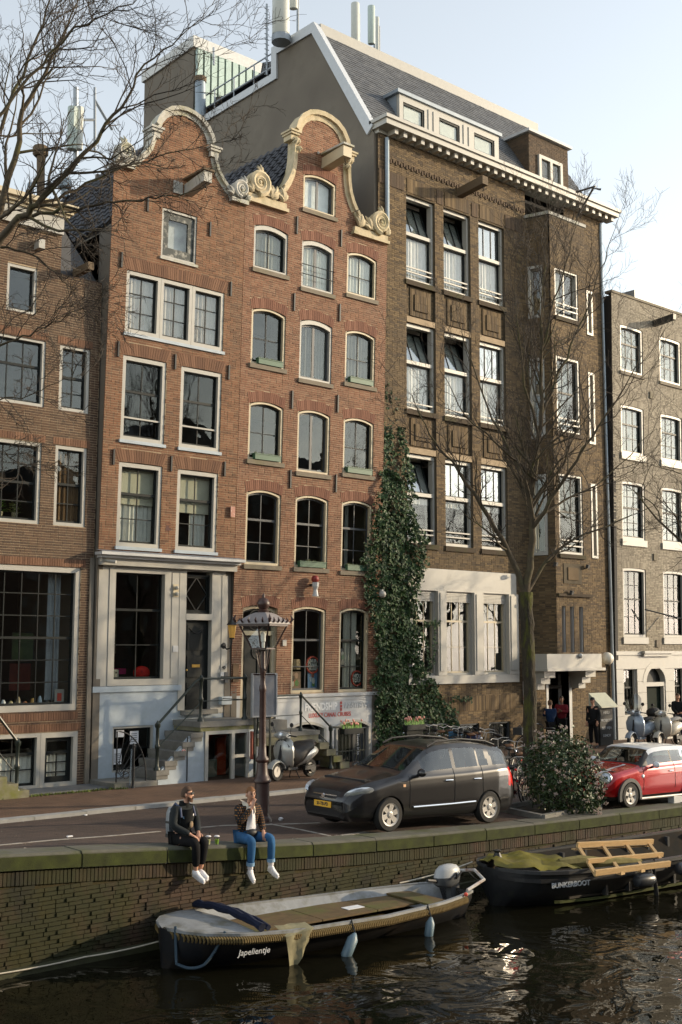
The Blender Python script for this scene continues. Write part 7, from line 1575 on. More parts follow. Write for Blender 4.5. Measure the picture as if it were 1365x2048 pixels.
# mooring ropes
def rope(label, pts, r, m, sag=.06):
    pts = [Vector(p) for p in pts]; P = []
    for a, c in zip(pts[:-1], pts[1:]):
        for i in range(10): t = i / 10; P.append(a.lerp(c, t) + Vector((0, 0, -sag * 4 * t * (1 - t))))
    P.append(pts[-1]); b = MB(); b.tube(P, r, 6); return tag(b.build('mooring_rope', m, smooth=True), label, 'rope')
M_ROPE = mat('pale_rope', (.50, .46, .38), .9, var=.2, scale=30)
rope('pale mooring line from the left along the wall to the sloop bow', [ony(-40, 1953, 15.84), ony(170, 1914, 15.84), ony(328, 1880, 15.45)], .011, M_ROPE, .02)
rope('pale mooring line from the sloop stern to the barge bow', [ony(800, 1766, 15.6), ony(945, 1724, 15.4)], .014, M_ROPE, .03)
rope('thin line from the stern hoop to the barge', [x1(L1 + .45, -.1, -.47), ony(960, 1762, 15.2)], .009, M_ROPE, .02)
rope('blue loop of rope hanging at the sloop bow', [x1(.08, .25, -.5), x1(.05, .35, -1.0), x1(.35, .6, -1.02), x1(.6, .78, -.55)], .022, mat('blue_rope', (.04, .07, .10), .8), .05)
# ------------------------------------------------------------------ black barge
bg_ = thing('work_barge', 'black work barge with yellow tarpaulin bow and lettering on its side', 'boat', (20, 14.3, WZ))
L2, x2 = boat_frame((16.3, 14.6, 0), (25.5, 13.35, 0))
M_BAR = mat('black_barge_paint', (.012, .013, .015), .5, var=.3, stain=(.045, .05, .03), stain_amt=.6, stain_scale=1.2, bump=.1)
H2_, bw2, sh2 = hull(bg_, x2, L2, [(0, .10), (.15, .55), (.45, .82), (1.0, .98), (2.0, 1.05), (7, 1.05), (L2, .9)], [(0, -.46), (.8, -.49), (2, -.52), (4, -.50), (L2, -.40)], WZ - .15, M_BAR, mat('barge_inside', (.022, .021, .019), .8, stain=(.045, .03, .018), stain_amt=.7, bump=.2, spec=.05), flare=.9, wall=.07)
gunwale(bg_, x2, L2, bw2, sh2, .10, .06, mat('barge_gunwale', (.028, .03, .033), .5)); gunwale(bg_, x2, L2, bw2, sh2, .05, .07, M_BLKP, 'rubbing_strake', .02, -.14)
gunwale(bg_, x2, L2, bw2, sh2, .02, .05, mat('weed_line', (.06, .07, .015), .9, var=.4), 'weed_line', -.235, -.56, s0=.9)
for k in range(9):
    s = 2.0 + .62 * k
    for q in (-1, 1): MB(x2).box(s, s + .06, q * (bw2(s) - .17) - .05, q * (bw2(s) - .17) + .05, sh2(s) - .5, sh2(s) - .05).build('rib', MATS['barge_gunwale'], bg_)
MB(x2).box(1.2, L2 - .4, -.8, .8, -1.02, -.98).build('floor', mat('barge_floor', (.03, .024, .016), .8), bg_)
b = MB(x2); R = []
for s in np.linspace(.03, 1.45, 12):
    w = bw2(s) * .9; R.append([(s + .03 * math.sin(q * 7), q * w, sh2(s) + .05 + .08 * (1 - q * q) + .035 * math.sin(s * 9 + q * 5) + .025 * math.sin(s * 21 - q * 13)) for q in np.linspace(-1, 1, 11)])
b.loft(R, closed=False); yt = b.build('tarpaulin', mat('yellow_tarp', (.15, .13, .012), .6, var=.4, stain=(.10, .08, .025), stain_amt=.95, stain_scale=1.4, bump=.4, bscale=7), None, smooth=True); tag(yt, 'crumpled yellow and khaki tarpaulin on the barge bow', 'tarpaulin')
b = MB(x2); P = [(1.2, .55, sh2(1.2) + .08), (1.6, .68, sh2(1.6) + .10), (2.0, .8, sh2(2) + .07), (2.5, .92, sh2(2.3) + .05), (2.9, .98, sh2(2.8) + .02)]; b.tube(P, [.09, .12, .10, .085, .05], 8); kt = b.build('rolled_canvas', clothmat('khaki_canvas', (.20, .17, .07)), None, smooth=True); tag(kt, 'rolled khaki canvas lying behind the yellow tarpaulin', 'canvas')
b = MB(x2); b.lathe((.35, -.2, sh2(.3) + .12), [(.09, 0), (.07, .05), (.05, .10), (.09, .14), (.0, .16)], 8); b.build('bitt', M_IRON, bg_)
lettering('boat_name', 'BUNKERBOOT', .125, mat('faded_white_lettering', (.42, .44, .46), .6), bg_, Vector(x2(1.02, bw2(1.02) + .05, -.70)), u=Vector(x2(1.5, bw2(1.5), 0)) - Vector(x2(.6, bw2(.6), 0)), bold=.004)
M_BFEN = mat('black_fender', (.03, .033, .038), .35, var=.1)
for s, lb in ((2.75, 'large black fender hanging on the barge side, left one'), (3.9, 'black fender hanging on the barge side, right one')):
    c = Vector(x2(s, bw2(s) + .14, -.78 if s < 3 else -.68)); t = thing('barge_fender', lb, 'fender', c, 'black fenders on the barge'); b = MB(); ax = Vector(x2(1, 0, 0)) - Vector(x2(0, 0, 0)); b.lathe(c - ax * .24, [(.03, 0), (.10, .03), (.125, .10), (.125, .38), (.10, .45), (.03, .48)], 14, axis=ax); b.build('bumper', M_BFEN, t, smooth=True)
    b = MB(); b.tube([c + ax * .22, Vector(x2(s + .3, bw2(s) + .02, sh2(s)))], .014, 5); b.build('lanyard', M_IRON, t)
b = MB(); c = Vector(x2(3.15, bw2(3) + .03, -.45)); b.tube([c, c + Vector((-.03, -.02, -.3)), c + Vector((.02, -.02, -.7))], [.02, .03, .05], 6); tag(b.build('hanging_rag', M_BLKP, smooth=True), 'black rag hanging down the barge side by the left fender', 'rag')
# pine frame lying across the barge
M_PINE = mat('pale_pine', (.50, .33, .15), .7, var=.18, stretch=(1, 1, 9), bump=.1)
pf_ = thing('wooden_frame', 'pale pine timber frame resting across the open barge', 'timber frame', (19, 14, -.4))
TL, TR, BL, BR_ = ony(1155, 1690, 14.3), ony(1306, 1683, 14.2), ony(1190, 1746, 12.95), ony(1340, 1727, 12.8)
for nm, a, c, w in (('top_rail', TL, TR, .10), ('bottom_rail', BL, BR_, .10), ('middle_rail', TL.lerp(BL, .6), TR.lerp(BR_, .6), .08)): MB().bar(a, c, .05, w, up=(BL - TL).cross(TR - TL)).build(nm, M_PINE, pf_)
for t in (.02, .33, .64, .95): a, c = TL.lerp(TR, t), BL.lerp(BR_, t); MB().bar(a + Vector((0, 0, -.05)), c + Vector((0, 0, -.05)), .06, .05).build('stile', M_PINE, pf_)
for t in (.35, .62): c = BL.lerp(BR_, t) + Vector((0, .03, -.06)); MB().cbox(c, .12, .1, .06).build('support_block', M_PINE, pf_)
MB().bar(TL + Vector((0, .1, -.09)), TR + Vector((0, .1, -.09)), .09, .03).build('under_rail', M_PINE, pf_)
b = MB(); c = ony(1345, 1660, 15.9); b.tube([c, c + Vector((0, -.12, -.02)), c + Vector((.1, -.14, .06))], .02, 5); tag(b.build('mooring_ring', M_IRON), 'iron mooring hook on the quay wall above the barge', 'mooring hook')
# ================================================================== TREES, IVY, BUSH
M_BARK = mat('bark', (.034, .027, .016), .95, var=.5, scale=14, bump=1.0, bscale=22, stain=(.10, .11, .006), stain_amt=1.0, stain_scale=3.2, stretch=(1, 1, .3), bdist=.05)
M_TWIG = mat('twig_bark', (.055, .042, .030), .9, var=.25)
M_LIMB = mat('limb_bark', (.075, .058, .036), .95, var=.3, scale=10, bump=.5, stain=(.08, .085, .02), stain_amt=.6, stain_scale=1.5)
class Tree:
    def __init__(s, seed, k=1.0): s.k = k; s.r = random.Random(seed); s.limb = MB(); s.twig = MB(); s.n = 0
    def grow(s, p, d, ln, rad, lvl, up=.12, maxl=4, gnarl=.22):
        """one branch as a bent tapering tube, then its side branches"""
        r = s.r; k = 5 if lvl < 3 else 4; P = [p]; q = p.copy(); dd = d.copy(); R = [rad]
        for i in range(k):
            dd = (dd + Vector((r.gauss(0, gnarl), r.gauss(0, gnarl), r.gauss(0, gnarl) + up))).normalized(); q = q + dd * (ln / k); P.append(q.copy()); R.append(rad * (1 - .8 * (i + 1) / k) + .0015)
        (s.limb if rad > .016 else s.twig).tube(P, R, 6 if rad > .02 else (4 if rad > .006 else 3), cap=False); s.n += 1
        if lvl >= maxl: return
        m = {0: 6, 1: 6, 2: 6, 3: 5}.get(lvl, 4)
        for i in range(m):
            t = .2 + .8 * (i + r.random() * .8) / m; t = min(t, .98); f = t * k; j = min(int(f), k - 1); base = P[j].lerp(P[j + 1], f - j); ax = (P[j + 1] - P[j]).normalized(); side = ax.orthogonal().normalized(); side.rotate(Matrix.Rotation(r.uniform(0, 6.28), 3, ax)); ang = r.uniform(.5, .95)
            nd = (ax * math.cos(ang) + side * math.sin(ang)).normalized(); s.grow(base, nd, ln * r.uniform(.38, .62) * (1 - .25 * t), max(.003, R[j] * .55), lvl + 1, up, maxl, gnarl)
    def path(s, P, R, lvl0=1, side=7, slen=1.6, up=.12, maxl=3, start=.15):
        """a limb along given points with side branches"""
        r = s.r; P = [Vector(p) for p in P]; R = [q * s.k for q in R]; Q, RR = [], []
        for i in range(len(P) - 1):
            for t in np.linspace(0, 1, 4, endpoint=False): Q.append(P[i].lerp(P[i + 1], t) + Vector((r.gauss(0, .02), r.gauss(0, .02), r.gauss(0, .02)))); RR.append(R[i] + (R[i + 1] - R[i]) * t)
        Q.append(P[-1]); RR.append(R[-1]); s.limb.tube(Q, RR, 8, cap=False)
        for i in range(side):
            t = start + (1 - start) * (i + r.random()) / side; f = min(t, .999) * (len(Q) - 1); j = int(f); b = Q[j].lerp(Q[j + 1], f - j); ax = (Q[j + 1] - Q[j]).normalized(); sd = ax.orthogonal().normalized(); sd.rotate(Matrix.Rotation(r.uniform(0, 6.28), 3, ax)); a = r.uniform(.45, .95)
            s.grow(b, (ax * math.cos(a) + sd * math.sin(a)).normalized(), slen * r.uniform(.6, 1.15), max(.006, RR[j] * .5), lvl0, up, maxl)
        return Q
def finish(tr, t): tr.limb.build('limbs', M_LIMB, t, smooth=True, ang=80); tr.twig.build('twigs', M_TWIG, t, kind='stuff')
# ------------------------------------------------------------------ tree by the quay (in view)
tb_ = onroad(1062, 1608); TD = tb_.x * math.cos(YAW) + tb_.y * math.sin(YAW)
def TP(px, py, off=0.0): return ondist(px, py, TD + off)
t1 = thing('street_tree', 'bare street tree with mossy trunk between the grey car and the bush', 'tree', tb_)
trk = MB(); P = [tb_ + Vector((0, 0, -.1)), tb_ + Vector((0, 0, .25)), TP(1060, 1480), TP(1060, 1380), TP(1056, 1280), TP(1052, 1185)]; R = [.24, .185, .165, .16, .16, .175]; Q, RR = [], []; rr_ = random.Random(4)
for i in range(len(P) - 1):
    for u in np.linspace(0, 1, 6, endpoint=False): Q.append(P[i].lerp(P[i + 1], u) + Vector((rr_.gauss(0, .008), rr_.gauss(0, .008), 0))); RR.append((R[i] + (R[i + 1] - R[i]) * u) * (1 + rr_.gauss(0, .03)))
Q.append(P[-1]); RR.append(R[-1]); trk.tube(Q, RR, 14); trk.build('trunk', M_BARK, t1, smooth=True, ang=80)
T = Tree(21, .62); fk = TP(1052, 1190)
T.path([fk, TP(1066, 1080), TP(1062, 1000), TP(1075, 900), TP(1085, 800), TP(1083, 690), TP(1088, 560), TP(1092, 470)], [.16, .13, .115, .10, .08, .06, .035, .01], side=34, slen=2.2, up=.2)
T.path([fk, TP(1012, 1090, -.2), TP(965, 1015, -.4), TP(905, 925, -.6), TP(860, 870, -.8), TP(825, 790, -.9)], [.12, .10, .08, .05, .03, .012], side=13, slen=1.7)
T.path([TP(1062, 1010), TP(1035, 930, .6), TP(985, 840, 1.0), TP(940, 720, 1.2), TP(915, 640, 1.3)], [.08, .06, .045, .025, .01], side=11, slen=1.6, up=.18)
T.path([fk, TP(1095, 1120, .3), TP(1150, 1075, .5), TP(1235, 1045, .8), TP(1325, 1000, 1.0)], [.09, .065, .045, .03, .01], side=11, slen=1.5)
T.path([TP(1066, 1060), TP(1115, 980, -.5), TP(1165, 900, -.9), TP(1235, 800, -1.2), TP(1290, 700, -1.4)], [.09, .07, .05, .03, .01], side=13, slen=1.9, up=.16)
T.path([TP(1085, 830), TP(1120, 740, .5), TP(1165, 640, .8), TP(1210, 520, 1.0), TP(1235, 440, 1.0)], [.06, .05, .035, .02, .008], side=12, slen=1.5, up=.2)
T.path([TP(1078, 870), TP(1050, 770, -.6), TP(1035, 660, -.9), TP(1030, 540, -1.0)], [.06, .045, .03, .01], side=10, slen=1.5, up=.2)
T.path([TP(1070, 960), TP(1010, 900, -.6), TP(930, 830, -1.0), TP(880, 740, -1.3)], [.055, .04, .025, .01], side=10, slen=1.4, up=.15)
T.path([TP(1085, 700), TP(1110, 600, -.3), TP(1140, 500, -.4), TP(1155, 430, -.4)], [.05, .035, .02, .008], side=10, slen=1.2, up=.25)
T.path([TP(1066, 1040), TP(1130, 1000, .6), TP(1210, 960, 1.0), TP(1310, 860, 1.3)], [.06, .045, .03, .01], side=11, slen=1.6, up=.14)
T.path([TP(1085, 780), TP(1065, 690, .7), TP(1055, 590, .9), TP(1060, 490, 1.0)], [.05, .035, .022, .008], side=9, slen=1.3, up=.25)
finish(T, t1)
# ------------------------------------------------------------------ big tree just outside the left edge: limbs reach into view
lt = Vector((6.6, 17.6, surf(6.6, 17.6))); LD = 17.5
def LP(px, py, off=0.0): return ondist(px, py, LD + off)
t2 = thing('street_tree', 'bare tree whose dark limbs reach in from the upper left', 'tree', lt)
b = MB(); b.tube([lt + Vector((0, 0, -.1)), lt + Vector((.02, 0, 2.5)), lt + Vector((.1, .05, 5.2)), LP(-70, 640)], [.34, .27, .24, .20], 14); b.build('trunk', M_BARK, t2, smooth=True, ang=80)
T = Tree(5, .5); j0 = LP(-70, 640)
T.path([j0, LP(-20, 500), LP(10, 390), LP(40, 245), LP(85, 150), LP(125, 80), LP(160, -20)], [.17, .14, .11, .085, .06, .04, .015], side=14, slen=1.6, up=.15)
T.path([LP(-30, 520), LP(30, 440, -.3), LP(72, 410, -.4), LP(115, 365, -.5), LP(190, 280, -.7), LP(240, 215, -.8), LP(290, 128, -.9), LP(360, 75, -1.0), LP(440, 0, -1.1)], [.13, .11, .10, .085, .06, .045, .03, .018, .006], side=22, slen=1.5, up=.06)
T.path([LP(72, 410, -.4), LP(155, 378, -.2), LP(245, 338, 0), LP(335, 308, .1), LP(410, 292, .2), LP(480, 262, .2)], [.06, .045, .032, .022, .012, .005], side=13, slen=1.0, up=.05)
T.path([LP(-40, 540), LP(40, 435, .3), LP(130, 420, .4), LP(210, 408, .5), LP(300, 396, .6), LP(355, 388, .6), LP(450, 375, .7)], [.09, .065, .05, .04, .028, .018, .006], side=12, slen=.9, up=.03)
T.path([LP(-60, 500, .5), LP(0, 493, .5), LP(65, 507, .6), LP(115, 545, .7), LP(135, 570, .7), LP(150, 620, .8), LP(175, 650, .8)], [.06, .045, .035, .025, .018, .012, .005], side=13, slen=1.0, up=-.02)
T.path([LP(-60, 700, -.4), LP(0, 690, -.4), LP(60, 665, -.5), LP(120, 640, -.6), LP(200, 600, -.7)], [.05, .035, .025, .015, .006], side=10, slen=1.0, up=.02)
T.path([LP(-60, 780, .4), LP(0, 800, .4), LP(60, 790, .4), LP(110, 765, .4), LP(170, 750, .4)], [.035, .025, .018, .012, .005], side=10, slen=.9, up=.0)
T.path([LP(-60, 900, 0), LP(0, 900, 0), LP(35, 925, 0), LP(70, 945, .1)], [.025, .018, .01, .005], side=8, slen=.7, up=-.02)
T.path([LP(-50, 380, .6), LP(20, 210, .7), LP(70, 90, .8), LP(100, 0, .9), LP(115, -60, .9)], [.08, .06, .045, .03, .015], side=18, slen=1.5, up=.1)
T.path([LP(-50, 300, -.8), LP(60, 150, -.8), LP(150, 60, -.9), LP(240, 20, -1), LP(330, -40, -1)], [.06, .045, .035, .02, .01], side=18, slen=1.4, up=.05)
finish(T, t2)
# ------------------------------------------------------------------ trees right along the quay, unseen: added for pane reflections and facade shadows
def quick_tree(x, y, h, seed, label):
    p = Vector((x, y, surf(x, y))); t = thing('street_tree', label, 'tree', p); T = Tree(seed); b = MB(); b.tube([p, p + Vector((0, 0, h * .2)), p + Vector((.05, .0, h * .34))], [.22, .17, .15], 10); b.build('trunk', M_BARK, t, smooth=True); r = T.r
    for i in range(9): a = i * 2.4 + r.random(); T.grow(p + Vector((.05, 0, h * (.28 + .05 * (i % 4)))), Vector((math.cos(a) * .55, math.sin(a) * .55, .9)).normalized(), h * r.uniform(.38, .55), .085, 0, .10, 3)
    finish(T, t)
quick_tree(32.0, 17.2, 12.5, 31, 'bare quay tree added out of view, reflected in the upper window panes')
quick_tree(37.5, 17.1, 12, 33, 'bare quay tree added out of view at the right, its shadow falls on the red brick house')
quick_tree(44, 17.0, 12, 32, 'bare quay tree added out of view further right along the canal, seen as a reflection')
# ------------------------------------------------------------------ ivy
iv = thing('ivy', 'dark green ivy climbing between red brick house and brown building', 'ivy', (25.3, 26.9, .07)); rv = random.Random(8); lf = MB(); stm = MB()
def leaf(b, p, s, r, nrm):
    u = nrm.orthogonal().normalized(); u.rotate(Matrix.Rotation(r.uniform(0, 6.28), 3, nrm)); w = nrm.cross(u); t = nrm * s * .25
    b.add([p - u * s * .5, p + w * s * .42 - u * s * .1 + t * .3, p + u * s * .55 - t, p - w * s * .42 - u * s * .1 + t * .3], [(0, 1, 2), (0, 2, 3)])
def ivy_w(z):                                          # (x0, x1) from the outline in the photo
    tab = [(.1, 24.9, 26.6), (1.0, 24.8, 28.6), (2.0, 24.75, 27.9), (2.6, 24.7, 27.2), (3.3, 24.8, 26.6), (4.2, 24.5, 26.7), (5.2, 24.3, 26.5), (6.2, 24.1, 26.9), (7.0, 24.3, 27.0), (8.0, 24.5, 26.5), (9.0, 24.9, 26.45), (10.0, 25.0, 26.35), (10.8, 25.1, 26.2), (11.8, 25.15, 25.9), (12.5, 25.2, 25.5)]
    zs = [q[0] for q in tab]; return float(np.interp(z, zs, [q[1] for q in tab])), float(np.interp(z, zs, [q[2] for q in tab]))
cl = []
for i in range(190):
    z = rv.uniform(.2, 10.2); a, c = ivy_w(z); cl.append((rv.uniform(a, c), z, rv.uniform(.25, .6), rv.uniform(.05, .34)))
for i in range(14000):
    z = rv.uniform(.1, 10.8) if rv.random() < .93 else rv.uniform(9, 12.2); a, c = ivy_w(z); x = rv.uniform(a, c)
    dens = 1.0 if z < 7.6 else (.6 if z < 9.3 else .22)
    if rv.random() > dens: continue
    edge = min(x - a, c - x); d = .04
    for (cx_, cz_, cr, dp) in cl:
        q = ((x - cx_) ** 2 + (z - cz_) ** 2) / (cr * cr)
        if q < 1: d = max(d, dp * math.sqrt(1 - q))
    if edge < .15 and rv.random() < .45: x += rv.uniform(-.2, .2)
    if 9.2 < z < 12.6 and 25.62 < x < 25.85 and rv.random() < .8: continue
    yb = 27.0 - (LEAN * (z - 1) if x < 25.0 else 0); p = Vector((x, yb - .03 - d * rv.uniform(.55, 1.0), z)); nr = Vector((rv.gauss(0, .5), -1, rv.gauss(.35, .5))).normalized(); leaf(lf, p, rv.uniform(.05, .17), rv, nr)
M_IVY = brickmat('ivy_leaf', [(.010, .028, .008), (.018, .048, .012), (.030, .072, .016), (.055, .10, .024)], rough=.62)
lf.build('leaves', M_IVY, iv, kind='stuff')
for k in range(14):
    x = 25.1 + k * .09; P = [Vector((25.2 + k * .06, 26.9, .1))]; zt = rv.uniform(5, 12.4)
    for i in range(1, 12): z = .1 + (zt - .1) * i / 11; a, c = ivy_w(z); P.append(Vector((min(max(x + rv.gauss(0, .12), a), c), 27 - (LEAN * (z - 1) if x < 25 else 0) - .03, z)))
    stm.tube(P, [.035 * (1 - .8 * i / 11) for i in range(12)], 5, cap=False)
stm.build('stems', M_TWIG, iv)
for px0, py0, px1, py1 in ((845, 1250, 885, 1245), (850, 1270, 862, 1340), (870, 1240, 868, 1330), (905, 1395, 945, 1400)):    # tendrils across the white window block
    a, c = ony(px0, py0, 26.86), ony(px1, py1, 26.86); lv = MB()
    for i in range(40): p = a.lerp(c, i / 40) + Vector((rv.gauss(0, .05), -.02, rv.gauss(0, .05))); leaf(lv, p, rv.uniform(.07, .12), rv, Vector((rv.gauss(0, .4), -1, .3)).normalized())
    lv.tube([a, a.lerp(c, .5) + Vector((0, 0, -.05)), c], .012, 4, cap=False); lv.build('tendril', M_IVY, iv, kind='stuff')
# ------------------------------------------------------------------ flowering bush in the tree pit
bc = onroad(1135, 1628); bu = thing('flowering_bush', 'evergreen bush with faded pinkish flower heads beside the red car', 'bush', bc); rv = random.Random(14); lv, fl_, sm_ = MB(), MB(), MB(); DB = bc.x * math.cos(YAW) + bc.y * math.sin(YAW)
ctr = ondist(1122, 1555, DB + .25); rx = 75 * DB / F_PX; rz = 88 * DB / F_PX
for i in range(5200):
    a, e = rv.uniform(0, 6.283), math.asin(rv.uniform(-.95, 1)); k = rv.uniform(.55, 1.0) ** .5 * (1 + .14 * math.sin(a * 5 + e * 4) + .08 * math.sin(a * 11 - e * 7)); p = ctr + Vector((math.cos(a) * math.cos(e) * rx, math.sin(a) * math.cos(e) * rx, math.sin(e) * rz)) * k
    if e < 0: p += Vector((.25, -.2, 0)) * -e
    if p.z < bc.z + .03: continue
    leaf(lv, p, rv.uniform(.05, .10), rv, ((p - ctr).normalized() + Vector((rv.gauss(0, .5), rv.gauss(0, .5), rv.gauss(.3, .4)))).normalized())
    if i % 24 == 0 and k > .85:
        q = p + (p - ctr).normalized() * .05
        for m in range(12): fl_.ball(q + Vector((rv.gauss(0, .028), rv.gauss(0, .028), rv.gauss(0, .018))), .014, 5)
for k in range(12): a = k * .52; sm_.tube([bc + Vector((math.cos(a) * .08, math.sin(a) * .08, 0)), bc.lerp(ctr, .6) + Vector((math.cos(a) * .25, math.sin(a) * .25, 0)), ctr + Vector((math.cos(a) * rx * .7, math.sin(a) * rx * .7, rz * .5))], [.022, .015, .006], 5)
lv.build('leaves', brickmat('bush_leaf', [(.018, .038, .010), (.03, .058, .014), (.05, .08, .02)], rough=.5), bu, kind='stuff'); fl_.build('flower_heads', brickmat('faded_bloom', [(.34, .24, .20), (.48, .38, .34), (.58, .48, .42)]), bu, smooth=True, kind='stuff'); sm_.build('stems', M_TWIG, bu)
# tree pit edging
pa, pb, pc, pd_ = onroad(1000, 1622), onroad(1086, 1640), onroad(1200, 1618), onroad(1110, 1600)
pit = thing('tree_pit', 'dark stone-edged tree pit under the bare tree and bush', 'tree pit', pa)
MB().add([p + Vector((0, 0, .02)) for p in (pa, pb, pc, pd_)], [(0, 1, 2, 3)]).build('soil', mat('dark_soil', (.035, .028, .018), .95, var=.4, bump=.8), pit)
for a, c in ((pa, pb), (pb, pc), (pc, pd_), (pd_, pa)): MB().bar(a + Vector((0, 0, .05)), c + Vector((0, 0, .05)), .12, .13).build('edging_stone', M_STONE, pit)
# ================================================================== PEOPLE
def skin(verts, edges, rad, root=0, lv=2):
    me = bpy.data.meshes.new('skel'); me.from_pydata(verts, edges, []); o = bpy.data.objects.new('skel', me); COL.objects.link(o)
    m = o.modifiers.new('skin', 'SKIN'); m.use_smooth_shade = True
    for i, r in enumerate(rad): v = me.skin_vertices[0].data[i]; v.radius = r if isinstance(r, tuple) else (r, r); v.use_root = (i == root)
    s = o.modifiers.new('sub', 'SUBSURF'); s.levels = lv; s.render_levels = lv
    dg = bpy.context.evaluated_depsgraph_get(); out = bpy.data.meshes.new_from_object(o.evaluated_get(dg)); bpy.data.objects.remove(o); bpy.data.meshes.remove(me); return out
STAND = dict(pelvis=(0, 0, .93), waist=(0, .01, 1.08), chest=(0, .0, 1.28), neck0=(0, -.01, 1.45), neck=(0, .0, 1.54), head=(0, .03, 1.655), shL=(.185, 0, 1.41), elL=(.24, -.03, 1.14), wrL=(.25, .05, .90), shR=(-.185, 0, 1.41), elR=(-.24, -.03, 1.14), wrR=(-.25, .05, .90),
             hipL=(.09, 0, .90), knL=(.11, .02, .50), anL=(.12, -.02, .09), hipR=(-.09, 0, .90), knR=(-.11, .02, .50), anR=(-.12, -.02, .09), hyaw=0.0, toeL=None, toeR=None, fL=(0, .2, -1), fR=(0, .2, -1))
def person(label, loc, yaw, pose, C):
    """yaw: world angle of the facing direction; local a = person's left, b = forward, c = up. C: materials"""
    J = dict(STAND); J.update(pose); fwd = Vector((math.cos(yaw), math.sin(yaw), 0)); left = Vector((-fwd.y, fwd.x, 0)); K = C.get('scale', 1.0)
    V = lambda p: Vector((left * p[0] + fwd * p[1] + Vector((0, 0, p[2])))) * K
    t = thing('person', label, 'person', loc)
    def build(name, keys, edges, rad, m, lv=2): o = link_mesh(name, skin([V(J[k] if isinstance(k, str) else k) for k in keys], edges, [tuple(q * K for q in r) if isinstance(r, tuple) else r * K for r in rad], 0, lv), m, t); return o
    L = lambda a, b, f: tuple(Vector(J[a]).lerp(Vector(J[b]), f))
    # body: one continuous skin, then head and hands joined to it
    keys = ['pelvis', 'waist', 'chest', 'neck0', 'neck', 'shL', 'elL', 'wrL', 'shR', 'elR', 'wrR', 'hipL', 'knL', 'anL', 'hipR', 'knR', 'anR']
    E_ = [(0, 1), (1, 2), (2, 3), (3, 4), (2, 5), (5, 6), (6, 7), (2, 8), (8, 9), (9, 10), (0, 11), (11, 12), (12, 13), (0, 14), (14, 15), (15, 16)]
    body = build('body', keys, E_, [(.13, .10), (.12, .09), (.14, .10), .06, .05, .055, .042, .03, .055, .042, .03, .085, .055, .04, .085, .055, .04], C['skin'])
    hm = MB(); hy = J['hyaw']; hc = V(J['head']); hf = (fwd * math.cos(hy) + left * math.sin(hy)); hl = Vector((-hf.y, hf.x, 0)); up = Vector((0, 0, 1))
    if 'hpitch' in J: hf = (hf + up * J['hpitch']).normalized(); up = hl.cross(hf) * -1 if hl.cross(hf).z < 0 else hl.cross(hf)
    HP = lambda a, b, c: hc + (hl * a + hf * b + up * c) * K
    n = 16; mrow = 12; P = []
    for i in range(mrow + 1):
        ph = math.pi * i / mrow; cz = math.cos(ph); rr = math.sin(ph)
        for j in range(n):
            a = 2 * math.pi * j / n; x = rr * math.cos(a) * .074; y = rr * math.sin(a) * .094; z = cz * .118
            if z < -.02: k = 1 - .22 * min(1, (-z - .02) / .09); x *= k; y = y * (1 - .10 * min(1, -z / .11)) + .012 * min(1, -z / .1)
            if y > .06 and z < .06: y = .06 + (y - .06) * .75
            P.append(HP(x, y, z))
    hm.add(P, [(i * n + j, (i + 1) * n + j, (i + 1) * n + (j + 1) % n, i * n + (j + 1) % n) for i in range(mrow) for j in range(n)])
    hm.add([HP(-.012, .082, .025), HP(.012, .082, .025), HP(.020, .086, -.028), HP(-.020, .086, -.028), HP(0, .112, -.022), HP(0, .09, .03)], [(0, 1, 5), (5, 1, 4), (1, 2, 4), (2, 3, 4), (3, 0, 4), (0, 5, 4)])
    for s in (-1, 1): hm.ball(HP(s * .076, -.005, -.005), .028 * K, 8, sz=1.1, sx=.5)
    hm.tube([HP(0, -.005, -.06), HP(0, -.012, -.13)], .048 * K, 10)
    for w, e, cl in (('wrL', 'elL', J['fL']), ('wrR', 'elR', J['fR'])):
        p = V(J[w]); d = V(cl).normalized(); d = d / 1.0; sd = d.cross(Vector((0, 0, 1))); sd = sd.normalized() if sd.length > .1 else left.copy(); nr = sd.cross(d); k = K
        hm.loft([[p + d * q * k + sd * math.cos(a) * w_ * k + nr * math.sin(a) * h_ * k for a in [2 * math.pi * i / 8 for i in range(8)]] for q, w_, h_ in ((-.02, .026, .022), (.03, .038, .018), (.08, .042, .015), (.095, .036, .012))], closed=True)
        for i, ln in enumerate((.065, .078, .074, .056)): o = sd * (-.030 + .020 * i) * k; hm.tube([p + o + d * .088 * k, p + o + (d * .088 + d * ln * .5 - nr * .008) * k, p + o + (d * .088 + d * ln * .85 - nr * .03) * k], [.0095 * k, .009 * k, .007 * k], 6)
        hm.tube([p + (d * .02 + sd * -.034) * k, p + (d * .055 + sd * -.062) * k, p + (d * .085 + sd * -.060) * k], [.012 * k, .011 * k, .008 * k], 6)
    hmesh = hm.mesh('head', smooth=True, ang=80); bm = bmesh.new(); bm.from_mesh(body.data); bm.from_mesh(hmesh); bm.to_mesh(body.data); bm.free()
    body.data.polygons.foreach_set('use_smooth', [True] * len(body.data.polygons))
    fe = MB()
    for s in (-1, 1): fe.ball(HP(s * .030, .080, .018), .011 * K, 8); fe.tube([HP(s * .014, .088, .038), HP(s * .032, .088, .043), HP(s * .050, .078, .036)], .005 * K, 4)
    fe.tube([HP(-.022, .086, -.058), HP(0, .092, -.060), HP(.022, .086, -.058)], .006 * K, 5); fe.build('eyes_and_mouth', C.get('features', MATS['dark_hair']), t, local=True)
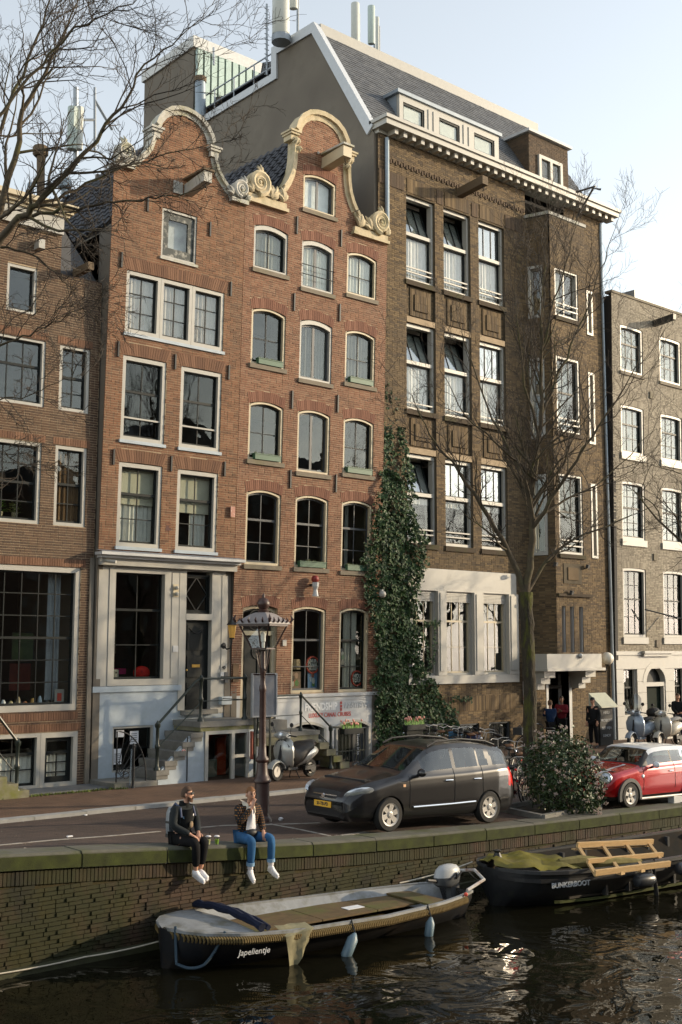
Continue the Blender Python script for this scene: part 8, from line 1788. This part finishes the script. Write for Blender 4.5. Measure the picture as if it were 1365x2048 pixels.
    # hair
    if C.get('hair'):
        hr = MB(); P = []; long_ = C.get('long', 0)
        for i in range(8):
            ph = math.pi * (.62 if not long_ else .8) * i / 7; cz, rr = math.cos(ph), math.sin(ph)
            for j in range(n):
                a = 2 * math.pi * j / n; x, y, z = rr * math.cos(a) * .082, rr * math.sin(a) * .100 - .006, cz * .128 + .004
                if math.sin(a) > .15: z = max(z, .062 + .02 * (1 - math.sin(a))); y = min(y, .084)
                P.append(HP(x, y, z))
        hr.add(P, [(i * n + j, (i + 1) * n + j, (i + 1) * n + (j + 1) % n, i * n + (j + 1) % n) for i in range(7) for j in range(n)]); hr.build('hair', C['hair'], t, smooth=True, local=True, ang=80)
    if C.get('beard'):
        bd = MB(); bd.add([HP(x, y, z) for x, y, z in [(-.066, .02, -.02), (-.060, .062, -.045), (-.03, .094, -.068), (0, .102, -.072), (.03, .094, -.068), (.060, .062, -.045), (.066, .02, -.02), (-.056, .02, -.10), (-.045, .062, -.115), (-.02, .086, -.125), (0, .092, -.128), (.02, .086, -.125), (.045, .062, -.115), (.056, .02, -.10)]], [(i, i + 1, i + 8, i + 7) for i in range(6)]); bd.build('beard', C['beard'], t, smooth=True, local=True)
    if C.get('glasses'):
        g = MB()
        for s in (-1, 1): g.ball(HP(s * .033, .090, .016), .027 * K, 10, sz=.75, sx=.95, sy=.35); g.tube([HP(s * .06, .078, .02), HP(s * .078, .0, .015)], .005 * K, 4)
        g.tube([HP(-.012, .098, .02), HP(.012, .098, .02)], .005 * K, 4); g.build('sunglasses', M_BLKP, t, smooth=True, local=True)
    if C.get('cap'):
        c = MB(); c.lathe(HP(0, -.005, .045), [(.088 * K, 0), (.086 * K, .035 * K), (.065 * K, .075 * K), (.02 * K, .092 * K)], 14, axis=up); c.build('cap', C['cap'], t, smooth=True, local=True)
        c = MB(); c.add([HP(x, y, z) for x, y, z in [(-.07, .055, .052), (0, .085, .055), (.07, .055, .052), (.055, .135, .04), (0, .16, .038), (-.055, .135, .04)]], [(0, 1, 4, 5), (1, 2, 3, 4)]); c.build('cap_peak', C['cap'], t, local=True)
    # clothing
    tp = ['pelvis', 'waist', 'chest', 'neck0', 'shL', 'elL', L('elL', 'wrL', .92), 'shR', 'elR', L('elR', 'wrR', .92)]; b_ = C.get('bulk', 1.0)
    build('jacket', tp, [(0, 1), (1, 2), (2, 3), (2, 4), (4, 5), (5, 6), (2, 7), (7, 8), (8, 9)], [(.165 * b_, .135 * b_), (.155 * b_, .125 * b_), (.165 * b_, .13 * b_), .085, .085 * b_, .068 * b_, .05, .085 * b_, .068 * b_, .05], C['jacket'])
    build('trousers', ['pelvis', 'hipL', 'knL', L('knL', 'anL', .86), 'hipR', 'knR', L('knR', 'anR', .86)], [(0, 1), (1, 2), (2, 3), (0, 4), (4, 5), (5, 6)], [(.15, .13), .105, .08, .062, .105, .08, .062], C['trousers'])
    for a, k, te in (('anL', 'knL', J['toeL']), ('anR', 'knR', J['toeR'])):
        te = te or (J[a][0] * 1.1, J[a][1] + .17, J[a][2] - .05); A = Vector(J[a]); T_ = Vector(te); d = (T_ - A).normalized(); sh = Vector(J[k]) - A; sh.normalize(); heel = A - d * .055 - sh * .055
        o = link_mesh('shoe', skin([V(A + sh * .03), V(A - sh * .03), V(heel), V(A.lerp(T_, .55) - sh * .035), V(T_ - sh * .03)], [(0, 1), (1, 2), (1, 3), (3, 4)], [.048 * K, .05 * K, .04 * K, (.045 * K, .038 * K), (.038 * K, .026 * K)], 1), C['shoes'], t)
        if C.get('sole'): s_ = MB(); q = [V(heel - sh * .035), V(A.lerp(T_, .55) - sh * .07), V(T_ - sh * .055)]; s_.tube(q, [.03 * K, .036 * K, .026 * K], 6); s_.build('sole', C['sole'], t, local=True)
        if C.get('socks'): s_ = MB(); s_.tube([V(A + sh * .02), V(A.lerp(Vector(J[k]), .2))], .05 * K, 8); s_.build('sock', C['socks'], t, local=True)
        if C.get('cuff'): s_ = MB(); s_.tube([V(A.lerp(Vector(J[k]), .16)), V(A.lerp(Vector(J[k]), .27))], .072 * K, 10); s_.build('turn_up', C['cuff'], t, smooth=True, local=True)
    return t, V, HP
M_SK = mat('skin', (.50, .27, .18), .55, var=.08); mat('dark_hair', (.02, .012, .008), .7); M_HB = mat('brown_hair', (.06, .03, .014), .75, var=.3, bump=.5); M_HG = mat('ginger_hair', (.17, .075, .025), .75, var=.3, bump=.5)
M_BJ = clothmat('black_jacket', (.011, .012, .013)); M_GS = clothmat('dark_grey_sleeve', (.022, .026, .028)); M_BT = clothmat('black_trousers', (.006, .006, .007)); M_JEAN = clothmat('blue_jeans', (.030, .10, .22), var=.35, scale=5); M_CUF = clothmat('pale_denim', (.22, .36, .52)); M_WS = mat('white_leather', (.78, .77, .78), .5, var=.05); M_SOCK = clothmat('white_sock', (.72, .70, .72))
def plaid():
    m, nt, b = _nt('plaid_flannel'); L = nt.links; tc = N(nt, 'ShaderNodeTexCoord'); outs = []
    for ax, sc in (('X', 9.0), ('Z', 8.0)):
        w = N(nt, 'ShaderNodeTexWave', Scale=sc); w.bands_direction = ax; L.new(tc.outputs['Object'], w.inputs['Vector']); outs.append(w.outputs['Fac'])
    mu = N(nt, 'ShaderNodeMath', operation='MULTIPLY'); L.new(outs[0], mu.inputs[0]); L.new(outs[1], mu.inputs[1]); cr = N(nt, 'ShaderNodeValToRGB'); e = cr.color_ramp.elements; e[0].color = (.012, .011, .011, 1); e[0].position = .25; e[1].color = (.30, .13, .03, 1); e[1].position = .8; q = e.new(.5); q.color = (.035, .016, .012, 1)
    L.new(mu.outputs[0], cr.inputs[0]); L.new(cr.outputs[0], b.inputs['Base Color']); b.inputs['Roughness'].default_value = .95; return m
# seated man 1: black jacket, backpack, sunglasses
s1 = ony(362, 1692, 16.22); s1.z = zq(s1.x) + .035
SIT = dict(pelvis=(0, -.02, .12), waist=(0, .02, .27), chest=(0, .06, .46), neck0=(0, .08, .62), neck=(0, .11, .70), head=(0, .14, .81), shL=(.19, .06, .57), shR=(-.19, .06, .57), hipL=(.10, .03, .10), hipR=(-.10, .03, .10))
p1_ = dict(SIT); p1_.update(elL=(.25, .10, .32), wrL=(.10, .32, .20), elR=(-.27, .12, .33), wrR=(-.06, .34, .19), knL=(.12, .46, .10), knR=(-.07, .46, .08), anL=(.10, .38, -.36), anR=(.0, .38, -.38), toeL=(.13, .54, -.45), toeR=(.05, .54, -.49), fL=(-.5, .6, -.5), fR=(.6, .6, -.45), hyaw=.62)
t, V, HP = person('seated man in black jacket and sunglasses with a backpack, left one', s1, -math.pi / 2 + .12, p1_, dict(skin=M_SK, hair=M_HB, beard=mat('dark_stubble', (.10, .05, .03), .8), glasses=1, jacket=M_GS, trousers=M_BT, shoes=M_WS, sole=M_WS, bulk=1.0))
b = MB()
for i in range(7):
    pass
b.loft([[V((q * w, f_, z)) for q, f_ in ((-1, .10 + dz), (-.5, .18 + dz), (0, .20 + dz), (.5, .18 + dz), (1, .10 + dz))] for z, w, dz in ((.17, .13, -.02), (.3, .14, .0), (.45, .15, .03), (.58, .12, .04))], closed=False); o = b.build('vest_front', M_BJ, t, smooth=True, local=True)
b = MB(); b.loft([[V((math.cos(a) * r, .07 + math.sin(a) * r, z)) for a in [2 * math.pi * i / 12 for i in range(12)]] for z, r in ((.60, .10), (.66, .085), (.70, .082))], closed=True); b.build('collar', M_BJ, t, smooth=True, local=True)
for a_, c_ in ((-.11, -.03), (.05, .12)): b = MB(); b.loft([[V((a_ + (c_ - a_) * q, .225 - abs(a_ + (c_ - a_) * q) * .4, z - q * .03 * (1 if a_ < 0 else -1))) for q in (0, .5, 1)] for z in (.44, .475)], closed=False); b.build('chest_print', M_CUF if a_ < 0 else M_WS, t, local=True)
b = MB(); b.ball(V((.02, .235, .34)), .035, 8, sz=1.6, sy=.4); b.build('shirt_print', mat('faded_print', (.28, .20, .12), .8, var=.5, scale=30), t, local=True)
bk = thing('backpack', 'silver-grey backpack worn by the left seated man', 'backpack', s1); b = MB(); b.loft([[V((q * w, f_ - .13, z)) for q, f_ in ((-1, .0), (-.9, -.10), (-.5, -.14), (.5, -.14), (.9, -.10), (1, .0))] for z, w in ((.12, .10), (.18, .14), (.34, .15), (.50, .14), (.58, .09))], closed=True); b.v = [tuple(Vector(p) + s1) for p in b.v]; b.build('bag', mat('silver_nylon', (.17, .19, .21), .5, var=.2), bk, smooth=True, ang=50)
b = MB(); b.loft([[V((q * .152, f_ - .135, z)) for q, f_ in ((-1, .0), (-.9, -.105), (-.5, -.145), (.5, -.145), (.9, -.105), (1, .0))] for z in (.335, .37)], closed=True); b.loft([[V((q * .148, f_ - .135, z)) for q, f_ in ((-1, .0), (-.9, -.10), (-.5, -.142), (.5, -.142), (.9, -.10), (1, .0))] for z in (.11, .16)], closed=True); b.v = [tuple(Vector(p) + s1) for p in b.v]; b.build('trim_band', M_BLKP, bk)
for sx in (-.12, .12): b = MB(); b.tube([Vector(V(q)) + s1 for q in ((sx, -.12, .55), (sx * 1.05, .0, .665), (sx * 1.1, .14, .60), (sx * 1.2, .18, .46))], .018, 6); b.build('shoulder_strap', mat('navy_strap', (.05, .07, .14), .7), bk, smooth=True)
# seated man 2: plaid jacket, jeans, hand at his mouth
s2 = ony(492, 1692, 16.2); s2.z = zq(s2.x) + .035
p2_ = dict(SIT); p2_.update(neck=(0, .12, .70), head=(0, .15, .82), elL=(.27, .06, .30), wrL=(.17, .30, .20), elR=(-.26, .22, .36), wrR=(-.03, .27, .62), knL=(.26, .42, .12), knR=(-.14, .46, .10), anL=(.28, .36, -.36), anR=(-.13, .38, -.38), toeL=(.37, .47, -.49), toeR=(-.11, .50, -.52), fL=(-.1, .5, -.6), fR=(.25, -.1, 1), hyaw=.0, hpitch=-.08)
PL = plaid()
t, V, HP = person('seated man in plaid jacket and blue jeans with a hand at his mouth', s2, -math.pi / 2 - .12, p2_, dict(skin=M_SK, hair=M_HG, jacket=PL, trousers=M_JEAN, shoes=M_WS, sole=M_WS, socks=M_SOCK, cuff=M_CUF, bulk=1.02))
b = MB(); b.loft([[V((q * w, .205 + dz - abs(q) * .03, z)) for q in (-1, -.5, 0, .5, 1)] for z, w, dz in ((.24, .10, .0), (.34, .085, .0), (.46, .07, .015), (.56, .06, .0), (.62, .05, -.03))], closed=False); b.build('t_shirt', clothmat('white_t_shirt', (.75, .74, .76), var=.1), t, smooth=True, local=True)
b = MB()
for s in (-1, 1): b.loft([[V((s * (.05 + .035 * q), .16 + dz - q * .05, z + q * .02)) for q in (0, 1, 2)] for z, dz in ((.50, .06), (.58, .045), (.66, .0), (.69, -.09))], closed=False)
b.build('fleece_collar', clothmat('cream_fleece', (.62, .56, .46)), t, smooth=True, local=True)
b = MB(); b.ball(V((.0, .21, .19)), .11, 12, sz=.6, sy=.55); b.build('bum_bag', M_BLKP, t, smooth=True, local=True)
# drinks on the coping
for px, c, lb in ((417, (.55, .55, .30), 'plastic cup of pale drink with black straw beside the left man'), (434, (.25, .42, .05), 'plastic cup of green drink with black straw on the coping between the men')):
    p = ony(px, 1693, 16.12); p.z = zq(p.x) + .035; cu_ = thing('drink_cup', lb, 'cup', p, 'cups on the coping'); MB().lathe(p, [(.032, 0), (.045, .125)], 12).build('cup', glassmat('cup_plastic', (.9, .92, .9), 1.5), cu_, smooth=True); MB().lathe(p + Vector((0, 0, .004)), [(.028, 0), (.036, .08)], 12).build('drink', mat('drink_%d' % px, c, .4), cu_); b = MB(); b.tube([p + Vector((0, 0, .02)), p + Vector((.03, 0, .2))], .005, 5); b.build('straw', M_BLKP, cu_); MB().lathe(p + Vector((0, 0, .126)), [(.047, 0), (.047, .008), (.03, .02)], 12).build('lid', M_WS, cu_)
# people by the entrance and at the right edge
PY = 26.2
def at_door(px, y): p = ony(px, 1500, y); return Vector((p.x, y, .07))
person('woman in maroon top standing in the dark doorway', at_door(1126, 26.55), math.radians(200), dict(elL=(.22, .10, 1.2), wrL=(.05, .25, 1.25), elR=(-.22, .08, 1.2), wrR=(-.05, .24, 1.2), fL=(-.4, .5, .6), fR=(.4, .5, .6)), dict(skin=mat('deep_skin', (.26, .13, .08), .55), hair=MATS['dark_hair'], jacket=clothmat('maroon_top', (.15, .015, .022)), trousers=M_BT, shoes=M_BLKP, scale=1.0))
person('person in navy jacket and brown cap talking in the doorway', at_door(1103, 26.1), math.radians(60), dict(elL=(.22, .12, 1.2), wrL=(.06, .28, 1.3), elR=(-.22, .1, 1.18), wrR=(-.06, .26, 1.2), fL=(-.3, .5, .5), fR=(.3, .5, .4)), dict(skin=M_SK, hair=M_HB, cap=clothmat('brown_cap', (.16, .09, .05)), jacket=clothmat('navy_jacket', (.008, .022, .06)), trousers=M_BT, shoes=M_BLKP, scale=.94))
person('standing man in black clothes and cap beside the menu board', at_door(1189, 25.3), math.radians(185), dict(elL=(.24, -.02, 1.15), wrL=(.22, .12, .93)), dict(skin=M_SK, hair=MATS['dark_hair'], cap=M_BLKP, jacket=M_BJ, trousers=M_BT, shoes=M_BLKP, scale=.99))
person('person in dark clothes at the right edge by the white doorway', at_door(1359, 25.2), math.radians(230), dict(elL=(.22, .08, 1.15), wrL=(.08, .24, 1.05), elR=(-.22, .1, 1.16), wrR=(-.06, .24, 1.02), fL=(-.4, .5, .2), fR=(.4, .5, .2)), dict(skin=M_SK, hair=M_HB, jacket=M_BJ, trousers=clothmat('grey_jeans', (.05, .05, .06)), shoes=M_BLKP, scale=1.0))
# ================================================================== THINGS BY THE ENTRANCE, ON THE ROOFS, ACROSS THE CANAL
mbd = thing('menu_board', 'black chalk menu board with pale sloping top beside the man in a cap', 'menu board', (34.7, 25.6, .07))
a = ony(1200, 1500, 25.55); x0 = a.x
MB().box(x0, x0 + .75, 25.5, 25.56, .1, 1.45).build('board', mat('chalkboard', (.02, .022, .022), .7), mbd)
b = MB(); b.prism([(x0 - .1, 25.9, 1.95), (x0 - .1, 25.35, 1.48), (x0 - .1, 25.35, 1.44), (x0 - .1, 25.9, 1.40)], (1.0, 0, 0)); b.build('sloping_top', mat('pale_green_board', (.45, .46, .36), .6), mbd)
for i, s in enumerate(('MENU', 'PROSECCO', 'BIER WIJN', 'LUNCH')): lettering('chalk_lettering', s, .13, ML_G, mbd, (x0 + .37, 25.494, 1.25 - .27 * i))
for x in (x0 + .02, x0 + .69): MB().box(x, x + .05, 25.57, 25.62, .07, 1.44).build('leg', M_BLKP, mbd)
gl = thing('globe_lamp', 'white globe lamp at the right corner of the brown building', 'globe lamp', (37.0, 26.6, 3.0)); c = ony(1215, 1317, 26.5); b = MB(); b.ball(c, .24, 18); b.build('globe', mat('opal_glass', (.80, .76, .64), .35, var=.03), gl, smooth=True); b = MB(); b.tube([c + Vector((0, 0, -.22)), c + Vector((0, .1, -.5)), c + Vector((0, .5, -.5))], .03, 6); b.lathe(c + Vector((0, 0, -.27)), [(.08, 0), (.10, .06)], 10); b.build('bracket', M_IRON, gl)
for x in (33.95,): t = thing('spotlight', 'small grey spotlight on the white entrance canopy', 'light', (x, 25.9, 3.36)); b = MB(); b.ball((x, 25.9, 3.30), .08, 8); b.build('head', M_LGREY, t, smooth=True); MB().box(x - .02, x + .02, 25.86, 25.95, 3.2, 3.26).build('bracket', M_IRON, t)
for px, py, lb in ((1112, 1128, 'left black floodlight under the bay window'), (1176, 1133, 'right black floodlight beside the bay window'), (1144, 1185, 'small black floodlight over the string course')):
    c = ony(px, py, 25.95); t = thing('floodlight', lb, 'floodlight', c, 'floodlights on the bay'); b = MB(); b.cbox(c, .16, .10, .13, .3, .3); b.build('head', M_IRON, t); MB().box(c.x - .015, c.x + .015, c.y + .04, 26.12, c.z - .08, c.z - .05).build('arm', M_IRON, t)
sg = MB().box(31.95, 32.25, 26.9, 26.94, 1.6, 2.4).build('small_sign', mat('red_white_sign', (.6, .55, .5), .5, stain=(.45, .03, .02), stain_amt=1.0, stain_scale=5)); tag(sg, 'red and white notice on the wall behind the tree trunk', 'sign')
# antennas and railing on the brown building's roof
M_ANT = mat('antenna_cream', (.52, .54, .50), .5, var=.05); M_ANT2 = mat('antenna_green_grey', (.42, .50, .47), .5, var=.05); M_GALV = mat('galvanised', (.28, .31, .34), .5, .5)
def panel_antenna(label, px, y, pyt, pyb, w, m, d=.22, pole=True):
    a, c = ony(px, pyt, y), ony(px, pyb, y); t = thing('antenna', label, 'antenna', (c.x, y, c.z)); b = MB(); b.lathe((a.x, y, c.z), [(w * .9, 0), (w, .03), (w, a.z - c.z - .03), (w * .9, a.z - c.z)], 12, sx=.75); b.build('panel', m, t, smooth=True)
    if pole: b = MB(); b.tube([(a.x + w + .12, y + .1, 25.3), (a.x + w + .12, y + .1, a.z - .3)], .05, 6); b.build('mast', M_GALV, t); b = MB(); b.tube([(a.x + w * .5, y, a.z - .5), (a.x + w + .12, y + .1, a.z - .5)], .03, 5); b.build('upper_clamp', M_GALV, t); b = MB(); b.tube([(a.x + w * .5, y, c.z + .5), (a.x + w + .12, y + .1, c.z + .5)], .03, 5); b.build('lower_clamp', M_GALV, t)
panel_antenna('cream round antenna behind the slate roof ridge, left of a pair', 711, 32.0, 6, 95, .17, M_ANT); panel_antenna('green-grey flat antenna behind the slate roof ridge, right of a pair', 743, 32.5, 12, 88, .15, M_ANT2); panel_antenna('slim pale antenna rightmost on the slate roof', 755, 33.0, 34, 112, .08, M_ANT)
panel_antenna('thick white antenna mast at the top edge of the picture', 563, 31.6, -120, 70, .32, M_ANT, pole=False); panel_antenna('small cream antenna hanging at the top edge', 588, 32.2, -80, 18, .17, M_ANT)
b = MB(); c = ony(563, 70, 31.6); b.lathe((c.x, 31.6, c.z - .3), [(.36, 0), (.36, .25)], 12); b.build('foot', M_GALV, [o for o in bpy.data.objects if o.get('label', '').startswith('thick white')][0])
lad = thing('mast_ladder', 'thin grey ladder pole left of the thick antenna mast', 'ladder', ony(535, 140, 31.6)); p0, p1 = ony(534, 150, 31.8), ony(534, 8, 31.8); b = MB(); b.tube([p0, p1], .04, 5); b.build('pole', M_GALV, lad)
for i in range(14): p = p0.lerp(p1, i / 14); b = MB(); b.tube([p + Vector((-.1, 0, 0)), p + Vector((.1, 0, 0))], .018, 4); b.build('rung', M_GALV, lad)
rl = thing('roof_railing', 'galvanised railing along the roof edge by the antenna mast', 'railing', (25.2, 33, 24.9)); Y0, Y1 = 32.7, 38.0
for z in (25.45, 26.0): b = MB(); b.tube([(25.1, Y0, z), (25.1, Y1, z)], .03, 5); b.build('rail', M_GALV, rl)
for i in range(5): y = Y0 + (Y1 - Y0) * i / 4; b = MB(); b.tube([(25.1, y, 24.9), (25.1, y, 26.0)], .03, 5); b.build('post', M_GALV, rl)
for i, (y, s) in enumerate(((33.4, .75), (36.6, .55))):
    u = thing('roof_unit', ('black cooling unit beside the antenna mast' if i == 0 else 'dark roof unit next to the vent pipe'), 'roof unit', (25.6, y, 25.0)); MB().cbox((25.7, y, 25.25 + s * .4), .8, 1.0, s, 0, .3).build('casing', M_BLKP, u)
    for k in range(4): MB().cbox((25.3, y - .3 + .2 * k, 25.3 + s * .4), .06, .1, s * .7, 0, .3).build('louvre', M_DKGREY, u)
vp = thing('vent_pipe', 'tall grey vent pipe in front of the green-panelled penthouse', 'pipe', (24.75, 37.2, 24.9)); p = onx(402, 235, 24.8); q = onx(401, 160, 24.8); b = MB(); b.tube([p, q], .22, 12); b.build('pipe', M_ZINC, vp, smooth=True); b = MB(); b.lathe(q, [(.26, -.1), (.26, .1)], 12); b.build('collar', M_RBEAM, vp)
for px, pt in ((397, 75), (428, 95)): p, q = onx(px, 130, 25.2), onx(px, pt, 25.2); b = MB(); b.tube([p, q], .05, 5); tag(b.build('roof_pole', M_GALV), 'thin pole on the penthouse roof, %s one' % ('left' if px < 410 else 'right'), 'pole')
# lower roofs at the left: back block, antenna frame, chimney pipes
bkb = thing('rear_building', 'grey rendered rear building stepping down behind the bell gable', 'building', (22, 44, 0)); prof = [(38.0, 14), (38.0, 25.0), (42.2, 25.0), (42.2, 23.6), (47, 23.6), (52, 19.5), (52, 14)]
MB().prism([(25.15, y, z) for y, z in prof], (5, 0, 0)).build('wall', M_RENDER, bkb)
b = MB(); b.loft([[(25.05, y, z), (25.05, y, z - .35), (25.3, y, z - .35), (25.3, y, z)] for y, z in [(42.2, 23.8), (47, 23.8), (52.2, 19.6)]], closed=True); b.build('parapet', MATS['pale_verge_zinc'], bkb)
af = thing('antenna', 'lattice antenna with white panel behind the upper left branches', 'antenna', ony(160, 320, 46)); p, q = ony(152, 330, 46), ony(152, 175, 46)
b = MB(); b.tube([p, q], .12, 8); b.build('mast', M_GALV, af)
for k, (px, w) in enumerate(((146, .22), (160, .18))): a, c = ony(px, 215, 45.7), ony(px, 300, 45.7); b = MB(); b.lathe((a.x, 45.7, c.z), [(w, 0), (w, a.z - c.z)], 10); b.build('panel', M_ANT if k else M_ANT2, af)
for (x0_, y0_, x1_, y1_) in ((190, 175, 190, 300), (190, 200, 225, 260), (160, 240, 190, 240)): b = MB(); b.tube([ony(x0_, y0_, 46), ony(x1_, y1_, 46)], .07, 5); b.build('strut', M_GALV, af)
for px, pt, pb, r, lb in ((82, 292, 400, .13, 'tall brown chimney pipe with cowl behind the left cornice'), (130, 358, 395, .12, 'short zinc chimney pipe behind the left cornice'), (62, 366, 400, .06, 'thin dark roof pipe behind the left cornice')):
    p, q = ony(px, pb, 33), ony(px, pt, 33); t = thing('chimney_pipe', lb, 'chimney', p); b = MB(); b.tube([p, q], r, 10); b.build('pipe', M_RBEAM if px == 82 else M_ZINC, t, smooth=True); b = MB(); b.lathe(q, [(r * 1.5, -.35), (r * 1.9, -.3), (r * 1.9, -.05), (r * 1.4, 0)], 10); b.build('cowl', M_RBEAM if px == 82 else M_ZINC, t)
# houses across the canal, unseen: added for what panes and water reflect
M_OPP = brickmat('opposite_brick', [(.06, .038, .028), (.10, .06, .04)]); M_OPW = mat('opposite_window', (.04, .045, .05), .15)
xx = -24
for i, (w, h, tone) in enumerate(((9, 14, 'dark brick'), (7, 15.5, 'narrow dark brick'), (11, 13.5, 'wide dark brick'), (8, 16, 'tall dark brick'), (10, 14.5, 'plain dark brick'), (9, 15, 'gabled dark brick'), (12, 14, 'long dark brick'), (10, 15.5, 'stepped dark brick'), (14, 14, 'broad dark brick'))):
    t = thing('canal_house', '%s canal house added across the water, out of view behind the viewer' % tone, 'house', (xx + w / 2, -19, 0)); MB().box(xx, xx + w - .1, -27, -19, -1.2, h).build('wall', M_OPP, t)
    for fl in range(4):
        for k in range(3): u = xx + w * (k + .5) / 3; o = MB().box(u - .6, u + .6, -19.0, -18.95, 1.2 + 3.2 * fl, 3.4 + 3.2 * fl).build('window', M_OPW, t)
    MB().prism([(xx, -19, h), (xx + w - .1, -19, h), (xx + w / 2, -19, h + 2.2)], (0, -8, 0)).build('roof', M_TILE, t); xx += w
tag(MB().box(-60, 140, -30, -14, -1.3, -.2).build('far_quay', M_COPE), kind='structure')
